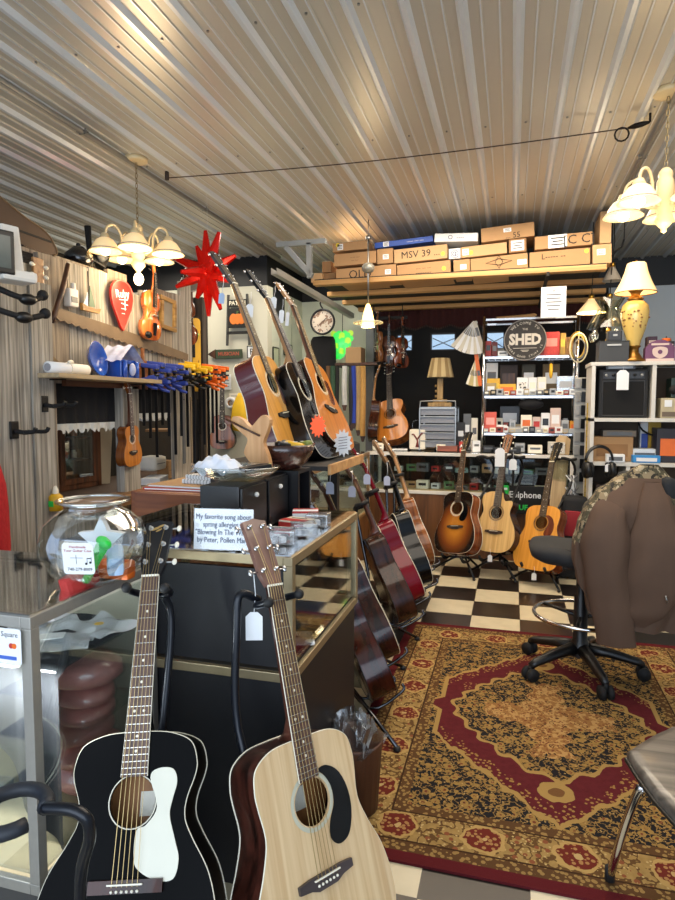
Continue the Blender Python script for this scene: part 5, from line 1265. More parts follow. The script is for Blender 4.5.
for (px, py, lab, l) in ((20, 293, 'black clamp lamp below the white device, upper one', .11), (16, 311, 'black clamp arm on the column, lower one', .14)):
    t = thing('clamp_lamp', lab, 'clamp', aX(px, py, -2.22), R(70))
    MB().use(BLKM).smooth().tube(spline([(-l, 0, .01), (-.04, -.03, -.02), (.04, -.03, -.03), (l, 0, .0)], 4), .014, 8).build('arm', t)
    MB().use(BLK).smooth().ball((.02, -.03, -.03), .034, 8, (1.3, .8, .8)).build('joint', t); MB().use(BLKM).smooth().ball((l, 0, .005), .026, 8).build('knob', t)
zk_ = aX(79, 268, -2.52).z
structure(MB().use(BARN2).box((XP - .13, 2.75, zk_ - .016), (.2, 1.5, .03)).build('trim_6'))
t = thing('kettle', 'round black kettle on top of the barn boards', 'kettle', aX(79, 268, -2.52), RW)
MB().use(mat('black_enamel', '#101013', .2, coat=.4)).smooth().lathe([(0, 0), (.06, .002), (.085, .04), (.08, .08), (.045, .11), (.03, .125), (0, .13)], 18).build('body', t); MB().use(BLK).smooth().ball((0, 0, .135), .014, 8).build('knob', t); MB().use(BLK).smooth().tube(spline([(.07, 0, .05), (.12, 0, .08), (.14, 0, .12)], 4), .014, 8).build('spout', t)
t = thing('black_bottle', 'tall narrow black stick standing on top of the barn boards', 'stick', aX(90, 268, -2.52))
MB().use(BLKM).smooth().tube([(0, 0, 0), (0, 0, .10), (0, -.012, .25)], [.012, .016, .02], 8).build('shaft', t); MB().use(BLK).smooth().cyl((0, 0, 0), (0, 0, .03), .03, n=10).build('base', t)
t = thing('camera', 'small dark camera on top of the barn boards by the left chandelier', 'camera', aX(99, 258, -2.52), R(60))
MB().use(BLK).box((0, 0, 0), (.11, .05, .09), (0, .4, 0), bev=.008).build('body', t); MB().use(GREYM).smooth().cyl((.0, -.02, 0), (0, -.06, 0), .03, n=14).build('lens', t)
# red garment at the far left edge
t = thing('red_garment', 'red knitted garment hanging at the far left edge', 'garment', aX(-9, 565, -2.26))
RK = mat('red_knit', '#b51c22', .9, var=.3, scale=60, bump=.4)
MB().use(RK).smooth().lathe([(.08, 0), (.085, .05), (.082, .17), (.075, .24), (.05, .31), (0, .33)], 20, MX.Diagonal((.7, 1.1, 1.5, 1)), flute=(7, .08)).build('cloth', t)
MB().use(STEEL).smooth().tube(spline([(0, 0, .49), (.02, .02, .53), (0, .03, .57), (-.04, 0, .56)], 4), .005, 6).build('hook', t)
# yellow glue bottle on the ledge
t = thing('glue_bottle', 'yellow glue bottle with white cap on the ledge behind the fishbowl', 'bottle', aX(56, 508, -2.3))
t.location.z = .826
MB().use(YELM).smooth().lathe([(0, 0), (.035, .001), (.036, .075), (.02, .09), (0, .09)], 16).build('bottle', t); MB().use(IVORY).smooth().lathe([(.016, .09), (.015, .11), (.006, .13), (0, .13)], 10).build('cap', t); MB().use(GRNM).box((.0, -.0365, .04), (.03, .002, .03)).build('label', t)
# ---------------------------------------------------------------- wall beyond (Y = 6)
YW = 5.985
def onrear(px, py, off=.0): return aY(px, py, YW - off)
t = thing('pumpkin_sign', 'dark ladder-shaped sign with an orange pumpkin on the far left wall', 'sign', onrear(238, 320, .03))
GRB = mat('grey_board', '#3c3c3a', .7)
for sx in (-1, 1): MB().use(GRB).box((sx * .115, 0, 0), (.022, .02, .52), (0, -sx * .04, 0)).build('rail', t)
MB().use(mat('chalk_black', '#171614', .8)).box((0, -.004, .02), (.22, .016, .2), bev=.002).box((0, -.004, .17), (.21, .016, .075), bev=.002).box((0, -.004, -.13), (.24, .014, .03), bev=.002).build('panel', t)
mb = MB().use(mat('pumpkin_orange', '#d8741c', .5))
for dx, rx in ((0, .045), (-.045, .042), (.045, .042)): mb.prism([(dx + rx * math.cos(a), .01 + .055 * math.sin(a)) for a in [i * PI / 10 for i in range(20)]], .0125, .016 + .002 * (dx == 0), FRONT)
mb.use(mat('stem_green', '#3f5a2a', .6)).box((.0, -.016, .075), (.018, .008, .03), (0, .3, 0)).build('pumpkin', t)
lettering('PATCH', .058, t, mat('cream_letter', '#d8d2bc', .7), MX.Translation((0, -.0135, .17)) @ FRONT, bold=.002)
t = thing('name_sign', 'dark green wooden sign with red lettering on the far left wall', 'sign', onrear(229, 354, .02))
MB().use(mat('olive_board', '#33402a', .7)).box((0, 0, 0), (.30, .02, .095), bev=.003).build('board', t)
MB().use(DKW).prism([(-.24, 0), (-.15, -.05), (-.15, .05)], 0, .018, FRONT).build('arrow_tip', t)
lettering('MUSICIAN', .052, t, mat('brick_letter', '#a5523c', .7), MX.Translation((0, -.0115, 0)) @ FRONT, bold=.0015)
for i, (px, py, w_, h_, m_, lab) in enumerate(((225, 382, .14, .16, PAPER, 'white printed sheet below the green sign on the far left wall'), (236, 400, .16, .14, IVORY, 'cream sheet low on the far left wall'), (252, 352, .10, .12, PAPER, 'white framed card with a black letter on the far left wall'), (216, 372, .06, .12, mat('tan_sheet', '#b8a888', .7), 'small tan sheet at the left of the far wall'))):
    t = thing('wall_sheet', lab, 'paper', onrear(px, py, .008))
    MB().use(m_).box((0, 0, 0), (w_, .003, h_)).build('sheet', t)
    if i == 2: lettering('R', .09, t, INK, MX.Translation((0, -.003, 0)) @ FRONT); MB().use(BLK).box((0, -.002, h_ / 2), (w_ + .01, .006, .008)).box((0, -.002, -h_ / 2), (w_ + .01, .006, .008)).box((w_ / 2, -.002, 0), (.008, .006, h_)).box((-w_ / 2, -.002, 0), (.008, .006, h_)).build('frame', t)
    else:
        mb = MB().use(GREYM)
        for k in range(4): mb.box((0, -.002, h_ * (.3 - .2 * k)), (w_ * .7, .001, .006))
        mb.build('print', t)
t = thing('tape_roll', 'white tape roll hanging on the far left wall by the yellow bag', 'tape', onrear(231, 403, .025), .0)
mb = MB().use(PAPER).smooth().lathe([(.03, -.02), (.062, -.02), (.062, .02), (.03, .02), (.03, -.02)], 24, FRONT); mb.build('tape', t); MB().use(CARD).smooth().lathe([(.026, -.02), (.03, -.02), (.03, .02), (.026, .02), (.026, -.02)], 20, FRONT).build('core', t)
t = thing('yellow_bag', 'yellow cloth bag hanging beside the mahogany side of the raised guitar', 'bag', M=MX.Translation(aY(241, 432, 5.9)) @ MX.Diagonal((1.75, 1.75, 1.75, 1)))
MB().use(mat('yellow_cloth', '#e3b51c', .7, var=.15)).smooth().lathe([(0, 0), (.05, .01), (.062, .08), (.05, .16), (.025, .21), (.014, .23), (0, .23)], 16, MX.Diagonal((1, .5, 1, 1)), flute=(5, .06)).build('bag', t); MB().use(INK).smooth().tube([(.012 * math.cos(a) * 1.2, .008 * math.sin(a), .205) for a in [i * PI / 5 for i in range(10)]], .003, 5, closed=True).build('drawstring', t)
# hanging baritone ukulele
guitar('dark brown long-bodied ukulele hanging below the green sign', frame(aY(222, 449, 5.86), (0.01, .02, 1), (.25, -.97, .0)), 'uke', wood('dark_uke_top', '#5a2f16', '#96592e', .3, .4, axis=1), SIDEDK, BINDB, BLKM, BOARD, BLKM, tuner=IVORY, nf=14, sl=.48, depth=(.075, .065), hlen=.13, name='baritone_ukulele', cat='ukulele', nstr=4, strm=NYLON, k=1.25, hbend=10)
# square dark picture on return wall and framed sheets
t = thing('dark_picture', 'small dark square picture on the pale green wall behind the guitar heads', 'picture', aX(279, 305, -2.42), RW)
MB().use(BLK).box((0, 0, 0), (.30, .02, .30), bev=.003).build('frame', t); MB().use(mat('dark_print', '#15161c', .4)).box((0, -.0105, 0), (.26, .002, .26)).build('print', t)
for i, (px, py, w_, h_, lab) in enumerate(((288, 350, .25, .12, 'framed green certificate on the pale green wall, upper'), (276, 362, .16, .3, 'tall thin-framed sheet on the pale green wall'))):
    t = thing('wall_certificate', lab, 'frame', aX(px, py, -2.42), RW)
    MB().use(BLK).box((0, 0, h_ / 2), (w_, .012, .01)).box((0, 0, -h_ / 2), (w_, .012, .01)).box((w_ / 2, 0, 0), (.01, .012, h_)).box((-w_ / 2, 0, 0), (.01, .012, h_)).build('frame', t)
    MB().use(mat('pale_green_sheet', '#b5c0a4', .7)).box((0, 0, 0), (w_ - .01, .004, h_ - .01)).build('sheet', t)
# ================================================================ LOFT BOXES
def carton(label, x0, y0, x1, y1, Y, depth, m_, roll=0.0, name='cardboard_box', cat='box', stickers=(), text=None, tsize=.07, group=None, z0=None, tape=True, dot=None, tcol=None, tpos=(0, 0)):
    a, b = aY(x0, y1, Y), aY(x1, y0, Y)
    w, h = b.x - a.x, b.z - a.z
    base = V(((a.x + b.x) / 2, Y, a.z if z0 is None else z0))
    t = thing(name, label, cat, base, group=group)
    RM = MX.Translation((0, 0, h / 2)) @ MX.Rotation(-roll, 4, 'Y')
    mb = MB().use(m_).at(RM).box((0, depth / 2, 0), (w, depth, h), bev=.004)
    mb.build('carton', t)
    if tape: MB().use(mat('packing_tape', '#c4a87a', .4)).at(RM).box((0, depth / 2, h / 2 + .0008), (w * 1.001, .05, .0016)).box((w / 2 + .0008, depth / 2, h * .32), (.0016, .05, h * .36)).build('tape', t)
    for (u, v, sw, sh) in stickers:
        s_ = MB().use(PAPER).at(RM).box((w * (u - .5), -.0008, h * (.5 - v)), (sw, .0016, sh)).build('shipping_label', t)
        mb = MB().use(INK).at(RM)
        for k in range(3): mb.box((w * (u - .5), -.002, h * (.5 - v) + sh * (.25 - .25 * k)), (sw * (.7 - .15 * (k % 2)), .0006, sh * .09))
        mb.build('print', s_)
    if dot: MB().use(mat('yellow_dot', '#e8cf3a', .5)).prism(circ(.017, 12), .0, .0016, RM @ MX.Translation((w * (dot[0] - .5), 0, h * (.5 - dot[1]))) @ FRONT).build('dot_sticker', t)
    if text: lettering(text, tsize, t, tcol or INK, RM @ MX.Translation((w * tpos[0], -.0012, h * tpos[1])) @ FRONT)
    return t
YB0 = 5.24
G = None
carton('lidded tan carton topmost at the left end of the loft', 332.5, 240.5, 368, 251.5, YB0, .42, CARD, .03, stickers=((.22, .5, .05, .05),), dot=(.15, .25))
carton('wide tan carton second from the top at the left end of the loft', 334, 251, 376, 266, YB0, .42, CARD, .03, text='-- --- ----\n--- ----', tsize=.025)
carton('tan carton marked OLD lying lowest in the left loft pile', 336, 266, 380.5, 281.2, YB0, .45, CARD, .025, text='OLD', tsize=.10, tpos=(.05, -.05))
carton('small tan carton on two others at the extreme left end of the loft', 322, 261, 331, 272.5, YB0 + .06, .2, CARD3)
carton('small tan carton at the extreme left end of the loft, lower left', 311, 273, 322, 282.6, YB0 + .02, .2, CARD2)
carton('small dark tan carton between the extreme left carton and the OLD carton', 322.5, 272.4, 335.5, 282.2, YB0 + .08, .25, CARD3)
carton('squarish carton with white label on top, right of the OLD carton pile', 377, 248, 393, 264, YB0, .3, CARD, .02, stickers=((.55, .55, .05, .04),))
carton('squarish carton with white label at the bottom, right of the OLD carton', 380, 264, 396, 279.5, YB0, .3, CARD, .02, stickers=((.5, .5, .05, .04),))
carton('long blue printed box lying tilted on the top of the loft pile', 374.5, 237, 433, 247, YB0 + .04, .3, mat('blue_box', '#1f4aa0', .45), .05, name='blue_box', stickers=((.2, .5, .05, .04),), text='----- --- ---', tsize=.035, tcol=PAPER, tpos=(.2, 0), tape=False)
carton('long tan carton with upside-down handwriting, upper of two in the middle', 394, 245, 447.3, 262.5, YB0, .42, CARD2, .04, text='MSV 39 ...', tsize=.08, dot=(.92, .65))
carton('long tan carton with scrawled writing, lower of two in the middle', 397, 261, 450.5, 278, YB0, .45, CARD, .04, text='.... ... ...\n---------', tsize=.045, dot=(.88, .55))
carton('white box with dark round logo lying tilted on top of the loft', 434.5, 231.5, 478, 243, YB0, .32, mat('white_box', '#d4d5d4', .5), -.05, name='white_box', tape=False, text='O  ----', tsize=.05, tcol=mat('navy_ink', '#2a3560', .6))
carton('small white box with a dark picture wedged between cartons on the loft', 448.7, 248, 460.5, 259, YB0, .2, mat('white_box', '#d4d5d4', .5), .02, name='white_box', tape=False, text='@', tsize=.07, tcol=mat('navy_ink', '#2a3560', .6))
carton('squarish carton with white label, bottom row in the middle of the loft', 453.4, 259, 470, 275, YB0, .3, CARD, .03, stickers=((.6, .5, .05, .04),))
carton('wide tan carton with a white label at its left, middle of the loft', 461, 243, 507, 257, YB0, .42, CARD2, .05, stickers=((.1, .5, .05, .05),), dot=(.22, .6))
t = carton('long tan carton with a black diamond emblem, bottom row', 470.5, 254, 528, 273, YB0, .45, CARD, .05, stickers=((.9, .55, .07, .04),))
mb = MB().use(INK); cz_ = (aY(500, 254, YB0).z - aY(500, 273, YB0).z) / 2
mb.at(MX.Translation((-.0, -.002, cz_)) @ MX.Rotation(-.05, 4, 'Y') @ FRONT)
mb.tube([(-.10, 0, 0), (0, .025, 0), (.10, 0, 0), (0, -.025, 0)], .003, 4, closed=True).tube([(-.03, 0, 0), (0, .05, 0), (.03, 0, 0), (0, -.05, 0)], .003, 4, closed=True); mb.build('diamond_emblem', t)
carton('tilted tan carton with scribbled 55, topmost right of the white box', 481, 223, 534.5, 241, YB0, .4, CARD, .06, stickers=((.5, .35, .06, .03),), text='... 55', tsize=.06, tpos=(.1, -.28))
carton('small tan carton with a big white label between two long cartons', 508.7, 238, 526.5, 252.8, YB0, .3, CARD3, .03, stickers=((.5, .5, .10, .08),))
carton('tan carton with white label and dark stencil, top right of the loft', 534.7, 232, 592.7, 249, YB0, .42, CARD, .03, stickers=((.40, .5, .14, .10),), text='[C C]', tsize=.10, tpos=(.27, 0))
carton('long tan carton under the stencilled one at the right of the loft', 529.3, 248, 590.5, 268, YB0, .45, CARD, .025, text='L----- --', tsize=.06, tpos=(-.1, .15), dot=(.94, .2))
carton('tall narrow tan carton standing at the right end of the loft', 599.5, 210.5, 612, 243.5, YB0, .35, CARD2)
carton('squarish carton with white label at the right end of the loft', 592.3, 243.5, 612, 264, YB0, .35, CARD2, .03, stickers=((.45, .4, .06, .045),))
# notice sheet hanging from the loft
t = thing('notice_sheet', 'white printed notice sheet hanging from the loft edge above the wire shelf', 'notice', aY(553.5, 302, 5.17))
w_, h_ = (aY(566, 302, 5.17) - aY(541, 302, 5.17)).x, .235
MB().use(PAPER).box((0, 0, 0), (w_, .002, h_)).build('sheet', t)
mb = MB().use(GREYM)
for k, l in enumerate((.12, .6, .55, .65, .55, .45)): mb.box((0, -.0015, h_ * (.36 - .12 * k)), (w_ * l, .0006, .009))
mb.build('printed_lines', t)
# ================================================================ PENDANT, CLOCK, GREEN LAMP, FITTINGS
SHG = mat('lit_glass', '#f3d9a0', .3, emis='#ffc873', es=3.2)
t = thing('pendant_lamp', 'pendant lamp with glowing cone and glass disc hanging before the loft', 'lamp', aY(368, 326, 5.1))
b0 = t.location; up_ = lambda py: aY(368.5, py, 5.1).z - b0.z
MB().use(STEEL).smooth().cyl((0, 0, up_(305)), (0, 0, up_(238)), .008, n=8).cyl((0, 0, up_(240)), (0, 0, up_(236)), .022, n=10).cyl((0, 0, up_(236)), (0, 0, ZC - b0.z), .004, n=6).build('rod', t)
MB().use(mat('smoked_glass', '#8c8a80', .2, .3)).smooth().ball((0, 0, up_(268)), .055, 12, (1, 1, .8)).build('canopy_globe', t)
MB().use(SHG).smooth().lathe([(.055, up_(327)), (.05, up_(320)), (.036, up_(312)), (.02, up_(306)), (.012, up_(304)), (0, up_(304))], 20).build('shade', t)
MB().use(mat('disc_glass', '#d8cfa8', .15, alpha=.5)).smooth().lathe([(.052, up_(321)), (.125, up_(322)), (.127, up_(323.5)), (.052, up_(322.6))], 28).build('glass_disc', t)
# wall clock
t = thing('wall_clock', 'round wall clock with black rim and sepia face hanging at the back left', 'clock', aY(323, 322, 6.3))
MB().use(BLK).smooth().lathe([(.118, 0), (.132, 0), (.138, .015), (.132, .03), (.118, .03), (.116, .012), (.118, 0)], 36, FRONT).lathe([(0, 0), (.118, .0)], 36, FRONT).build('rim', t)
m_, nt, b = shader('clock_face'); vec = _coords(nt); n1 = xnoise(vec, 18, 2); col = xmix(n1.gt(.55), '#cdbfae', xmix(xnoise(vec, 40), '#6a4c3c', '#a98a74')); nt.links.new(col.s, b.inputs['Base Color'])
MB().use(m_).prism(circ(.116, 36), .010, .014, FRONT).build('face', t)
mb = MB().use(INKB)
for k in range(12):
    a = 2 * PI * k / 12; mb.box((.096 * math.sin(a), -.0145, .096 * math.cos(a)), (.006, .001, .02), (0, a, 0))
mb.build('hour_marks', t)
MB().use(INKB).box((.02, -.0165, .018), (.06, .002, .006), (0, -.8, 0)).build('hour_hand', t); MB().use(INKB).box((-.02, -.0165, -.02), (.08, .002, .004), (0, -.75, 0)).build('minute_hand', t)
MB().use(BLKM).smooth().tube(spline([(0, 0, .135), (-.03, 0, .19), (0, 0, .24), (.03, 0, .20)], 5), .009, 6).build('hook', t)
# green capiz lamp
gl = aY(342, 344, 6.5)
t = thing('shell_lamp', 'glowing green lamp of overlapping shell discs at the back left', 'lamp', gl)
GSH = mat('green_shell', '#4fd06a', .3, emis='#37e85a', es=.35); YSH = mat('lime_shell', '#b4d84a', .3, emis='#b0e03a', es=.3)
for r_ in range(5):
    for k in range(7):
        x = -.11 + .22 * k / 6 * (1 - .06 * r_) + .015 * (r_ % 2); z = .11 - .056 * r_ - (.02 if k % 2 else 0)
        if r_ == 4 and k in (0, 5, 6): continue
        MB().use(GSH if (r_ + k) % 3 else YSH).prism(circ(.034, 14, (x * .85, z)), .0 + .004 * (k % 2) + .003 * r_, .003 + .004 * (k % 2) + .003 * r_, FRONT).build('shell_disc', t)
MB().use(BLKM).smooth().tube([(0, .02, .12), (0, .02, .32)], .004, 6).build('cord', t)
# dark jacket / cover under the clock, small carton
t = thing('dark_coat', 'dark coat hanging below the clock at the back left', 'coat', aY(323, 368, 6.4))
MB().use(mat('coat_black', '#101013', .9, var=.3, scale=10)).smooth().lathe([(.13, -.35), (.138, -.1), (.138, .2), (.13, .29), (.11, .33), (0, .34)], 22, MX.Diagonal((1, .4, 1, 1)), flute=(8, .05)).build('cloth', t); MB().use(STEEL).smooth().tube([(0, 0, .33), (.02, 0, .40), (0, 0, .43)], .004, 5).build('hook', t)
carton('small open tan carton beside the hanging straps at the back left', 345.5, 347, 361, 363.2, 6.39, .2, CARD2, tape=False)
# guitar straps hanging in a row
rail = aY(350, 366, 6.35)
sr = thing('strap_rail', 'dark rail on the back wall carrying guitar straps', 'rail', aY(352, 364, 6.4))
MB().use(DKW).box((0, .1, 0), (.55, .22, .03), bev=.004).build('bar', sr)
for k in range(2): MB().use(DKW).box((-.25 + .5 * k, .35, 0), (.025, .70, .02)).build('arm', sr)
ST = [(329, 'brown', '#6a4a2c', 'brown leather guitar strap, leftmost on the strap rail', 430), (337, 'black', '#101010', 'black guitar strap, second on the strap rail', 432), (345, 'white', '#c4c4c0', 'white guitar strap with brown leather end on the strap rail', 405), (352, 'dark', '#1c1d22', 'charcoal guitar strap between the white and blue straps', 425), (354.5, 'blue', '#1c3aa0', 'bright blue guitar strap on the strap rail', 423), (359, 'tan', '#a88a5c', 'tan patterned guitar strap right of the blue strap', 430), (363.5, 'wood', '#c0924e', 'yellow-brown guitar strap, rightmost on the strap rail', 436), (333, 'green', '#2a4a34', 'dark green guitar strap near the left end of the rail', 436)]
for i, (px, nm, hx, lab, pb) in enumerate(ST):
    Y = 6.36 - .006 * i
    p = aY(px, 366, Y); q = aY(px, pb, Y); l = p.z - q.z
    t = thing('guitar_strap', lab, 'strap', p, group=None)
    MB().use(mat('strap_' + nm, hx, .7, var=.2, scale=30)).smooth().grid(lambda u, v: ((u - .5) * .055, -.02 + .012 * math.sin(v * 5 + i) - .02 * math.sin(u * PI), -l * v), 6, 18).build('band', t)
    MB().use(DKW if nm != 'black' else BLKM).prism([(-.028, -l), (.028, -l), (.012, -l - .06), (-.012, -l - .06)], .018, .024, FRONT).build('leather_end', t)
# ================================================================ BACK COUNTER
cx0, cx1 = aZ(379, 450, .95).x, .52
CY0 = 5.62
PANEL = wood('counter_panel', '#4a2c16', '#7a4e28', .45, axis=2, scale=18, stretch=.06)
case('long back counter with wood-grain front and white top edge', -1.30, cx1, CY0, 6.2, .60, .95, PANEL, WHITE, name='counter_case', sides='LRF', shelf=(.76,), fw=.03)
kinds = [(PAPER, 'white'), (GREYM, 'grey'), (BLK, 'black'), (SILV, 'silver'), (IVORY, 'cream'), (mat('green_pack', '#4a7a4a', .5), 'green'), (REDM, 'red'), (mat('teal_pack', '#7fa6a6', .5), 'pale teal'), (CARD2, 'tan')]
for lvl, z in (('upper shelf', .764), ('floor', .603)):
    for i in range(13):
        m_, nm = kinds[(i * 5 + (3 if lvl == 'floor' else 0)) % len(kinds)]
        h = .04 + .05 * ((i * 7) % 5) / 5; w = .075 + .02 * (i % 3)
        o = solo(MB().use(m_).box((0, 0, h / 2), (w, .07, h), bev=.005), 'stock_box', '%s small pack on the %s inside the back counter, place %d from left' % (nm, lvl, i + 1), 'box', (-1.02 + i * .117, CY0 + .16 + .03 * math.sin(i * 2.2), z), .25 * math.sin(i * 1.7), 'packs inside the back counter')
        MB().use(INKB if nm != 'black' else PAPER).box((0, -.0355, h * .55), (w * .6, .001, h * .3)).build('print', o)
zc = .957
# classical guitar standing on the counter and a dark guitar on edge
g4 = back_guitar('cedar-topped classical guitar standing on the back counter', (388.5, 362), (391, 440), 6.1, (-.08, -1, .1), shape='class', sl=.65, nf=12, top=CEDAR, side=KOA, bind=BINDB, hlen=.17, name='classical_guitar', rosette=BOARD, slotted=True, neck=NECKW, strm=NYLON)
MB().bm.free()
M5, _ = lean_guitar('dark brown guitar seen from its side, behind the cedar classical guitar', (377, 364), (368, 440), 6.08, (-.98, -.10, .1), L=.83, side=WALN, top=CEDAR, bind=BINDB, shape='class', nf=12, neck=NECKL)
# violins hanging in the back
hx = thing('hanging_rail', 'dark hooks rail above the back counter with three violins', 'rail', aY(388, 318, 6.35))
MB().use(BLKM).box((0, 0, 0), (.40, .03, .03)).build('bar', hx)
for k in range(2): MB().use(BLKM).smooth().cyl((-.15 + .3 * k, 0, .01), (-.15 + .3 * k, 0, .13), .006, n=6).build('hanger', hx)
for k, (px, py, m_, rz, lab) in enumerate(((377.5, 362, VIOLINB, R(-60), 'yellow-brown violin hanging turned sideways, left of three at the back'), (389, 366, wood('violin_black_brown', '#2c1810', '#5a382a', .2, .7), R(0), 'dark brown violin hanging in the middle of three at the back'), (402, 368, VIOLIND, R(40), 'reddish-brown violin hanging turned right, right of three at the back'))):
    violin(lab, MX.Translation(aY(px, py, 6.30 + .02 * k)) @ MX.Rotation(rz, 4, 'Z') @ FRONT, m_, .88)
MBp = MB().use(mat('grey_metal_post', '#77787a', .5, .5)).box((0, 0, 0), (.09, .05, 2.4), bev=.003).box((.0, -.026, 0), (.05, .004, 2.4))
pp = aY(370, 400, 6.85); solo(MBp, 'metal_post', 'grey metal post at the left edge of the dark back wall', 'post', (pp.x, 6.85, 1.2))
MB().bm.free()
# box with tree picture (jug-like gift box)
t = thing('gift_jar', 'white square jar with a dark red tree picture on the back counter', 'jar', aY(418, 443, 5.85)); t.location.z = zc
MB().use(mat('cream_jar', '#d9d2c2', .4)).box((0, 0, .10), (.155, .11, .19), bev=.02).build('jar', t)
mb = MB().use(mat('maroon_print', '#6e2420', .6)).smooth().tube([(0, -.0555, .03), (.003, -.056, .08), (0, -.0555, .11)], [.018, .008, .008], 6, ).tube([(0, -.0555, .10), (-.035, -.0555, .15), (-.05, -.0555, .145)], .008, 6).tube([(0, -.0555, .10), (.035, -.0555, .15), (.05, -.0555, .16)], .008, 6); mb.build('tree_picture', t)
MB().use(GLS2).smooth().tube(spline([(-.05, 0, .19), (-.05, 0, .26), (0, 0, .28), (.05, 0, .26), (.05, 0, .19)], 4), .006, 6).build('handle', t)
solo(MB().use(CARD).box((0, 0, .07), (.12, .05, .14), bev=.003).use(CARD3).box((0, -.026, .07), (.1, .002, .01)), 'cardboard_box', 'small tan box behind the white jar on the back counter', 'box', (aY(428, 440, 6.0).x, 6.0, zc))
# drawer unit
p = aY(437, 438, 5.95)
t = thing('drawer_tower', 'silver mesh drawer tower on the back counter carrying a lamp', 'drawers', (p.x + .02, 5.95, zc))
w_, d_, h_ = .33, .30, .40
mb = MB().use(STEEL)
for sx in (-1, 1):
    for sy in (-1, 1): mb.box((sx * w_ / 2, sy * d_ / 2, h_ / 2), (.012, .012, h_))
mb.box((0, 0, h_), (w_ + .012, d_ + .012, .01)); mb.build('frame', t)
MSH = mat('silver_mesh', '#85868a', .45, .5, var=.2, scale=80)
for k in range(5):
    z = .03 + k * .075
    dr = MB().use(MSH).box((0, 0, z + .03), (w_ - .02, d_ - .01, .06)).build('drawer', t); MB().use(STEEL).box((0, -d_ / 2 - .004, z + .058), (w_ - .015, .012, .012), bev=.003).build('pull', dr)
MB().use(STEEL).smooth().tube(spline([(-w_ / 2, -d_ / 2, h_), (-w_ / 2 + .005, -d_ / 2, h_ + .05), (-w_ / 2 + .03, -d_ / 2, h_ + .06), (w_ / 2 - .03, -d_ / 2, h_ + .06), (w_ / 2 - .005, -d_ / 2, h_ + .05), (w_ / 2, -d_ / 2, h_)], 4), .006, 6).build('handle_bar', t)
# table lamp with striped shade
t = thing('table_lamp', 'wooden table lamp with striped unlit shade on the drawer tower', 'lamp', (p.x + .02, 6.0, zc + .406))
BAS = wood('lamp_wood', '#7d6238', '#a98a56', .5, axis=2)
mb = MB().use(BAS).box((0, 0, .02), (.22, .12, .04), bev=.006).box((0, 0, .055), (.13, .09, .03), bev=.006).box((0, 0, .17), (.055, .05, .2), bev=.006)
mb.build('base', t)
for z in (.1, .15, .2): MB().use(BAS).smooth().cyl((-.05, 0, z), (-.028, 0, z), .012, n=8).build('peg', t)
m_, nt, b = shader('striped_shade'); vec = _coords(nt); x, y, z = xyz(vec); st_ = (X.op('ARCTAN2', y, x) * 9.0).sin(); col = xmix(st_.gt(0.0), '#8f7a54', '#b7a47a'); nt.links.new(col.s, b.inputs['Base Color']); b.inputs['Roughness'].default_value = .8
MB().use(m_).smooth().lathe([(.128, .28), (.088, .46), (.085, .46), (.125, .28)], 28).build('lamp_shade', t)
# small goods on the counter
for i, (px, Y, k, lab) in enumerate(((441, 5.78, 'tape_roll', 'white roll lying on the back counter before the drawer tower'),)):
    t = thing(k, lab, 'tape', (aY(px, 440, Y).x, Y, zc + .03))
    MB().use(IVORY).smooth().lathe([(0, -.04), (.03, -.04), (.03, .04), (0, .04)], 18, MX.Rotation(PI / 2, 4, 'Y')).build('roll', t); MB().use(GREYM).prism(circ(.012, 12), .0405, .042, MX.Rotation(-PI / 2, 4, 'Y')).build('core', t)
t = thing('wooden_tray', 'small red-brown wooden tray on the back counter', 'tray', (aY(448, 441, 5.76).x, 5.76, zc))
TR = wood('tray_wood', '#5a2412', '#86402a', .4, axis=0)
mb = MB().use(TR).box((0, 0, .008), (.17, .12, .016)).box((0, -.06, .025), (.18, .012, .05), (-.3, 0, 0)).box((0, .06, .025), (.18, .012, .05), (.3, 0, 0)).box((-.085, 0, .025), (.012, .12, .05)).box((.085, 0, .025), (.012, .12, .05)); mb.build('tray', t)
for i, (px, Y, d, m_, lab, nm) in enumerate(((461, 5.95, (.08, .10, .26), mat('dark_grey_box', '#2b2c30', .6), 'dark upright box right of the drawer tower', 'stock_box'), (467, 5.98, (.07, .12, .34), GREYM, 'grey upright file box right of the drawer tower', 'file_box'), (474, 6.0, (.06, .12, .3), IVORY, 'cream upright file box by the wire shelf post', 'file_box'), (400, 5.75, (.14, .08, .012), PAPER, 'white card lying at the front of the back counter', 'card'), (462, 5.74, (.05, .05, .09), REDM, 'small red and white pack on the back counter', 'stock_box'), (476, 5.75, (.07, .06, .1), PAPER, 'white pack at the foot of the wire shelf', 'stock_box'), (378, 5.8, (.10, .10, .06), IVORY, 'cream pack at the left end of the back counter', 'stock_box'))):
    o = solo(MB().use(m_).box((0, 0, d[2] / 2), d, bev=.004), nm, lab, 'box' if nm != 'card' else 'card', (aY(px, 440, Y).x, Y, zc), .05 * i)
    MB().use(PAPER if i in (0, 1, 4) else GREYM).box((0, -d[1] / 2 - .0006, d[2] * .6), (d[0] * .6, .0012, d[2] * .2)).build('label', o)
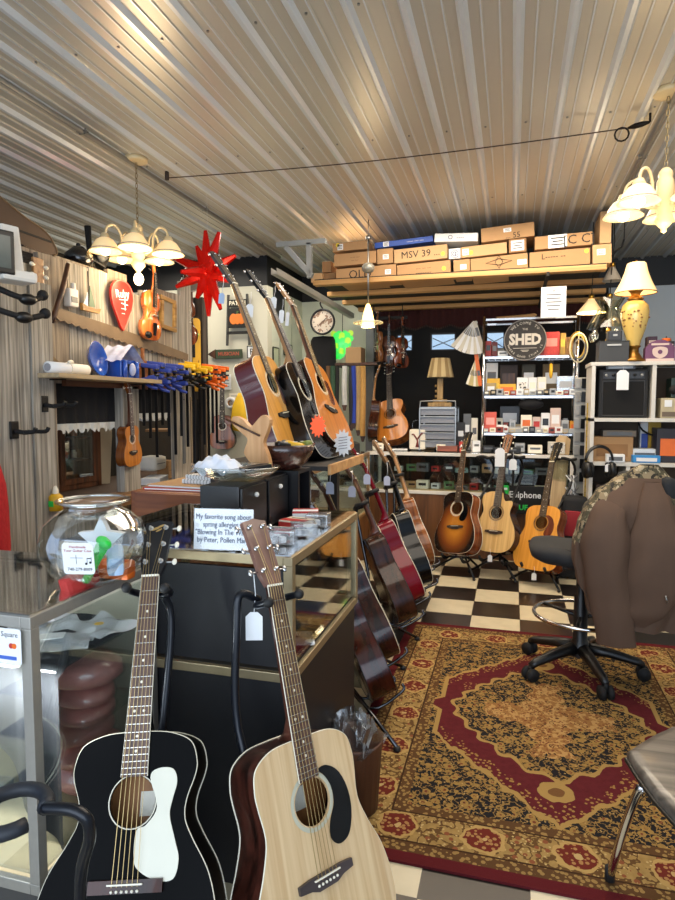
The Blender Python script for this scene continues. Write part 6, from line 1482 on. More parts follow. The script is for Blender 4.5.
# ================================================================ CHROME WIRE SHELF ON THE COUNTER
SY0, SY1 = 5.78, 6.12
sx0, sx1 = aY(483.5, 380, SY0).x, aY(577, 380, SY0).x
zs_ = [aY(484, py, SY0).z for py in (434, 397, 358, 320)]
ws = thing('wire_shelf', 'tall chrome shelf rack on the back counter crowded with small goods', 'shelf', ((sx0 + sx1) / 2, (SY0 + SY1) / 2, zc))
W2, D2 = (sx1 - sx0) / 2, (SY1 - SY0) / 2
for sx in (-1, 1):
    for sy in (-1, 1): MB().use(CHROME).smooth().cyl((sx * W2, sy * D2, 0), (sx * W2, sy * D2, zs_[3] - zc + .03), .014, n=10).build('post', ws)
for z in zs_:
    mb = MB().use(CHROME); zz = z - zc
    for sy in (-1, 1): mb.box((0, sy * D2, zz), (2 * W2, .010, .018))
    for sx in (-1, 1): mb.box((sx * W2, 0, zz), (.012, 2 * D2, .03))
    if z != zs_[3]:
        for k in range(13): mb.box((-W2 + 2 * W2 * (k + .5) / 13, 0, zz + .008), (.006, 2 * D2, .004))
        mb.use(mat('shelf_liner', '#4a4b4e', .5, .1)).box((0, 0, zz + .0125), (2 * W2 - .03, 2 * D2 - .02, .003))
    mb.build('wire_tier', ws)
def on(level, px, dy=0.0): return V((aY(px, 380, SY0 + .03 + dy).x, SY0 + .03 + dy, zs_[level] + .0155))
# SHED disc
t = thing('shed_sign', 'round dark sign reading SHED standing on the top tier of the wire shelf', 'sign', aY(525, 340, SY0 - .02))
Rr = .182
MB().use(mat('charcoal_board', '#33302f', .7, var=.2, scale=20)).prism(circ(Rr, 48), 0, .014, FRONT).build('disc', t)
CRL = mat('cream_lettering', '#cfc8bc', .6)
MB().use(mat('grey_ring', '#8a8580', .6)).smooth().tube([(Rr * .97 * math.cos(a), -.0145, Rr * .97 * math.sin(a)) for a in [i * PI / 24 for i in range(48)]], .004, 5, closed=True).build('rim_line', t)
lettering('SHED', .128, t, CRL, MX.Translation((0, -.0155, 0)) @ FRONT, bold=.006, extrude=.001, squeeze=.86)
ring_text('WELCOME TO', Rr * .80, .034, t, CRL, -.0155, True); lettering('THE', .025, t, CRL, MX.Translation((0, -.0155, .092)) @ FRONT)
ring_text('WHERE GOOD STUFF IS', Rr * .82, .026, t, CRL, -.0155, False)
mb = MB().use(CRL)
for (w1, z1_) in ((.20, -.072), (.07, -.09), (.05, -.10)): mb.box((0, -.0155, z1_), (w1, .001, .004))
mb.build('divider_lines', t)
def goods(level, px0, px1, py0, d, m_, lab, nm='stock_box', dy=.0, sm=False, m2=None, txt=None, tilt=0, cat='box'):
    Y = SY0 + .03 + dy; a, b = aY(px0, py0, Y), aY(px1, py0, Y); w = b.x - a.x; z0 = zs_[level] + .0155; h = max(.02, a.z - z0)
    t = thing(nm, lab, cat, ((a.x + b.x) / 2, Y + d / 2, z0), tilt)
    MB().use(m_).smooth(sm).box((0, 0, h / 2), (w, d, h), bev=.004 if not sm else .02).build('body', t)
    MB().use(m2 or PAPER).box((0, -d / 2 - .0006, h * .55), (w * .7, .0012, h * .35)).build('label', t)
    if txt: lettering(txt, h * .25, t, INKB, MX.Translation((0, -d / 2 - .0016, h * .55)) @ FRONT)
    return t
REDBK = mat('red_book', '#8f2a2a', .6, var=.3, scale=50)
goods(2, 485.5, 491.5, 341, .10, REDBK, 'red and black book standing at the left of the top tier, leftmost', 'book', cat='book', m2=BLK)
goods(2, 492, 497.5, 342, .10, mat('dark_red_book', '#5a1c20', .6), 'dark red book standing beside the leftmost red book', 'book', cat='book', m2=GREYM)
goods(2, 498, 508, 351, .1, PAPER, 'white pack lying low on the top tier behind the SHED sign', m2=GREYM)
goods(2, 544, 560, 332, .06, mat('red_package', '#b8342e', .55, var=.4, scale=60), 'red packet of small white shapes right of the SHED sign', 'packet', m2=mat('red_stars', '#d98a80', .6))
goods(2, 540, 545, 340, .08, mat('red_tin', '#7c1e1e', .5), 'narrow red tin squeezed beside the SHED sign', 'tin')
goods(2, 560.5, 566, 333, .08, mat('olive_gold', '#a07d2c', .5), 'olive gold pack beside the red packet', m2=BRASS)
goods(2, 566, 574, 337, .08, CARD3, 'brown pack at the right of the top tier', m2=CARD)
goods(1, 486, 498, 363, .02, PAPER, 'white printed card standing at the left of the middle tier', 'card', dy=.2, m2=GREYM, cat='card')
goods(1, 486, 496, 383, .08, mat('tan_packs', '#a89468', .6), 'tan bundle of packs at the left of the middle tier', 'packet')
goods(1, 487, 500, 378.5, .05, YELM, 'yellow folded envelope on top of the tan bundle', 'envelope', dy=.06, m2=BRASS)
goods(1, 498, 516, 384, .09, YELM, 'yellow and white box on the middle tier', m2=ORGM)
m_, nt, b = shader('patterned_box'); vec = _coords(nt); col = xmix(xvor(vec, 60).gt(.45), '#141416', '#d8d6cf'); nt.links.new(col.s, b.inputs['Base Color'])
goods(1, 517, 528, 377.5, .08, PAPER, 'white box with black pattern panel on the middle tier', m2=m_)
goods(1, 528.5, 537, 377.5, .09, PAPER, 'plain white box beside the patterned one on the middle tier', m2=IVORY)
goods(1, 537.5, 546.5, 377, .09, IVORY, 'cream ribbed box on the middle tier', m2=PAPER)
goods(1, 547, 556, 389, .07, GREYM, 'small grey box on the middle tier', m2=SILV)
goods(1, 500, 518, 365, .10, mat('dark_brown_box', '#2a1c16', .6), 'dark brown box at the back of the middle tier', dy=.16, m2=DKW)
goods(1, 522, 536, 364, .10, mat('olive_cap', '#4a4a44', .8), 'grey-green cap at the back of the middle tier', 'cap', dy=.16, sm=True, cat='cap')
goods(1, 543, 560, 364, .08, mat('dark_tan', '#6a5636', .6), 'tan box at the back of the middle tier', dy=.16)
t = thing('hanging_tuner', 'yellow tool hanging from the upper tier of the wire shelf', 'tool', aY(551, 368, SY0 - .02))
MB().use(YELM).smooth().tube([(0, 0, .04), (0, 0, -.06), (0, -.005, -.09)], [.012, .016, .008], 8).build('handle', t); MB().use(BLKM).box((0, 0, .05), (.04, .02, .03), bev=.004).build('head', t)
goods(1, 557, 575, 376, .09, bagm, 'clear plastic pack at the right of the middle tier', 'plastic_box', m2=SILV)
goods(0, 484.5, 496.5, 412, .03, mat('coral_card', '#d25c50', .6), 'coral red card with white writing on the lower tier', 'card', m2=mat('pale_coral', '#e8a79e', .6), cat='card')
goods(0, 497, 507, 425, .08, PAPER, 'white pack on the lower tier right of the coral card', m2=GREYM)
goods(0, 507, 520, 427, .08, SILV, 'silver pack on the lower tier', m2=IVORY)
goods(0, 521, 532, 415, .09, IVORY, 'cream carton on the lower tier under the black pouch', m2=ORGM)
goods(0, 532.5, 541, 417, .09, mat('red_white_pack', '#c9b8b0', .6), 'pinkish pack on the lower tier', m2=REDM)
goods(0, 541.5, 550, 413, .09, PAPER, 'white carton with black frame print on the lower tier', m2=BLK)
goods(0, 550.5, 561, 408, .05, mat('pale_pink', '#d2bab0', .6), 'pale pink card pack on the lower tier', m2=PAPER)
goods(0, 561.5, 569, 420, .08, SILV, 'silver box at the right of the lower tier', m2=GREYM)
goods(0, 570, 577, 421, .07, mat('amber_box', '#e09a1e', .5), 'amber yellow box at the right end of the lower tier', m2=ORGM)
goods(0, 500, 520, 406, .05, BLK, 'black boxed item with white edge at the back of the lower tier', dy=.2, m2=SILV)
t = thing('black_pouch', 'black cloth pouch sagging under the middle tier of the wire shelf', 'pouch', aY(531, 402, SY0 + .06))
MB().use(cloth).smooth().ball((0, 0, -.02), .11, 10, (1, .6, .45)).build('cloth', t); MB().use(SILV).smooth().tube([(-.09, -.01, .025), (0, -.012, .012), (.09, -.01, .025)], .004, 5).build('zip', t)
# crowding small packs on the three tiers
TN = ('lower', 'middle', 'top'); ORD = ('first', 'second', 'third', 'fourth', 'fifth', 'sixth', 'seventh', 'eighth', 'ninth', 'tenth', 'eleventh', 'twelfth', 'thirteenth', 'fourteenth')
PKM = [(SILV, 'silver'), (PAPER, 'white'), (GREYM, 'grey'), (IVORY, 'cream'), (mat('pale_tan_pack', '#b8a88a', .6), 'tan'), (BLK, 'black'), (mat('dull_red_pack', '#93413a', .6), 'dull red'), (mat('clear_grey_pack', '#a3a6a4', .3), 'pale grey')]
for lv in range(3):
    for row, dy in (('front', -.015), ('back', .20)):
        if lv == 2 and row == 'front': continue
        for i in range(14):
            m_, nm = PKM[(i * 3 + lv * 2 + (5 if row == 'back' else 0)) % 8]
            h = (.035 + .03 * ((i * 5 + lv) % 4) / 4) if row == 'front' else (.07 + .07 * ((i * 7 + lv) % 5) / 5)
            px = 487 + i * 6.6; q = on(lv, px, dy - .0)
            if row == 'front': q.y = SY0 - .006
            o = solo(MB().use(m_).box((0, 0, h / 2), (.04 + .012 * (i % 3), .028, h), (0, 0, .2 * math.sin(i * 2.3)), bev=.004), 'small_pack', '%s small pack, %s from left in the %s row of the %s tier' % (nm, ORD[i], row, TN[lv]), 'pack', q, 0, 'small packs on the wire shelf')
            MB().use(PKM[(i + 3) % 8][0]).box((0, -.0148, h * .55), (.03, .001, h * .4), (0, 0, .2 * math.sin(i * 2.3))).build('label', o)
# under the lowest tier, on the counter
for i, (px, w_, h_, m_, lab) in enumerate(((489, .10, .06, BLK, 'black low box on the counter under the wire shelf, leftmost'), (506, .26, .045, mat('long_black_case', '#101012', .4), 'long low black case on the counter under the wire shelf'), (520, .09, .08, SILV, 'silver gadget on the counter under the wire shelf'), (535, .12, .07, IVORY, 'cream box on the counter under the wire shelf'), (556, .14, .10, mat('white_plush', '#c6c2ba', .9), 'white pack on the counter under the wire shelf, right'))):
    o = solo(MB().use(m_).box((0, 0, h_ / 2), (w_, .10, h_), bev=.006), 'stock_box', lab, 'box', (aY(px, 440, SY0 + .0).x, SY0 - .04 + (.13 if i == 2 else 0), zc), 0)
    MB().use(GREYM).box((0, -.0506, h_ * .6), (w_ * .7, .0012, h_ * .25)).build('label', o)
# hanging bits: coil, stick, fanned magazines
t = thing('cable_coil', 'coil of gold cable hanging on the right post of the wire shelf', 'cable', aY(577, 345, SY0 - .05))
for k, (r_, m_) in enumerate(((.085, BRASS), (.075, mat('gold_cable', '#b49a4a', .4, .5)), (.095, mat('pale_cable', '#c9c0a0', .5)), (.065, GREYM))):
    MB().use(m_).smooth().tube([(r_ * .75 * math.cos(a) + .006 * k, -.006 * k, r_ * 1.3 * math.sin(a) - .012 * k) for a in [i * PI / 14 for i in range(28)]], .006, 6, closed=True).build('loop', t)
t = thing('wooden_rod', 'turned wooden rod lying across the top of the wire shelf', 'rod', aY(517, 318, SY0 + .15)); t.location.z = zs_[3] + .034
MB().use(wood('rod_wood', '#a07844', '#c89e68', .5, axis=0)).smooth().tube([(-.18, 0, -.0), (.0, 0, .006), (.12, 0, .012), (.15, 0, .014), (.17, 0, .014)], [.012, .013, .016, .018, .006], 10).build('rod', t); MB().use(DKW).smooth().cyl((-.19, 0, 0), (-.18, 0, 0), .013, n=10).build('end_cap', t)
for i in range(9):
    a = -.55 + i * .16
    p = aY(476 - abs(i - 4) * .3, 322, 5.95)
    t = thing('magazine', '%s white magazine of the fan hanging left of the wire shelf' % ('leftmost', 'second', 'third', 'fourth', 'middle', 'sixth', 'seventh', 'eighth', 'rightmost')[i], 'magazine', M=MX.Translation(p + V((0, -.006 * i, 0))) @ MX.Rotation(.75 - .13 * i, 4, 'Y'), group='fanned magazines')
    MB().use(PAPER if i % 2 else mat('off_white', '#cfcabb', .7)).box((0, 0, -.15), (.035, .004, .30)).build('pages', t); MB().use(GREYM).box((0, -.0025, -.10), (.025, .001, .08)).build('print', t)
for i in range(6):
    p = aY(480 - i * .8, 352, 5.98)
    t = thing('leaflet', '%s cream leaflet hanging in the lower bunch left of the wire shelf' % ('first', 'second', 'third', 'fourth', 'fifth', 'sixth')[i], 'leaflet', M=MX.Translation(p + V((0, -.006 * i, 0))) @ MX.Rotation(.35 - .1 * i, 4, 'Y'), group='hanging leaflets')
    MB().use((IVORY, mat('straw', '#c0b07a', .7), ORGM)[i % 3 if i != 2 else 1]).box((0, 0, -.16), (.035, .004, .32)).build('pages', t); MB().use(GREYM).box((0, -.0025, -.2), (.025, .001, .05)).build('print', t)
# black panels on the counter front: dark gig boxes with lettering
for (px0, px1, py0, py1, txt, lab, grn) in ((482, 504, 488, 512, 'Fender', 'black amplifier cover with white script left of the classical guitar', False), (509, 547, 487, 513, 'Epiphone', 'black hanging banner with white Epiphone script between the guitars', True)):
    a, b = aY(px0, py1, 5.58), aY(px1, py0, 5.58); w_, h_ = b.x - a.x, b.z - a.z
    t = thing('banner', lab, 'banner', ((a.x + b.x) / 2, 5.59, a.z))
    MB().use(BLKM).box((0, 0, h_ / 2), (w_, .03, h_), bev=.003).build('cloth', t)
    lettering(txt, h_ * .33 if grn else h_ * .3, t, PAPER, MX.Translation((-w_ * .08 if grn else 0, -.0165, h_ * .68)) @ FRONT @ MX.Shear('XZ', 4, (0, 0)) , squeeze=.9, bold=.001)
    if grn: lettering('MUF', h_ * .26, t, GRNM, MX.Translation((-w_ * .2, -.0165, h_ * .22)) @ FRONT, bold=.002)
MBg = MB().use(GRNM).box((0, 0, 0), (.06, .02, .10), bev=.004).use(PAPER).box((0, -.0105, .02), (.04, .001, .02)); q = aY(505, 491, 5.56); solo(MBg, 'green_card', 'bright green card behind the neck side of the pale classical guitar', 'card', q)
# long pale plank leaning at the counter's right end
pa, pb = aY(563, 436, 5.75), aY(552, 545, 5.5)
t = thing('long_plank', 'long pale wooden board leaning upright behind the amber guitar', 'board', M=frame(pb, pa - pb, (0, -1, .05)))
MB().use(wood('plank_pale', '#9a805a', '#c2a880', .6, axis=1)).prism([(-.05, -.45), (.06, -.45), (.065, (pa - pb).length - .03), (.03, (pa - pb).length), (-.03, (pa - pb).length), (-.055, (pa - pb).length - .03)], -.012, .012).build('board', t)
# pegboard goods at right of the shelf
pg = thing('hanging_strip', 'clear display strip of small packets hanging right of the wire shelf', 'display', aY(584, 395, 5.7))
MB().use(mat('clear_strip', '#a9aaa6', .3)).box((0, .012, -.35), (.15, .004, 1.0)).build('strip', pg)
PK = [SILV, IVORY, BRASS, PAPER, GREYM, BLK, mat('gold_pack', '#b89a52', .4, .4), BLK]
for i in range(24):
    x = -.05 + .05 * (i % 3); z = .10 - .115 * (i // 3)
    q = pg.location + V((x, -.006, z))
    o = solo(MB().use(PK[(i * 5 + i // 3) % 8]).box((0, 0, 0), (.042, .012, .085), (.1, 0, .1 * math.sin(i * 2.7)), bev=.004), 'parts_packet', 'small packet on the display strip, row %d from the top, %s column' % (i // 3 + 1, ('left', 'middle', 'right')[i % 3]), 'packet', q, 0, 'packets on the display strip')
    MB().use((PAPER, IVORY, REDM, GREYM, PAPER, BLK, YELM)[(i * 3) % 7]).box((0, -.0075, .028), (.038, .001, .018), (.1, 0, .1 * math.sin(i * 2.7))).build('header_card', o)
yl = aY(588, 470, 5.3)
t = thing('yardstick', 'long yellow measuring stick standing beside the white bookcase', 'ruler', (yl.x - .012, 5.3, .62))
MB().use(mat('ochre_stick', '#a88a24', .5)).box((0, 0, .3), (.022, .008, .95)).build('stick', t)
mb = MB().use(INK)
for k in range(20): mb.box((-.006, -.0045, -.12 + k * .045), (.01, .001, .003))
mb.build('markings', t)
# ================================================================ RUG
m, nt, b = shader('persian_rug'); vec = _coords(nt)
nv = nt.nodes.new('ShaderNodeTexNoise'); nv.inputs['Scale'].default_value = 22; nv.inputs['Detail'].default_value = 2; nt.links.new(vec, nv.inputs['Vector'])
wob = X(nv.outputs['Fac']) - 0.5
x, y, z = xyz(vec); ax, ay = x.abs(), y.abs()
HW, HH = .775, 1.04
dx, dy = HW - ax, HH - ay; de = dx.mn(dy)
GOLD, RUST, NAVY, REDC, TAN = '#9a7c48', '#6a3626', '#201e20', '#5e1a1e', '#a88a58'
v1 = xvor(vec, 27); v2 = xvor(vec, 60); v3 = xvor(vec, 13)
n2 = xnoise(vec, 45, 4)
flor = xmix(v1.lt(.41), NAVY, xmix(v1.lt(.20), '#92733f', RUST)); flor = xmix(v2.lt(.20), flor, TAN); flor = xmix((n2 - .5).abs().lt(.035), flor, '#8a6c3c'); flor = xmix(n2.gt(.63), flor, NAVY)
# gold border ground with motifs
per_ = .275
my = ((y + 10 * per_).mod(per_)) - per_ / 2; mx_ = ((x + 10 * per_ + .1).mod(per_)) - per_ / 2
cs = (ax - .61); ce = (ay - .875)
r1 = X.op('SQRT', cs * cs + my * my); r2 = X.op('SQRT', ce * ce + mx_ * mx_)
rr = xmix(dx.lt(dy), r2, r1)
rr = X(rr.s) + wob * .05
vine = (xnoise(vec, 26, 2) - .5).abs().lt(.045)
bord = xmix(n2, '#7c6036', '#a88b56'); bord = xmix(vine, bord, '#5c4226'); bord = xmix(v1.lt(.24), bord, '#7e4a30'); bord = xmix(v2.lt(.22), bord, '#b39a68')
bord = xmix(rr.lt(.066), bord, '#a98a54'); bord = xmix(rr.lt(.054), bord, xmix(v2.lt(.40), '#64281f', '#9c7448')); bord = xmix(rr.lt(.012), bord, '#b09462')
guard = xmix(v2.lt(.42), '#563c24', '#8f7244')
# red medallion field
sc1 = ((ax * 60.0).sin() * .018)
loz = ax / .72 + ay / .745 + sc1 + wob * .08
side = ax.lt(.455); tip = (ax + ay * 1.2).lt(.53)
inred = loz.lt(1.0) * side; inred = inred.mx(tip)
edge_ = loz.lt(1.035) * ax.lt(.475); edge_ = edge_.mx((ax + ay * 1.2).lt(.555))
red = xmix(n2, '#4b181c', '#602428')
spr = xvor(vec, 5.2, rnd=.35); red = xmix((spr.lt(.26)) * (v2.lt(.30)), red, '#8f6a42')
red = xmix((loz.gt(.90)) * (v2.lt(.36)), red, '#94703f')
inl = X.op('POWER', ax / .40, 1.35) + X.op('POWER', ay / .475, 1.35) + (X.op('ARCTAN2', y, x) * 22.0).sin() * .05 + wob * .1
rc_ = X.op('SQRT', x * x + y * y); armx = (ax / .27).mx(ay / (.075 + (ax * 45.0).sin() * .018)); army = (ay / .33).mx(ax / (.07 + (ay * 45.0).sin() * .018)); cross = armx.mn(army).mn(rc_ / .15) + wob * .35
cg = xmix(n2.gt(.5), '#8a6238', '#a98452'); cg = xmix(v2.lt(.30), cg, '#6e3f28'); cg = xmix((v1 - .30).abs().lt(.03), cg, '#4a3220')
fieldc = xmix(edge_, flor, GOLD); fieldc = xmix(inred, fieldc, red)
fieldc = xmix(inl.lt(1.07), fieldc, GOLD); fieldc = xmix(inl.lt(1.0), fieldc, flor); fieldc = xmix(cross.lt(1.0), fieldc, cg)
r0 = X.op('SQRT', x * x + (ay - .56) * (ay - .56)); fieldc = xmix((r0 + wob * .03).lt(.062), fieldc, GOLD); fieldc = xmix((r0 + wob * .02).lt(.026), fieldc, '#6b4a2c')
col = xmix(de.lt(.275), fieldc, guard); col = xmix(de.lt(.235), col, '#3a2618'); col = xmix(de.lt(.228), col, bord); col = xmix(de.lt(.095), col, '#3a2618'); col = xmix(de.lt(.088), col, guard); col = xmix(de.lt(.045), col, '#541a1e')
nt.links.new(col.s, b.inputs['Base Color']); b.inputs['Roughness'].default_value = .95; b.inputs['Specular IOR Level'].default_value = .1
bp = nt.nodes.new('ShaderNodeBump'); bp.inputs['Strength'].default_value = .4; bp.inputs['Distance'].default_value = .004; nt.links.new(xnoise(vec, 300, 2).s, bp.inputs['Height']); nt.links.new(bp.outputs['Normal'], b.inputs['Normal'])
solo(MB().use(m).box((0, 0, .004), (2 * HW, 2 * HH, .008)), 'persian_rug', 'red and gold Persian-style rug with dark medallion on the checkered floor', 'rug', (.178, 2.80, .0))
# ================================================================ DRAFTING CHAIR WITH JACKET
cb_ = V((.36, 3.33, .009))
ch = thing('drafting_chair', 'black drafting chair with chrome foot ring standing on the rug', 'chair', cb_)
for a in (-145, -73, -1, 71, 143):
    d = V((math.cos(R(a)), math.sin(R(a)), 0))
    lg = MB().use(BLK).smooth().tube([d * .02 + V((0, 0, .13)), d * .14 + V((0, 0, .115)), d * .27 + V((0, 0, .085)), d * .30 + V((0, 0, .07))], [.036, .028, .022, .018], 8, flat=.8).build('leg', ch)
    c = d * .30; s_ = V((-d.y, d.x, 0))
    mb = MB().use(BLKM).smooth()
    for sx in (-1, 1): mb.cyl(c + s_ * sx * .010 + V((0, 0, .03)), c + s_ * sx * .030 + V((0, 0, .03)), .033, n=14)
    mb.cyl(c + V((0, 0, .03)), c + V((0, 0, .075)), .01, n=8); mb.build('caster', lg)
MB().use(BLK).smooth().lathe([(.05, .09), (.045, .16), (.036, .17), (.034, .40), (.026, .41), (.026, .60), (0, .60)], 18).lathe([(0, .09), (.05, .09)], 18).build('column', ch)
MB().use(CHROME).smooth().tube([(.23 * math.cos(a), .23 * math.sin(a), .30) for a in [i * PI / 20 for i in range(40)]], .010, 8, closed=True).build('foot_ring', ch)
for a in (20, 140, 260): MB().use(BLK).smooth().tube([(0.03 * math.cos(R(a)), .03 * math.sin(R(a)), .29), (.225 * math.cos(R(a)), .225 * math.sin(R(a)), .30)], .010, 6).build('ring_spoke', ch)
SEATM = mat('grey_black_fabric', '#1c1d20', .85, var=.2, scale=60)
sp = spline([(-.25, 0, 0), (-.22, .17, 0), (-.05, .23, 0), (.15, .22, 0), (.23, .15, 0), (.25, 0, 0), (.23, -.15, 0), (.15, -.22, 0), (-.05, -.23, 0), (-.22, -.17, 0)], 5, closed=True)
mb = MB().use(SEATM).smooth(); rings = []
for (k, z_) in ((.80, .575), (.97, .60), (1.0, .625), (.96, .648), (.7, .656)):
    rings.append([mb._v((p.x * k - .01, p.y * k, z_ + (.012 if p.x < -.1 else 0))) for p in sp])
for A, B_ in zip(rings, rings[1:]):
    for j in range(len(A)): mb._f([A[j], A[(j + 1) % len(A)], B_[(j + 1) % len(A)], B_[j]])
mb._f(rings[0][::-1]); mb._f(rings[-1]); mb.build('seat', ch)
MB().use(BLK).box((0, 0, .56), (.2, .16, .03), bev=.006).smooth().tube(spline([(.05, 0, .56), (.25, -.02, .57), (.30, -.02, .70), (.28, -.03, .86)], 4), .022, 8, flat=.5).build('mechanism', ch)
MB().use(SEATM).smooth().box((.265, -.06, .87), (.08, .36, .34), (0, .06, .5), bev=.04).build('backrest', ch)
# jacket
CAMO_N = 'camouflage_cloth'
m_, nt, b = shader(CAMO_N); vec = _coords(nt)
c1 = xnoise(vec, 22, 5); c2 = xnoise(_coords(nt, (1.3, 1, .8)), 30, 5); col = xmix(c1.gt(.5), '#857458', '#4b4430'); col = xmix(c2.gt(.57), col, '#241f18'); col = xmix(c2.lt(.40), col, '#a3957a')
nt.links.new(col.s, b.inputs['Base Color']); b.inputs['Roughness'].default_value = .9; CAMO = m_
SUEDE = mat('brown_suede', '#564031', .85, var=.16, scale=7, bump=.08); SUEDED = mat('brown_suede_dark', '#3d2a1e', .9, var=.2, scale=9)
jc = V((0, 3.12, 0))
jk = thing('jacket', 'brown jacket with camouflage shoulders draped over the back of the drafting chair', 'jacket', (0, 3.12, 0))
def interp(tab, t):
    for (a, va), (c, vc) in zip(tab, tab[1:]):
        if t <= c: return va + (vc - va) * smoothstep(a, c, t)
    return tab[-1][1]
ZL_ = [(.36, .36), (.45, .35), (.55, .305), (.65, .285), (.72, .287), (.80, .305), (.88, .33), (.96, .38), (1.03, .46), (1.07, .53), (1.10, .58)]
ZR_ = [(.36, .80), (.5, .87), (.72, .85), (.88, .80), (.96, .765), (1.03, .73), (1.07, .70), (1.10, .665)]
def body(u, v):
    z_ = 1.10 - .70 * v; a = 2 * PI * u
    l, r_ = interp(ZL_, z_), interp(ZR_, z_); cx_ = (l + r_) / 2; w_ = (r_ - l) / 2
    fold = (.034 * abs(math.sin(4 * a + 1.6 * v)) - .017 + .014 * math.sin(13 * a + 1)) * smoothstep(.1, .5, v)
    dpt = .035 + .10 * smoothstep(0, .3, v) + fold
    s_ = math.sin(a)
    return (cx_ + w_ * math.copysign(abs(math.cos(a)) ** .8, math.cos(a)), .05 + .25 * (cx_ + w_ * math.cos(a) - .6) + dpt * math.copysign(abs(s_) ** .75, s_), z_ - .06 * math.sin(a * 1.0 + 2.6) * v)
mb = MB().use(SUEDE).smooth().grid(body, 72, 40, closed_u=True)
mb.use(CAMO)
for f in mb.bm.faces:
    c = f.calc_center_median(); l = interp(ZL_, c.z); r_ = interp(ZR_, c.z)
    if c.z > 1.035 - .16 * max(0, .52 - c.x) / .2 * .6 or (c.x < l + .05 and c.z > .74) or (c.x > r_ - .06 and c.z > .90): f.material_index = 1
top = [v for v in mb.bm.verts if abs(v.co.z - 1.10) < .003]
mb.build('body_cloth', jk)
def sleeve(pts, rad, nm, mt, fl=.6, ph=0):
    sp_ = spline(pts, 6); n = len(sp_)
    rs = [interp([(i / (len(rad) - 1), r_) for i, r_ in enumerate(rad)], k / (n - 1)) for k in range(n)]
    def f(u, v):
        k = min(int(v * (n - 1)), n - 2); fr = v * (n - 1) - k; p = sp_[k].lerp(sp_[k + 1], fr); r_ = rs[k] + (rs[k + 1] - rs[k]) * fr; a = 2 * PI * u
        rr_ = r_ * (1 + .12 * abs(math.sin(2.5 * a + 2.5 * v + ph)) + .035 * math.sin(v * 19 + 2 * a + ph))
        return (p.x + rr_ * math.cos(a), p.y + rr_ * fl * math.sin(a), p.z)
    MB().use(mt).smooth().grid(f, 28, 40, closed_u=True).build(nm, jk)
sleeve([(.45, -.02, .99), (.43, -.09, .86), (.42, -.11, .68), (.45, -.10, .48), (.485, -.09, .28)], [.03, .075, .095, .09, .082, .078], 'sleeve', SUEDE)
sleeve([(.62, -.04, 1.03), (.63, -.09, .86), (.625, -.10, .66), (.61, -.09, .48), (.58, -.085, .37)], [.03, .07, .10, .115, .095, .03], 'front_panel', SUEDE, .5, 2)
sleeve([(.77, .06, .93), (.84, .05, .76), (.87, .04, .58), (.86, .04, .40)], [.02, .07, .10, .09], 'sleeve', SUEDE, .6, 4)
sleeve([(.66, .06, .50), (.68, .06, .42), (.70, .06, .34)], [.10, .12, .05], 'lining', SUEDED, .5, 1)
MB().use(STEEL).smooth().tube([(.665, -.165, .545), (.672, -.168, .515)], .004, 5).build('zip_pull', jk)
# ================================================================ CHAIR AT LOWER RIGHT
sc2 = thing('metal_chair', 'metal-legged chair with grey wood-grain seat at the lower right corner', 'chair', (.62, 1.72, 0.009))
m_ = wood('grey_vinyl_grain', '#4a443e', '#7a7268', .35, .3, axis=0, scale=30, stretch=.05)
o2 = V((.62, 1.72, .009))
seat_pts = [(.325, 1.755), (.335, 1.80), (.44, 1.925), (.52, 1.96), (.86, 1.90), (.94, 1.80), (.90, 1.56), (.80, 1.50), (.44, 1.50), (.37, 1.56)]
sp = [V((p.x - o2.x, p.y - o2.y, 0)) for p in spline([(a, c, 0) for a, c in seat_pts], 4, closed=True)]
mb = MB().use(m_).smooth(); rings = []
for (k, z_) in ((.94, .392), (1.0, .402), (1.0, .424), (.97, .434), (.90, .436)): rings.append([mb._v((p.x * k, p.y * k, z_)) for p in sp])
for A, B_ in zip(rings, rings[1:]):
    for j in range(len(A)): mb._f([A[j], A[(j + 1) % len(A)], B_[(j + 1) % len(A)], B_[j]])
mb._f(rings[0][::-1]); mb._f(rings[-1]); mb.build('seat', sc2)
MB().use(mat('dark_piping', '#24201c', .4)).smooth().tube([(p.x * 1.003, p.y * 1.003, .404) for p in sp], .006, 6, closed=True).build('seat_edge', sc2)
for (a, c) in (((.345, 1.74, .39), (.298, 1.845, .012)), ((.80, 1.86, .39), (.86, 1.95, .012)), ((.46, 1.54, .39), (.40, 1.44, .012)), ((.82, 1.56, .39), (.90, 1.46, .012))):
    p, q = V(a) - o2, V(c) - o2; q.z = .012
    pin = V((p.x * .6, p.y * .6, p.z - .0))
    lg = MB().use(CHROME).smooth().tube(spline([pin, p * .93 + V((0, 0, .0)), p + V((0, 0, -.035)), (p + q) / 2, q], 5), .0115, 10).build('leg', sc2)
    MB().use(RUBBER).smooth().tube([q + V((0, 0, .03)), q - V((0, 0, .008))], .0145, 10).build('rubber_foot', lg)
MB().use(CHROME).smooth().tube(spline([(.22, .12, .40), (.28, .16, .55), (.27, .10, .85), (.25, -.12, .85), (.26, -.2, .55), (.22, -.14, .40)], 5), .011, 8).build('back_frame', sc2)
MB().use(m_).smooth().box((.275, -.02, .72), (.03, .30, .22), bev=.012).build('backrest', sc2)
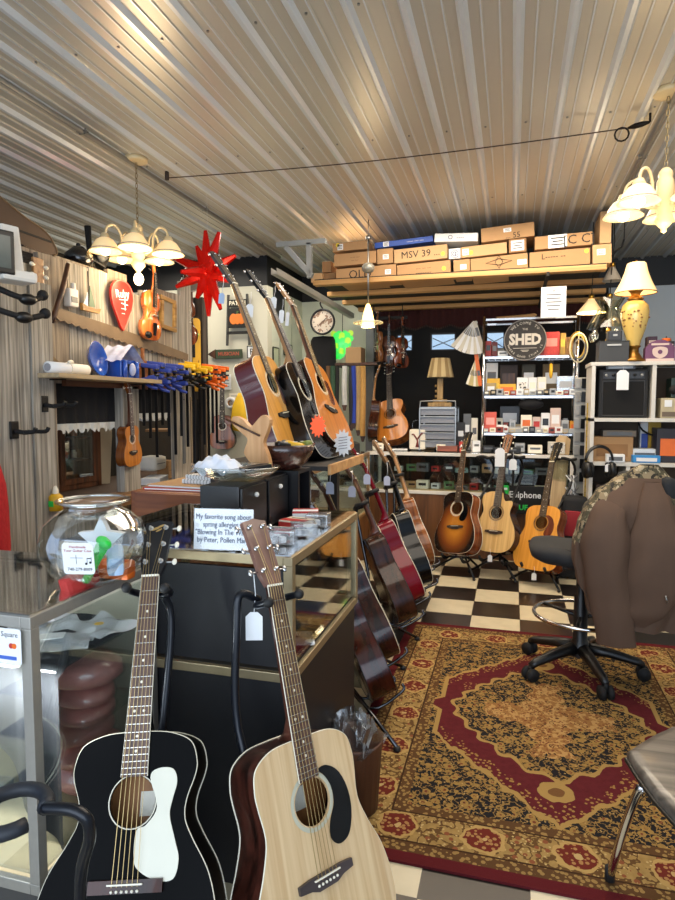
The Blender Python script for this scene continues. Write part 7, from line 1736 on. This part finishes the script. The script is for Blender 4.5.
# ================================================================ WHITE BOOKCASE
BX0, BX1, BY0, BY1 = .583, 1.38, 5.12, 5.48
bk = thing('bookcase', 'white open bookcase at the right carrying an amplifier and a lit lamp', 'bookcase', ((BX0 + BX1) / 2, (BY0 + BY1) / 2, 0))
SHW = mat('bookcase_white', '#cfcbc2', .45, var=.05)
cx_, wS = (BX0 + BX1) / 2, BX1 - BX0; dS = BY1 - BY0
zt = aY(600, 362, BY0).z; z2 = aY(600, 418, BY0).z; z3 = aY(600, 462, BY0).z
vd = aY(654.5, 380, BY0).x - cx_
for z_ in (zt, z2, z3, .5, .08): MB().use(SHW).box((0, 0, z_ - .014), (wS + (.02 if z_ == zt else 0), dS, .028), bev=.002).build('shelf', bk)
for x_ in (-wS / 2 + .014, wS / 2 - .014): MB().use(SHW).box((x_, 0, (zt - .03) / 2), (.028, dS, zt - .03), bev=.002).build('side_panel', bk)
for (a, c) in ((z2, zt), (.5, z3)): MB().use(SHW).box((vd if a == z2 else -.12, 0, (a + c - .028) / 2), (.028, dS - .01, c - a - .028)).build('divider', bk)
MB().use(mat('bookcase_back', '#4a3a2a', .7)).box((0, dS / 2 - .004, zt / 2), (wS - .03, .006, zt - .06)).build('back_panel', bk)
def bp_(px, z_, dy=0.0): return V((aY(px, 400, BY0 + .05 + dy).x, BY0 + .05 + dy, z_ + .001))
# amplifier
al, ar = aY(599, 400, BY0 + .03).x, aY(648.5, 400, BY0 + .03).x; ah = aY(600, 369, BY0 + .03).z - z2 - .005
t = thing('guitar_amplifier', 'black guitar amplifier with dark grille in the white bookcase', 'amplifier', ((al + ar) / 2, BY0 + .17, z2 + .001))
aw = ar - al
MB().use(mat('tolex', '#17181b', .7, var=.3, scale=90)).box((0, 0, ah / 2), (aw, .24, ah), bev=.012).build('cabinet', t)
MB().use(mat('grille_cloth', '#0c0c0e', .9, var=.3, scale=120)).box((0, -.122, ah * .40), (aw - .06, .006, ah * .68)).build('grille', t)
MB().use(mat('grille_frame', '#3a3a3c', .5)).tube([(-aw / 2 + .027, -.123, ah * .05), (aw / 2 - .027, -.123, ah * .05), (aw / 2 - .027, -.123, ah * .76), (-aw / 2 + .027, -.123, ah * .76)], .004, 5, closed=True).build('grille_frame', t)
pn = MB().use(mat('panel_grey', '#26272b', .4)).box((0, -.122, ah * .88), (aw - .06, .006, ah * .14)).build('control_panel', t)
for k in range(6): MB().use(SILV if k in (0, 5) else BLK).smooth().cyl((-aw * .36 + k * aw * .72 / 5, -.124, ah * .88), (-aw * .36 + k * aw * .72 / 5, -.14, ah * .88), .011, n=12).build('knob', pn)
price_tag('large white price tag taped on the front of the guitar amplifier', aY(623, 370, BY0 - .005), (.085, .15), .02)
t = thing('flat_silver_box', 'flat grey device lying on top of the guitar amplifier', 'device', ((al + ar) / 2 - .02, BY0 + .17, z2 + ah + .003))
MB().use(GREYM).box((0, 0, .016), (aw * .6, .18, .032), bev=.004).build('case', t); MB().use(SILV).box((0, -.0905, .016), (aw * .5, .001, .02)).build('face', t)
# lit lamp on top
lp = bp_(632, zt, .02)
t = thing('table_lamp', 'lit table lamp with cream urn base and gold foot on the white bookcase', 'lamp', lp)
GOLDP = mat('antique_gold', '#8a6024', .3, .7, var=.2)
kz = aY(632, 262, lp.y).z - lp.z
URN = mat('cream_urn', '#d8b868', .25, coat=.5, var=.1, scale=10)
MB().use(GOLDP).smooth().lathe([(0, 0), (.085, 0), (.088, .012), (.06, .03), (.05, .05), (.036, .07), (.035, .10), (.05, .115), (.05, .12), (0, .12)], 28).build('foot', t)
MB().use(URN).smooth().lathe([(.040, .118), (.05, .16), (.08, .25), (.096, .32), (.100, .37), (.092, .42), (.066, .45), (.045, .458)], 32).build('urn', t)
m_, nt, b = shader('flower_sprays')
mb = MB().use(mat('brown_flower', '#8a5a24', .5))
for k in range(26):
    a = -PI / 2 + random.uniform(-1.3, 1.3); z_ = random.uniform(.25, .38); rr = interp([(.16, .05), (.25, .08), (.32, .096), (.37, .10), (.42, .092)], z_) + .001
    mb.ball((rr * math.cos(a), rr * math.sin(a), z_), random.uniform(.005, .011), 5, (1, 1, .7))
mb.build('painted_flowers', t)
MB().use(GOLDP).smooth().lathe([(.05, .455), (.06, .47), (.045, .485), (.03, .50), (.04, .52), (.058, .535), (.058, .545), (.02, .56), (.012, .60), (.012, .66), (0, .66)], 24).build('neck', t)
SHD = mat('lit_shade', '#f2dca8', .7, emis='#ffc878', es=.42)
MB().use(SHD).smooth().lathe([(.148, kz - .235), (.144, kz - .222), (.108, kz - .15), (.082, kz - .08), (.066, kz - .014), (.060, kz - .01)], 36, flute=(8, .02)).build('lamp_shade', t)
MB().use(GOLDP).smooth().tube([(.147 * math.cos(a), .147 * math.sin(a), kz - .233) for a in [i * PI / 16 for i in range(32)]], .004, 5, closed=True).build('trim', t); MB().use(GOLDP).smooth().cyl((0, 0, kz - .02), (0, 0, kz + .012), .008, n=8).build('finial', t)
# grey storage box and small case, cables
t = thing('storage_box', 'dark grey fabric storage box beside the lit lamp on the bookcase', 'box', bp_(610.5, zt, .05))
MB().use(mat('grey_fabric', '#3f4246', .8)).box((0, 0, .075), (.21, .2, .15), bev=.006).build('box', t); MB().use(SILV).box((0, -.102, .125), (.10, .006, .014), bev=.002).build('label_holder', t); MB().use(mat('grey_fabric_lid', '#34373a', .8)).box((0, 0, .152), (.214, .204, .01), bev=.003).build('lid', t)
t = thing('small_case', 'small dark case with silver latch on the grey storage box', 'case', bp_(612, zt + .158, .05))
MB().use(mat('slate_case', '#2a2d34', .5)).box((0, 0, .04), (.10, .12, .08), bev=.01).build('case', t); MB().use(SILV).box((0, -.062, .045), (.03, .006, .014)).build('latch', t)
t = thing('tin_emblem', 'purple and pink arched box with white shield emblem on the bookcase', 'box', bp_(657, zt, .02))
m_ = mat('purple_tin', '#6a3a5c', .4); pw = .20
MB().use(m_).prism([(-pw / 2, 0), (pw / 2, 0), (pw / 2, .10), (pw * .32, .14), (pw * .1, .158), (-pw * .1, .158), (-pw * .32, .14), (-pw / 2, .10)], -.04, .04, FRONT).build('box', t)
MB().use(mat('pale_pink', '#d8b8bc', .5)).prism([(p.x, p.y) for p in spline([(0, .02, 0), (.045, .045, 0), (.05, .09, 0), (.02, .105, 0), (-.02, .105, 0), (-.05, .09, 0), (-.045, .045, 0)], 4, closed=True)], .041, .045, FRONT).build('shield', t)
MB().use(m_).prism(circ(.016, 14, (0, .068)), .0455, .047, FRONT).build('shield_boss', t)
MB().use(mat('pale_pink', '#d8b8bc')).box((0, -.042, .01), (.19, .004, .018)).box((0, -.042, .125), (.12, .004, .014)).build('bands', t)
for i, (px, h_, m_, lab) in enumerate(((649, .20, mat('plum_box', '#3f2436', .5), 'narrow plum box behind the purple arched box'), (666, .16, mat('dark_box2', '#241c20', .5), 'dark box behind the purple arched box, right'))):
    o = solo(MB().use(m_).box((0, 0, h_ / 2), (.07, .1, h_), bev=.004), 'stock_box', lab, 'box', bp_(px, zt, .18)); MB().use(mat('pale_pink', '#d8b8bc')).box((0, -.0506, h_ * .8), (.05, .001, .02)).build('label', o)
t = thing('orange_ornament', 'small orange pumpkin ornament behind the purple arched box', 'ornament', bp_(664, zt + .17, .20)); MB().use(ORGM).smooth().lathe([(0, -.02), (.025, -.016), (.034, 0), (.028, .018), (0, .022)], 14, flute=(6, .1)).build('pumpkin', t); MB().use(DKW).cyl((0, 0, .02), (0, 0, .035), .004, n=6).build('stem', t)
# right bay: green tagged device, beige tape deck
t = thing('tape_deck', 'beige cassette deck in the right bay of the bookcase', 'tape deck', bp_(672, z2, .02)); xx = aY(658, 400, BY0 + .07).x
t.location.x = xx + .19
BEI = mat('beige_plastic', '#b5a888', .5)
MB().use(BEI).box((0, .05, .075), (.36, .2, .15), bev=.006).build('case', t); MB().use(mat('brown_plastic', '#6a5a48', .5)).box((-.02, -.052, .03), (.30, .006, .035)).build('lower_panel', t); MB().use(BLK).box((.06, -.052, .10), (.14, .006, .06)).build('cassette_door', t); MB().use(PAPER).box((-.13, -.0525, .11), (.05, .006, .05)).build('white_square', t)
t = thing('green_device', 'dark green boxed device with a white tag on the beige cassette deck', 'device', (xx + .20, BY0 + .12, z2 + .152))
MB().use(mat('dark_green', '#1a2e22', .4)).box((0, 0, .075), (.24, .16, .15), bev=.006).build('case', t); MB().use(PAPER).prism([(-.03, .02), (.04, .02), (.04, .09), (.02, .11), (-.01, .11), (-.03, .09)], .081, .083, FRONT).build('tag', t); MB().use(BLKM).smooth().ball((-.1, -.08, .06), .035, 8).build('dial', t)
# shelf 3 (below amplifier)
MBs = [('cardboard_box', 'open tan cardboard box on the bookcase shelf below the amplifier', 'box', 613, .30, .22, .19, CARD, CARD3, .06), ('storage_box', 'grey flat pouch lying on the tan cardboard box', 'pouch', 620, .24, .2, .05, mat('mouse_grey', '#6f665c', .7), GREYM, .08), ('white_box', 'white printed box over a blue box on the bookcase shelf', 'box', 645, .19, .12, .10, PAPER, GREYM, .03), ('blue_box', 'bright blue box at the front edge of the bookcase shelf', 'box', 648, .19, .08, .055, mat('sky_blue', '#2f86c8', .5), PAPER, -.02), ('white_box', 'white low carton with grey print in front of the tan box', 'box', 617, .13, .08, .06, PAPER, GREYM, -.03), ('yellow_box', 'ochre upright box at the back of the bookcase shelf', 'box', 655, .09, .08, .32, mat('ochre', '#b5922c', .6), BRASS, .24), ('stock_box', 'white upright box at the back of the bookcase shelf', 'box', 646, .08, .08, .30, PAPER, BLUEM, .26), ('dark_case', 'dark case at the right end of the bookcase shelf', 'case', 672, .20, .2, .26, mat('plum_black', '#221e26', .5), ORGM, .04)]
zo = {1: .191, 2: .056}
for i, (k, lab, cat, px, w_, d_, h_, m1, m2, dy) in enumerate(MBs):
    q = bp_(px, z3 + zo.get(i, 0), dy); q.y += d_ / 2 - .03
    if i == 2: q = bp_(px, z3, .10)
    o = solo(MB().use(m1).box((0, 0, h_ / 2), (w_, d_, h_), bev=.004), k, lab, cat, q)
    MB().use(m2).box((0, -d_ / 2 - .0008, h_ * .45), (w_ * .75, .0012, h_ * .5)).build('label', o)
t = thing('black_cable', 'black cable draped across the back of the bookcase shelf', 'cable', bp_(652, z3 + .02, .16)); MB().use(BLKM).smooth().tube(spline([(-.10, 0, .30), (-.06, 0, .22), (.03, 0, .17), (.12, 0, .12), (.13, 0, .0)], 5), .007, 6).build('lead', t); MB().use(BLK).smooth().cyl((.13, 0, -.015), (.13, 0, .02), .010, n=8).build('plug', t)
# headphones hung on the left side
hp = aY(599, 470, BY0 - .04)
t = thing('headphones', 'black headphones hanging on the left edge of the white bookcase', 'headphones', M=MX.Translation(hp) @ MX.Rotation(.3, 4, 'Z') @ MX.Diagonal((1.1, 1.1, 1.3, 1)))
arc = [(.095 * math.cos(a), 0, .055 + .085 * math.sin(a)) for a in [i * PI / 14 for i in range(15)]]
MB().use(BLK).smooth().tube(arc, .012, 8, flat=.6).build('headband', t)
for sx in (-1, 1):
    e = MB().use(BLK).smooth().lathe([(0, -.02), (.045, -.02), (.052, 0), (.045, .02), (0, .022)], 18, MX.Translation((sx * .085, 0, .0)) @ MX.Rotation(PI / 2, 4, 'Y')).build('ear_cup', t)
    MB().use(BLKM).smooth().lathe([(.03, .018), (.046, .02), (.044, .034), (.03, .034)], 16, MX.Translation((sx * .085, 0, 0)) @ MX.Rotation(-sx * PI / 2, 4, 'Y')).build('ear_pad', e)
price_tag('small white tag hanging from the black headphones', aY(608, 464, BY0 - .05), (.04, .06), .05)
# lower bookcase things
for i, (px, py, w_, h_, m_, lab) in enumerate(((608, 505, .16, .26, mat('dark_brown_case', '#2e2018', .7), 'dark brown box low in the bookcase below the headphones'), (623, 500, .12, .30, mat('umber_case', '#3d2a1c', .7), 'umber upright case low in the bookcase left of the jacket'), (668, 480, .20, .16, SILV, 'silver device low in the bookcase at the far right'))):
    z_ = .501; q = bp_(px, z_, .06)
    o = solo(MB().use(m_).box((0, 0, h_ / 2), (w_, .2, h_), bev=.005), 'stock_box', lab, 'box', q); MB().use(GREYM).box((0, -.1008, h_ * .6), (w_ * .5, .0012, h_ * .2)).build('label', o)
# red and black gear leaning by the bookcase
t = thing('gear_bag', 'black and red gear bag leaning at the foot of the bookcase behind the chair', 'bag', (.48, 5.22, 0))
MB().use(mat('black_nylon', '#131316', .8)).smooth().box((0, 0, .33), (.20, .16, .66), (.0, .06, 0), bev=.04).build('bag', t); MB().use(mat('red_nylon', '#8e1620', .7)).smooth().box((.0, -.085, .45), (.14, .02, .20), (0, .06, .1), bev=.008).build('red_panel', t)
t = thing('cable_bundle', 'tangle of clear and white cables hanging by the long pale plank', 'cables', aY(572, 490, 5.3))
for k in range(6): MB().use((PAPER, SILV, GREYM)[k % 3]).smooth().tube(spline([(-.05 + .02 * k, 0, .12), (.03 * math.sin(k), -.03, .04), (-.04 + .02 * k, -.02, -.06), (.05 * math.cos(k * 2), 0, -.12), (.02 * k - .05, .01, .02)], 5), .005, 5).build('cable', t)
# ================================================================ CHANDELIERS AND HANGING LAMPS
CREAM = mat('cream_enamel', '#d2bd92', .35, var=.05)
FROST = mat('frosted_shade', '#f4e0b4', .35, emis='#ffcf88', es=.32)
BULB = mat('lit_bulb', '#fff4da', .3, emis='#ffe2b0', es=7)
BANDM = mat('shade_band', '#8f8674', .4)
def chandelier(label, P, zc_, ang0, tilt=0):
    t = thing('chandelier', label, 'chandelier', (P.x, P.y, zc_))
    H = ZC - zc_
    MB().use(CREAM).smooth().lathe([(.065, H - .025), (.07, H - .02), (.072, H - .002), (0, H - .002)], 24).lathe([(0, H - .03), (.05, H - .03), (.065, H - .025)], 24).build('canopy', t)
    mb = MB().use(mat('chain_brass', '#8d7c5a', .35, .8)).smooth(); n = int((H - .13) / .03)
    for i in range(n):
        z_ = H - .035 - i * .03; a = PI / 2 * (i % 2)
        mb.tube([(.007 * math.cos(q) * math.cos(a), .007 * math.cos(q) * math.sin(a), z_ - .013 + .019 * math.sin(q)) for q in [j * PI / 4 for j in range(8)]], .0022, 4, closed=True)
    mb.build('chain', t)
    MB().use(CREAM).smooth().lathe([(0, .105), (.018, .10), (.03, .085), (.034, .07), (.03, .055), (.038, .04), (.042, -.01), (.042, -.10), (.03, -.115), (.038, -.13), (.044, -.15), (.03, -.17), (.012, -.19), (.014, -.2), (0, -.21)], 20).build('hub', t)
    for k in range(5):
        a = R(ang0 + 72 * k); d = V((math.cos(a), math.sin(a), 0)); Rr_ = .195
        ar_ = MB().use(CREAM).smooth().tube(spline([d * .035 + V((0, 0, -.08)), d * .09 + V((0, 0, -.06)), d * .10 + V((0, 0, .02)), d * .135 + V((0, 0, .075)), d * .18 + V((0, 0, .06)), d * Rr_ + V((0, 0, .01))], 4), .0075, 6).build('arm', t)
        S_ = MX.Translation(d * Rr_)
        MB().use(CREAM).smooth().lathe([(0, .02), (.02, .018), (.028, .0), (.032, -.012), (0, -.012)], 16, S_).build('cup', ar_)
        sh = MB().use(FROST).smooth().lathe([(.028, -.008), (.05, -.022), (.07, -.05), (.082, -.078), (.098, -.092), (.095, -.093), (.078, -.079), (.066, -.05), (.046, -.024), (.026, -.012)], 26, S_).build('shade', ar_)
        MB().use(BANDM).smooth().tube([(Rr_ * d.x + .0835 * math.cos(q), Rr_ * d.y + .0835 * math.sin(q), -.078) for q in [i * PI / 14 for i in range(28)]], .003, 5, closed=True).build('band', sh)
        MB().use(BULB).smooth().ball(d * Rr_ + V((0, 0, -.085)), .030, 10).build('bulb', ar_)
    return t
cl = chandelier('cream five-arm chandelier with lit glass shades above the barn-board wall at the left', V((-2.262, 3.46, 0)), 2.40, -62)
MB().use(BULB).smooth().ball((0, 0, -.235), .03, 10, (1, 1, 1.3)).build('bulb', cl)
chandelier('cream chandelier with lit glass shades hanging at the right edge', V((.700, 3.43, 0)), 2.43, 152)
# pendants at the right rear
def pend(label, px, py, Y, prof, m_, es=False, name='pendant_lamp', extra=None):
    p = aY(px, py, Y); t = thing(name, label, 'lamp', p)
    MB().use(BLKM).smooth().tube([(0, 0, prof[-1][1]), (0.01, 0, (ZC - p.z) * .6), (0, 0, ZC - p.z)], .004, 5).build('cord', t)
    MB().use(m_).smooth().lathe(prof, 8 if extra else 22).build('shade', t)
    MB().use(BRASS).smooth().lathe([(0, prof[-1][1] + .04), (.02, prof[-1][1] + .035), (.024, prof[-1][1]), (0, prof[-1][1])], 14).build('cap', t)
    return t
pend('lit cream cone pendant lamp hanging behind the wire shelf at right', 591, 313, 5.6, [(.115, 0), (.112, .005), (.03, .105), (.026, .115)], FROST)
pend('pale grey cone pendant shade hanging unlit left of the lit urn lamp', 612, 281, 5.5, [(.075, 0), (.072, .005), (.03, .09), (.02, .11)], mat('grey_glass_shade', '#9a948a', .3))
t = pend('leaded-glass lantern with brass body hanging left of the urn lamp', 609, 325, 5.45, [(.165, -.03), (.15, .01), (.085, .12), (.06, .13), (.11, .21), (.108, .212)], glass('lantern_glass', (.72, .74, .62), .16, .06, .4), extra=True)
MB().use(BRASS).smooth().lathe([(0, -.15), (.02, -.15), (.026, -.12), (.012, -.09), (.022, -.06), (.015, -.02), (0, -.02)], 14).build('stem', t)
mb = MB().use(mat('lead_came', '#4a4438', .4, .6))
for k in range(8):
    a = 2 * PI * k / 8; mb.tube([(.166 * math.cos(a), .166 * math.sin(a), -.03), (.151 * math.cos(a), .151 * math.sin(a), .01), (.086 * math.cos(a), .086 * math.sin(a), .12), (.061 * math.cos(a), .061 * math.sin(a), .13), (.111 * math.cos(a), .111 * math.sin(a), .21)], .0035, 4)
mb.build('lead_frame', t)
for k in range(5):
    a = 2 * PI * k / 5; MB().use(glass('jar_glass', (.9, .93, .9), .4)).smooth().lathe([(.018, 0), (.03, -.03), (.028, -.06), (.015, -.075)], 12, MX.Translation((.14 * math.cos(a), .14 * math.sin(a), -.05))).build('glass_drop', t)
t = thing('hanging_chain', 'dark hook and chain hanging above the unlit cone pendant', 'chain', aY(617, 250, 5.5)); MB().use(BLKM).smooth().tube(spline([(-.06, 0, -.10), (-.02, 0, -.02), (.03, 0, .02), (.05, 0, .08)], 4), .008, 6).build('hook', t); MB().use(BLKM).smooth().tube([(.05, 0, .08), (.05, 0, ZC - t.location.z)], .004, 5).build('cord', t)
# ================================================================ LIGHT
w = bpy.data.worlds.new('world'); SC.world = w; w.use_nodes = True
nt = w.node_tree; bg = nt.nodes['Background']; X.nt = nt
tc = nt.nodes.new('ShaderNodeTexCoord'); x, y, z = xyz(tc.outputs['Generated'])
f = X.op('MULTIPLY_ADD', z, 0.5, 0.5)
col = xmix(f, '#c2cfdd', '#9cc0f0'); nt.links.new(col.s, bg.inputs['Color']); bg.inputs['Strength'].default_value = 0.9
def lamp(name, kind, loc, power, col=(1, 1, 1), size=.1, rot=(0, 0, 0), sy=None):
    l = bpy.data.lights.new(name, kind); l.energy = power; l.color = col
    if kind == 'AREA':
        l.size = size
        if sy: l.shape = 'RECTANGLE'; l.size_y = sy
    else: l.shadow_soft_size = size
    o = bpy.data.objects.new(name, l); COL.objects.link(o); o.location = loc; o.rotation_euler = rot; return o
lamp('storefront_daylight', 'AREA', (-.3, -1.7, 1.5), 95, (.80, .90, 1), 5.0, (R(90), 0, 0), 2.2)
lamp('shop_fill', 'AREA', (.2, 2.6, 2.84), 34, (1, .89, .75), 2.2, (0, 0, 0), 1.6)  # unseen fill added to keep the room evenly bright; no fixture here
lamp('rear_fill', 'AREA', (.0, 4.6, 2.84), 40, (1, .85, .66), 2.2, (0, 0, 0), .8)  # second unseen fill, added to lift the rear of the shop
lamp('back_left_fill', 'AREA', (-1.7, 5.7, 2.84), 16, (1, .92, .78), .9, (0, 0, 0), .9)  # added fill that brightens the pale green wall at back left
lamp('workshop_fill', 'AREA', (-3.3, 5.2, 2.8), 22, (1, .9, .75), 1.2, (0, 0, 0), .8)  # unseen fill lamp without fixture, over the space behind the barn boards
lamp('case_fill', 'AREA', (-1.25, 1.11, .72), 9, (.95, .97, 1), .5, (R(72), 0, 0), .05)  # added fill that brightens the bundles and bags inside the case
SC.view_settings.view_transform = 'Standard'
SC.view_settings.look = 'None'
SC.view_settings.exposure = 0.45
SC.cycles.max_bounces = 8; SC.cycles.transparent_max_bounces = 16
SC.cycles.use_denoising = True
SC.cycles.sample_clamp_indirect = 6
for (p, e) in (((-2.16, 3.40, 2.12), 13), ((.70, 3.40, 2.13), 8)): lamp('chandelier_bulbs', 'POINT', p, e, (1, .76, .46), .12)
lamp('urn_lamp_bulb', 'POINT', tuple(lp + V((0, 0, .62))), 2.0, (1, .76, .45), .05)
lamp('cone_pendant_bulb', 'POINT', tuple(aY(591, 318, 5.6)), 6, (1, .8, .55), .05)
lamp('pendant_bulb', 'POINT', tuple(aY(368, 330, 5.1)), 9, (1, .78, .5), .04)
lamp('green_lamp_bulb', 'POINT', tuple(gl + V((0, -.08, 0))), .3, (.3, 1, .4), .05)
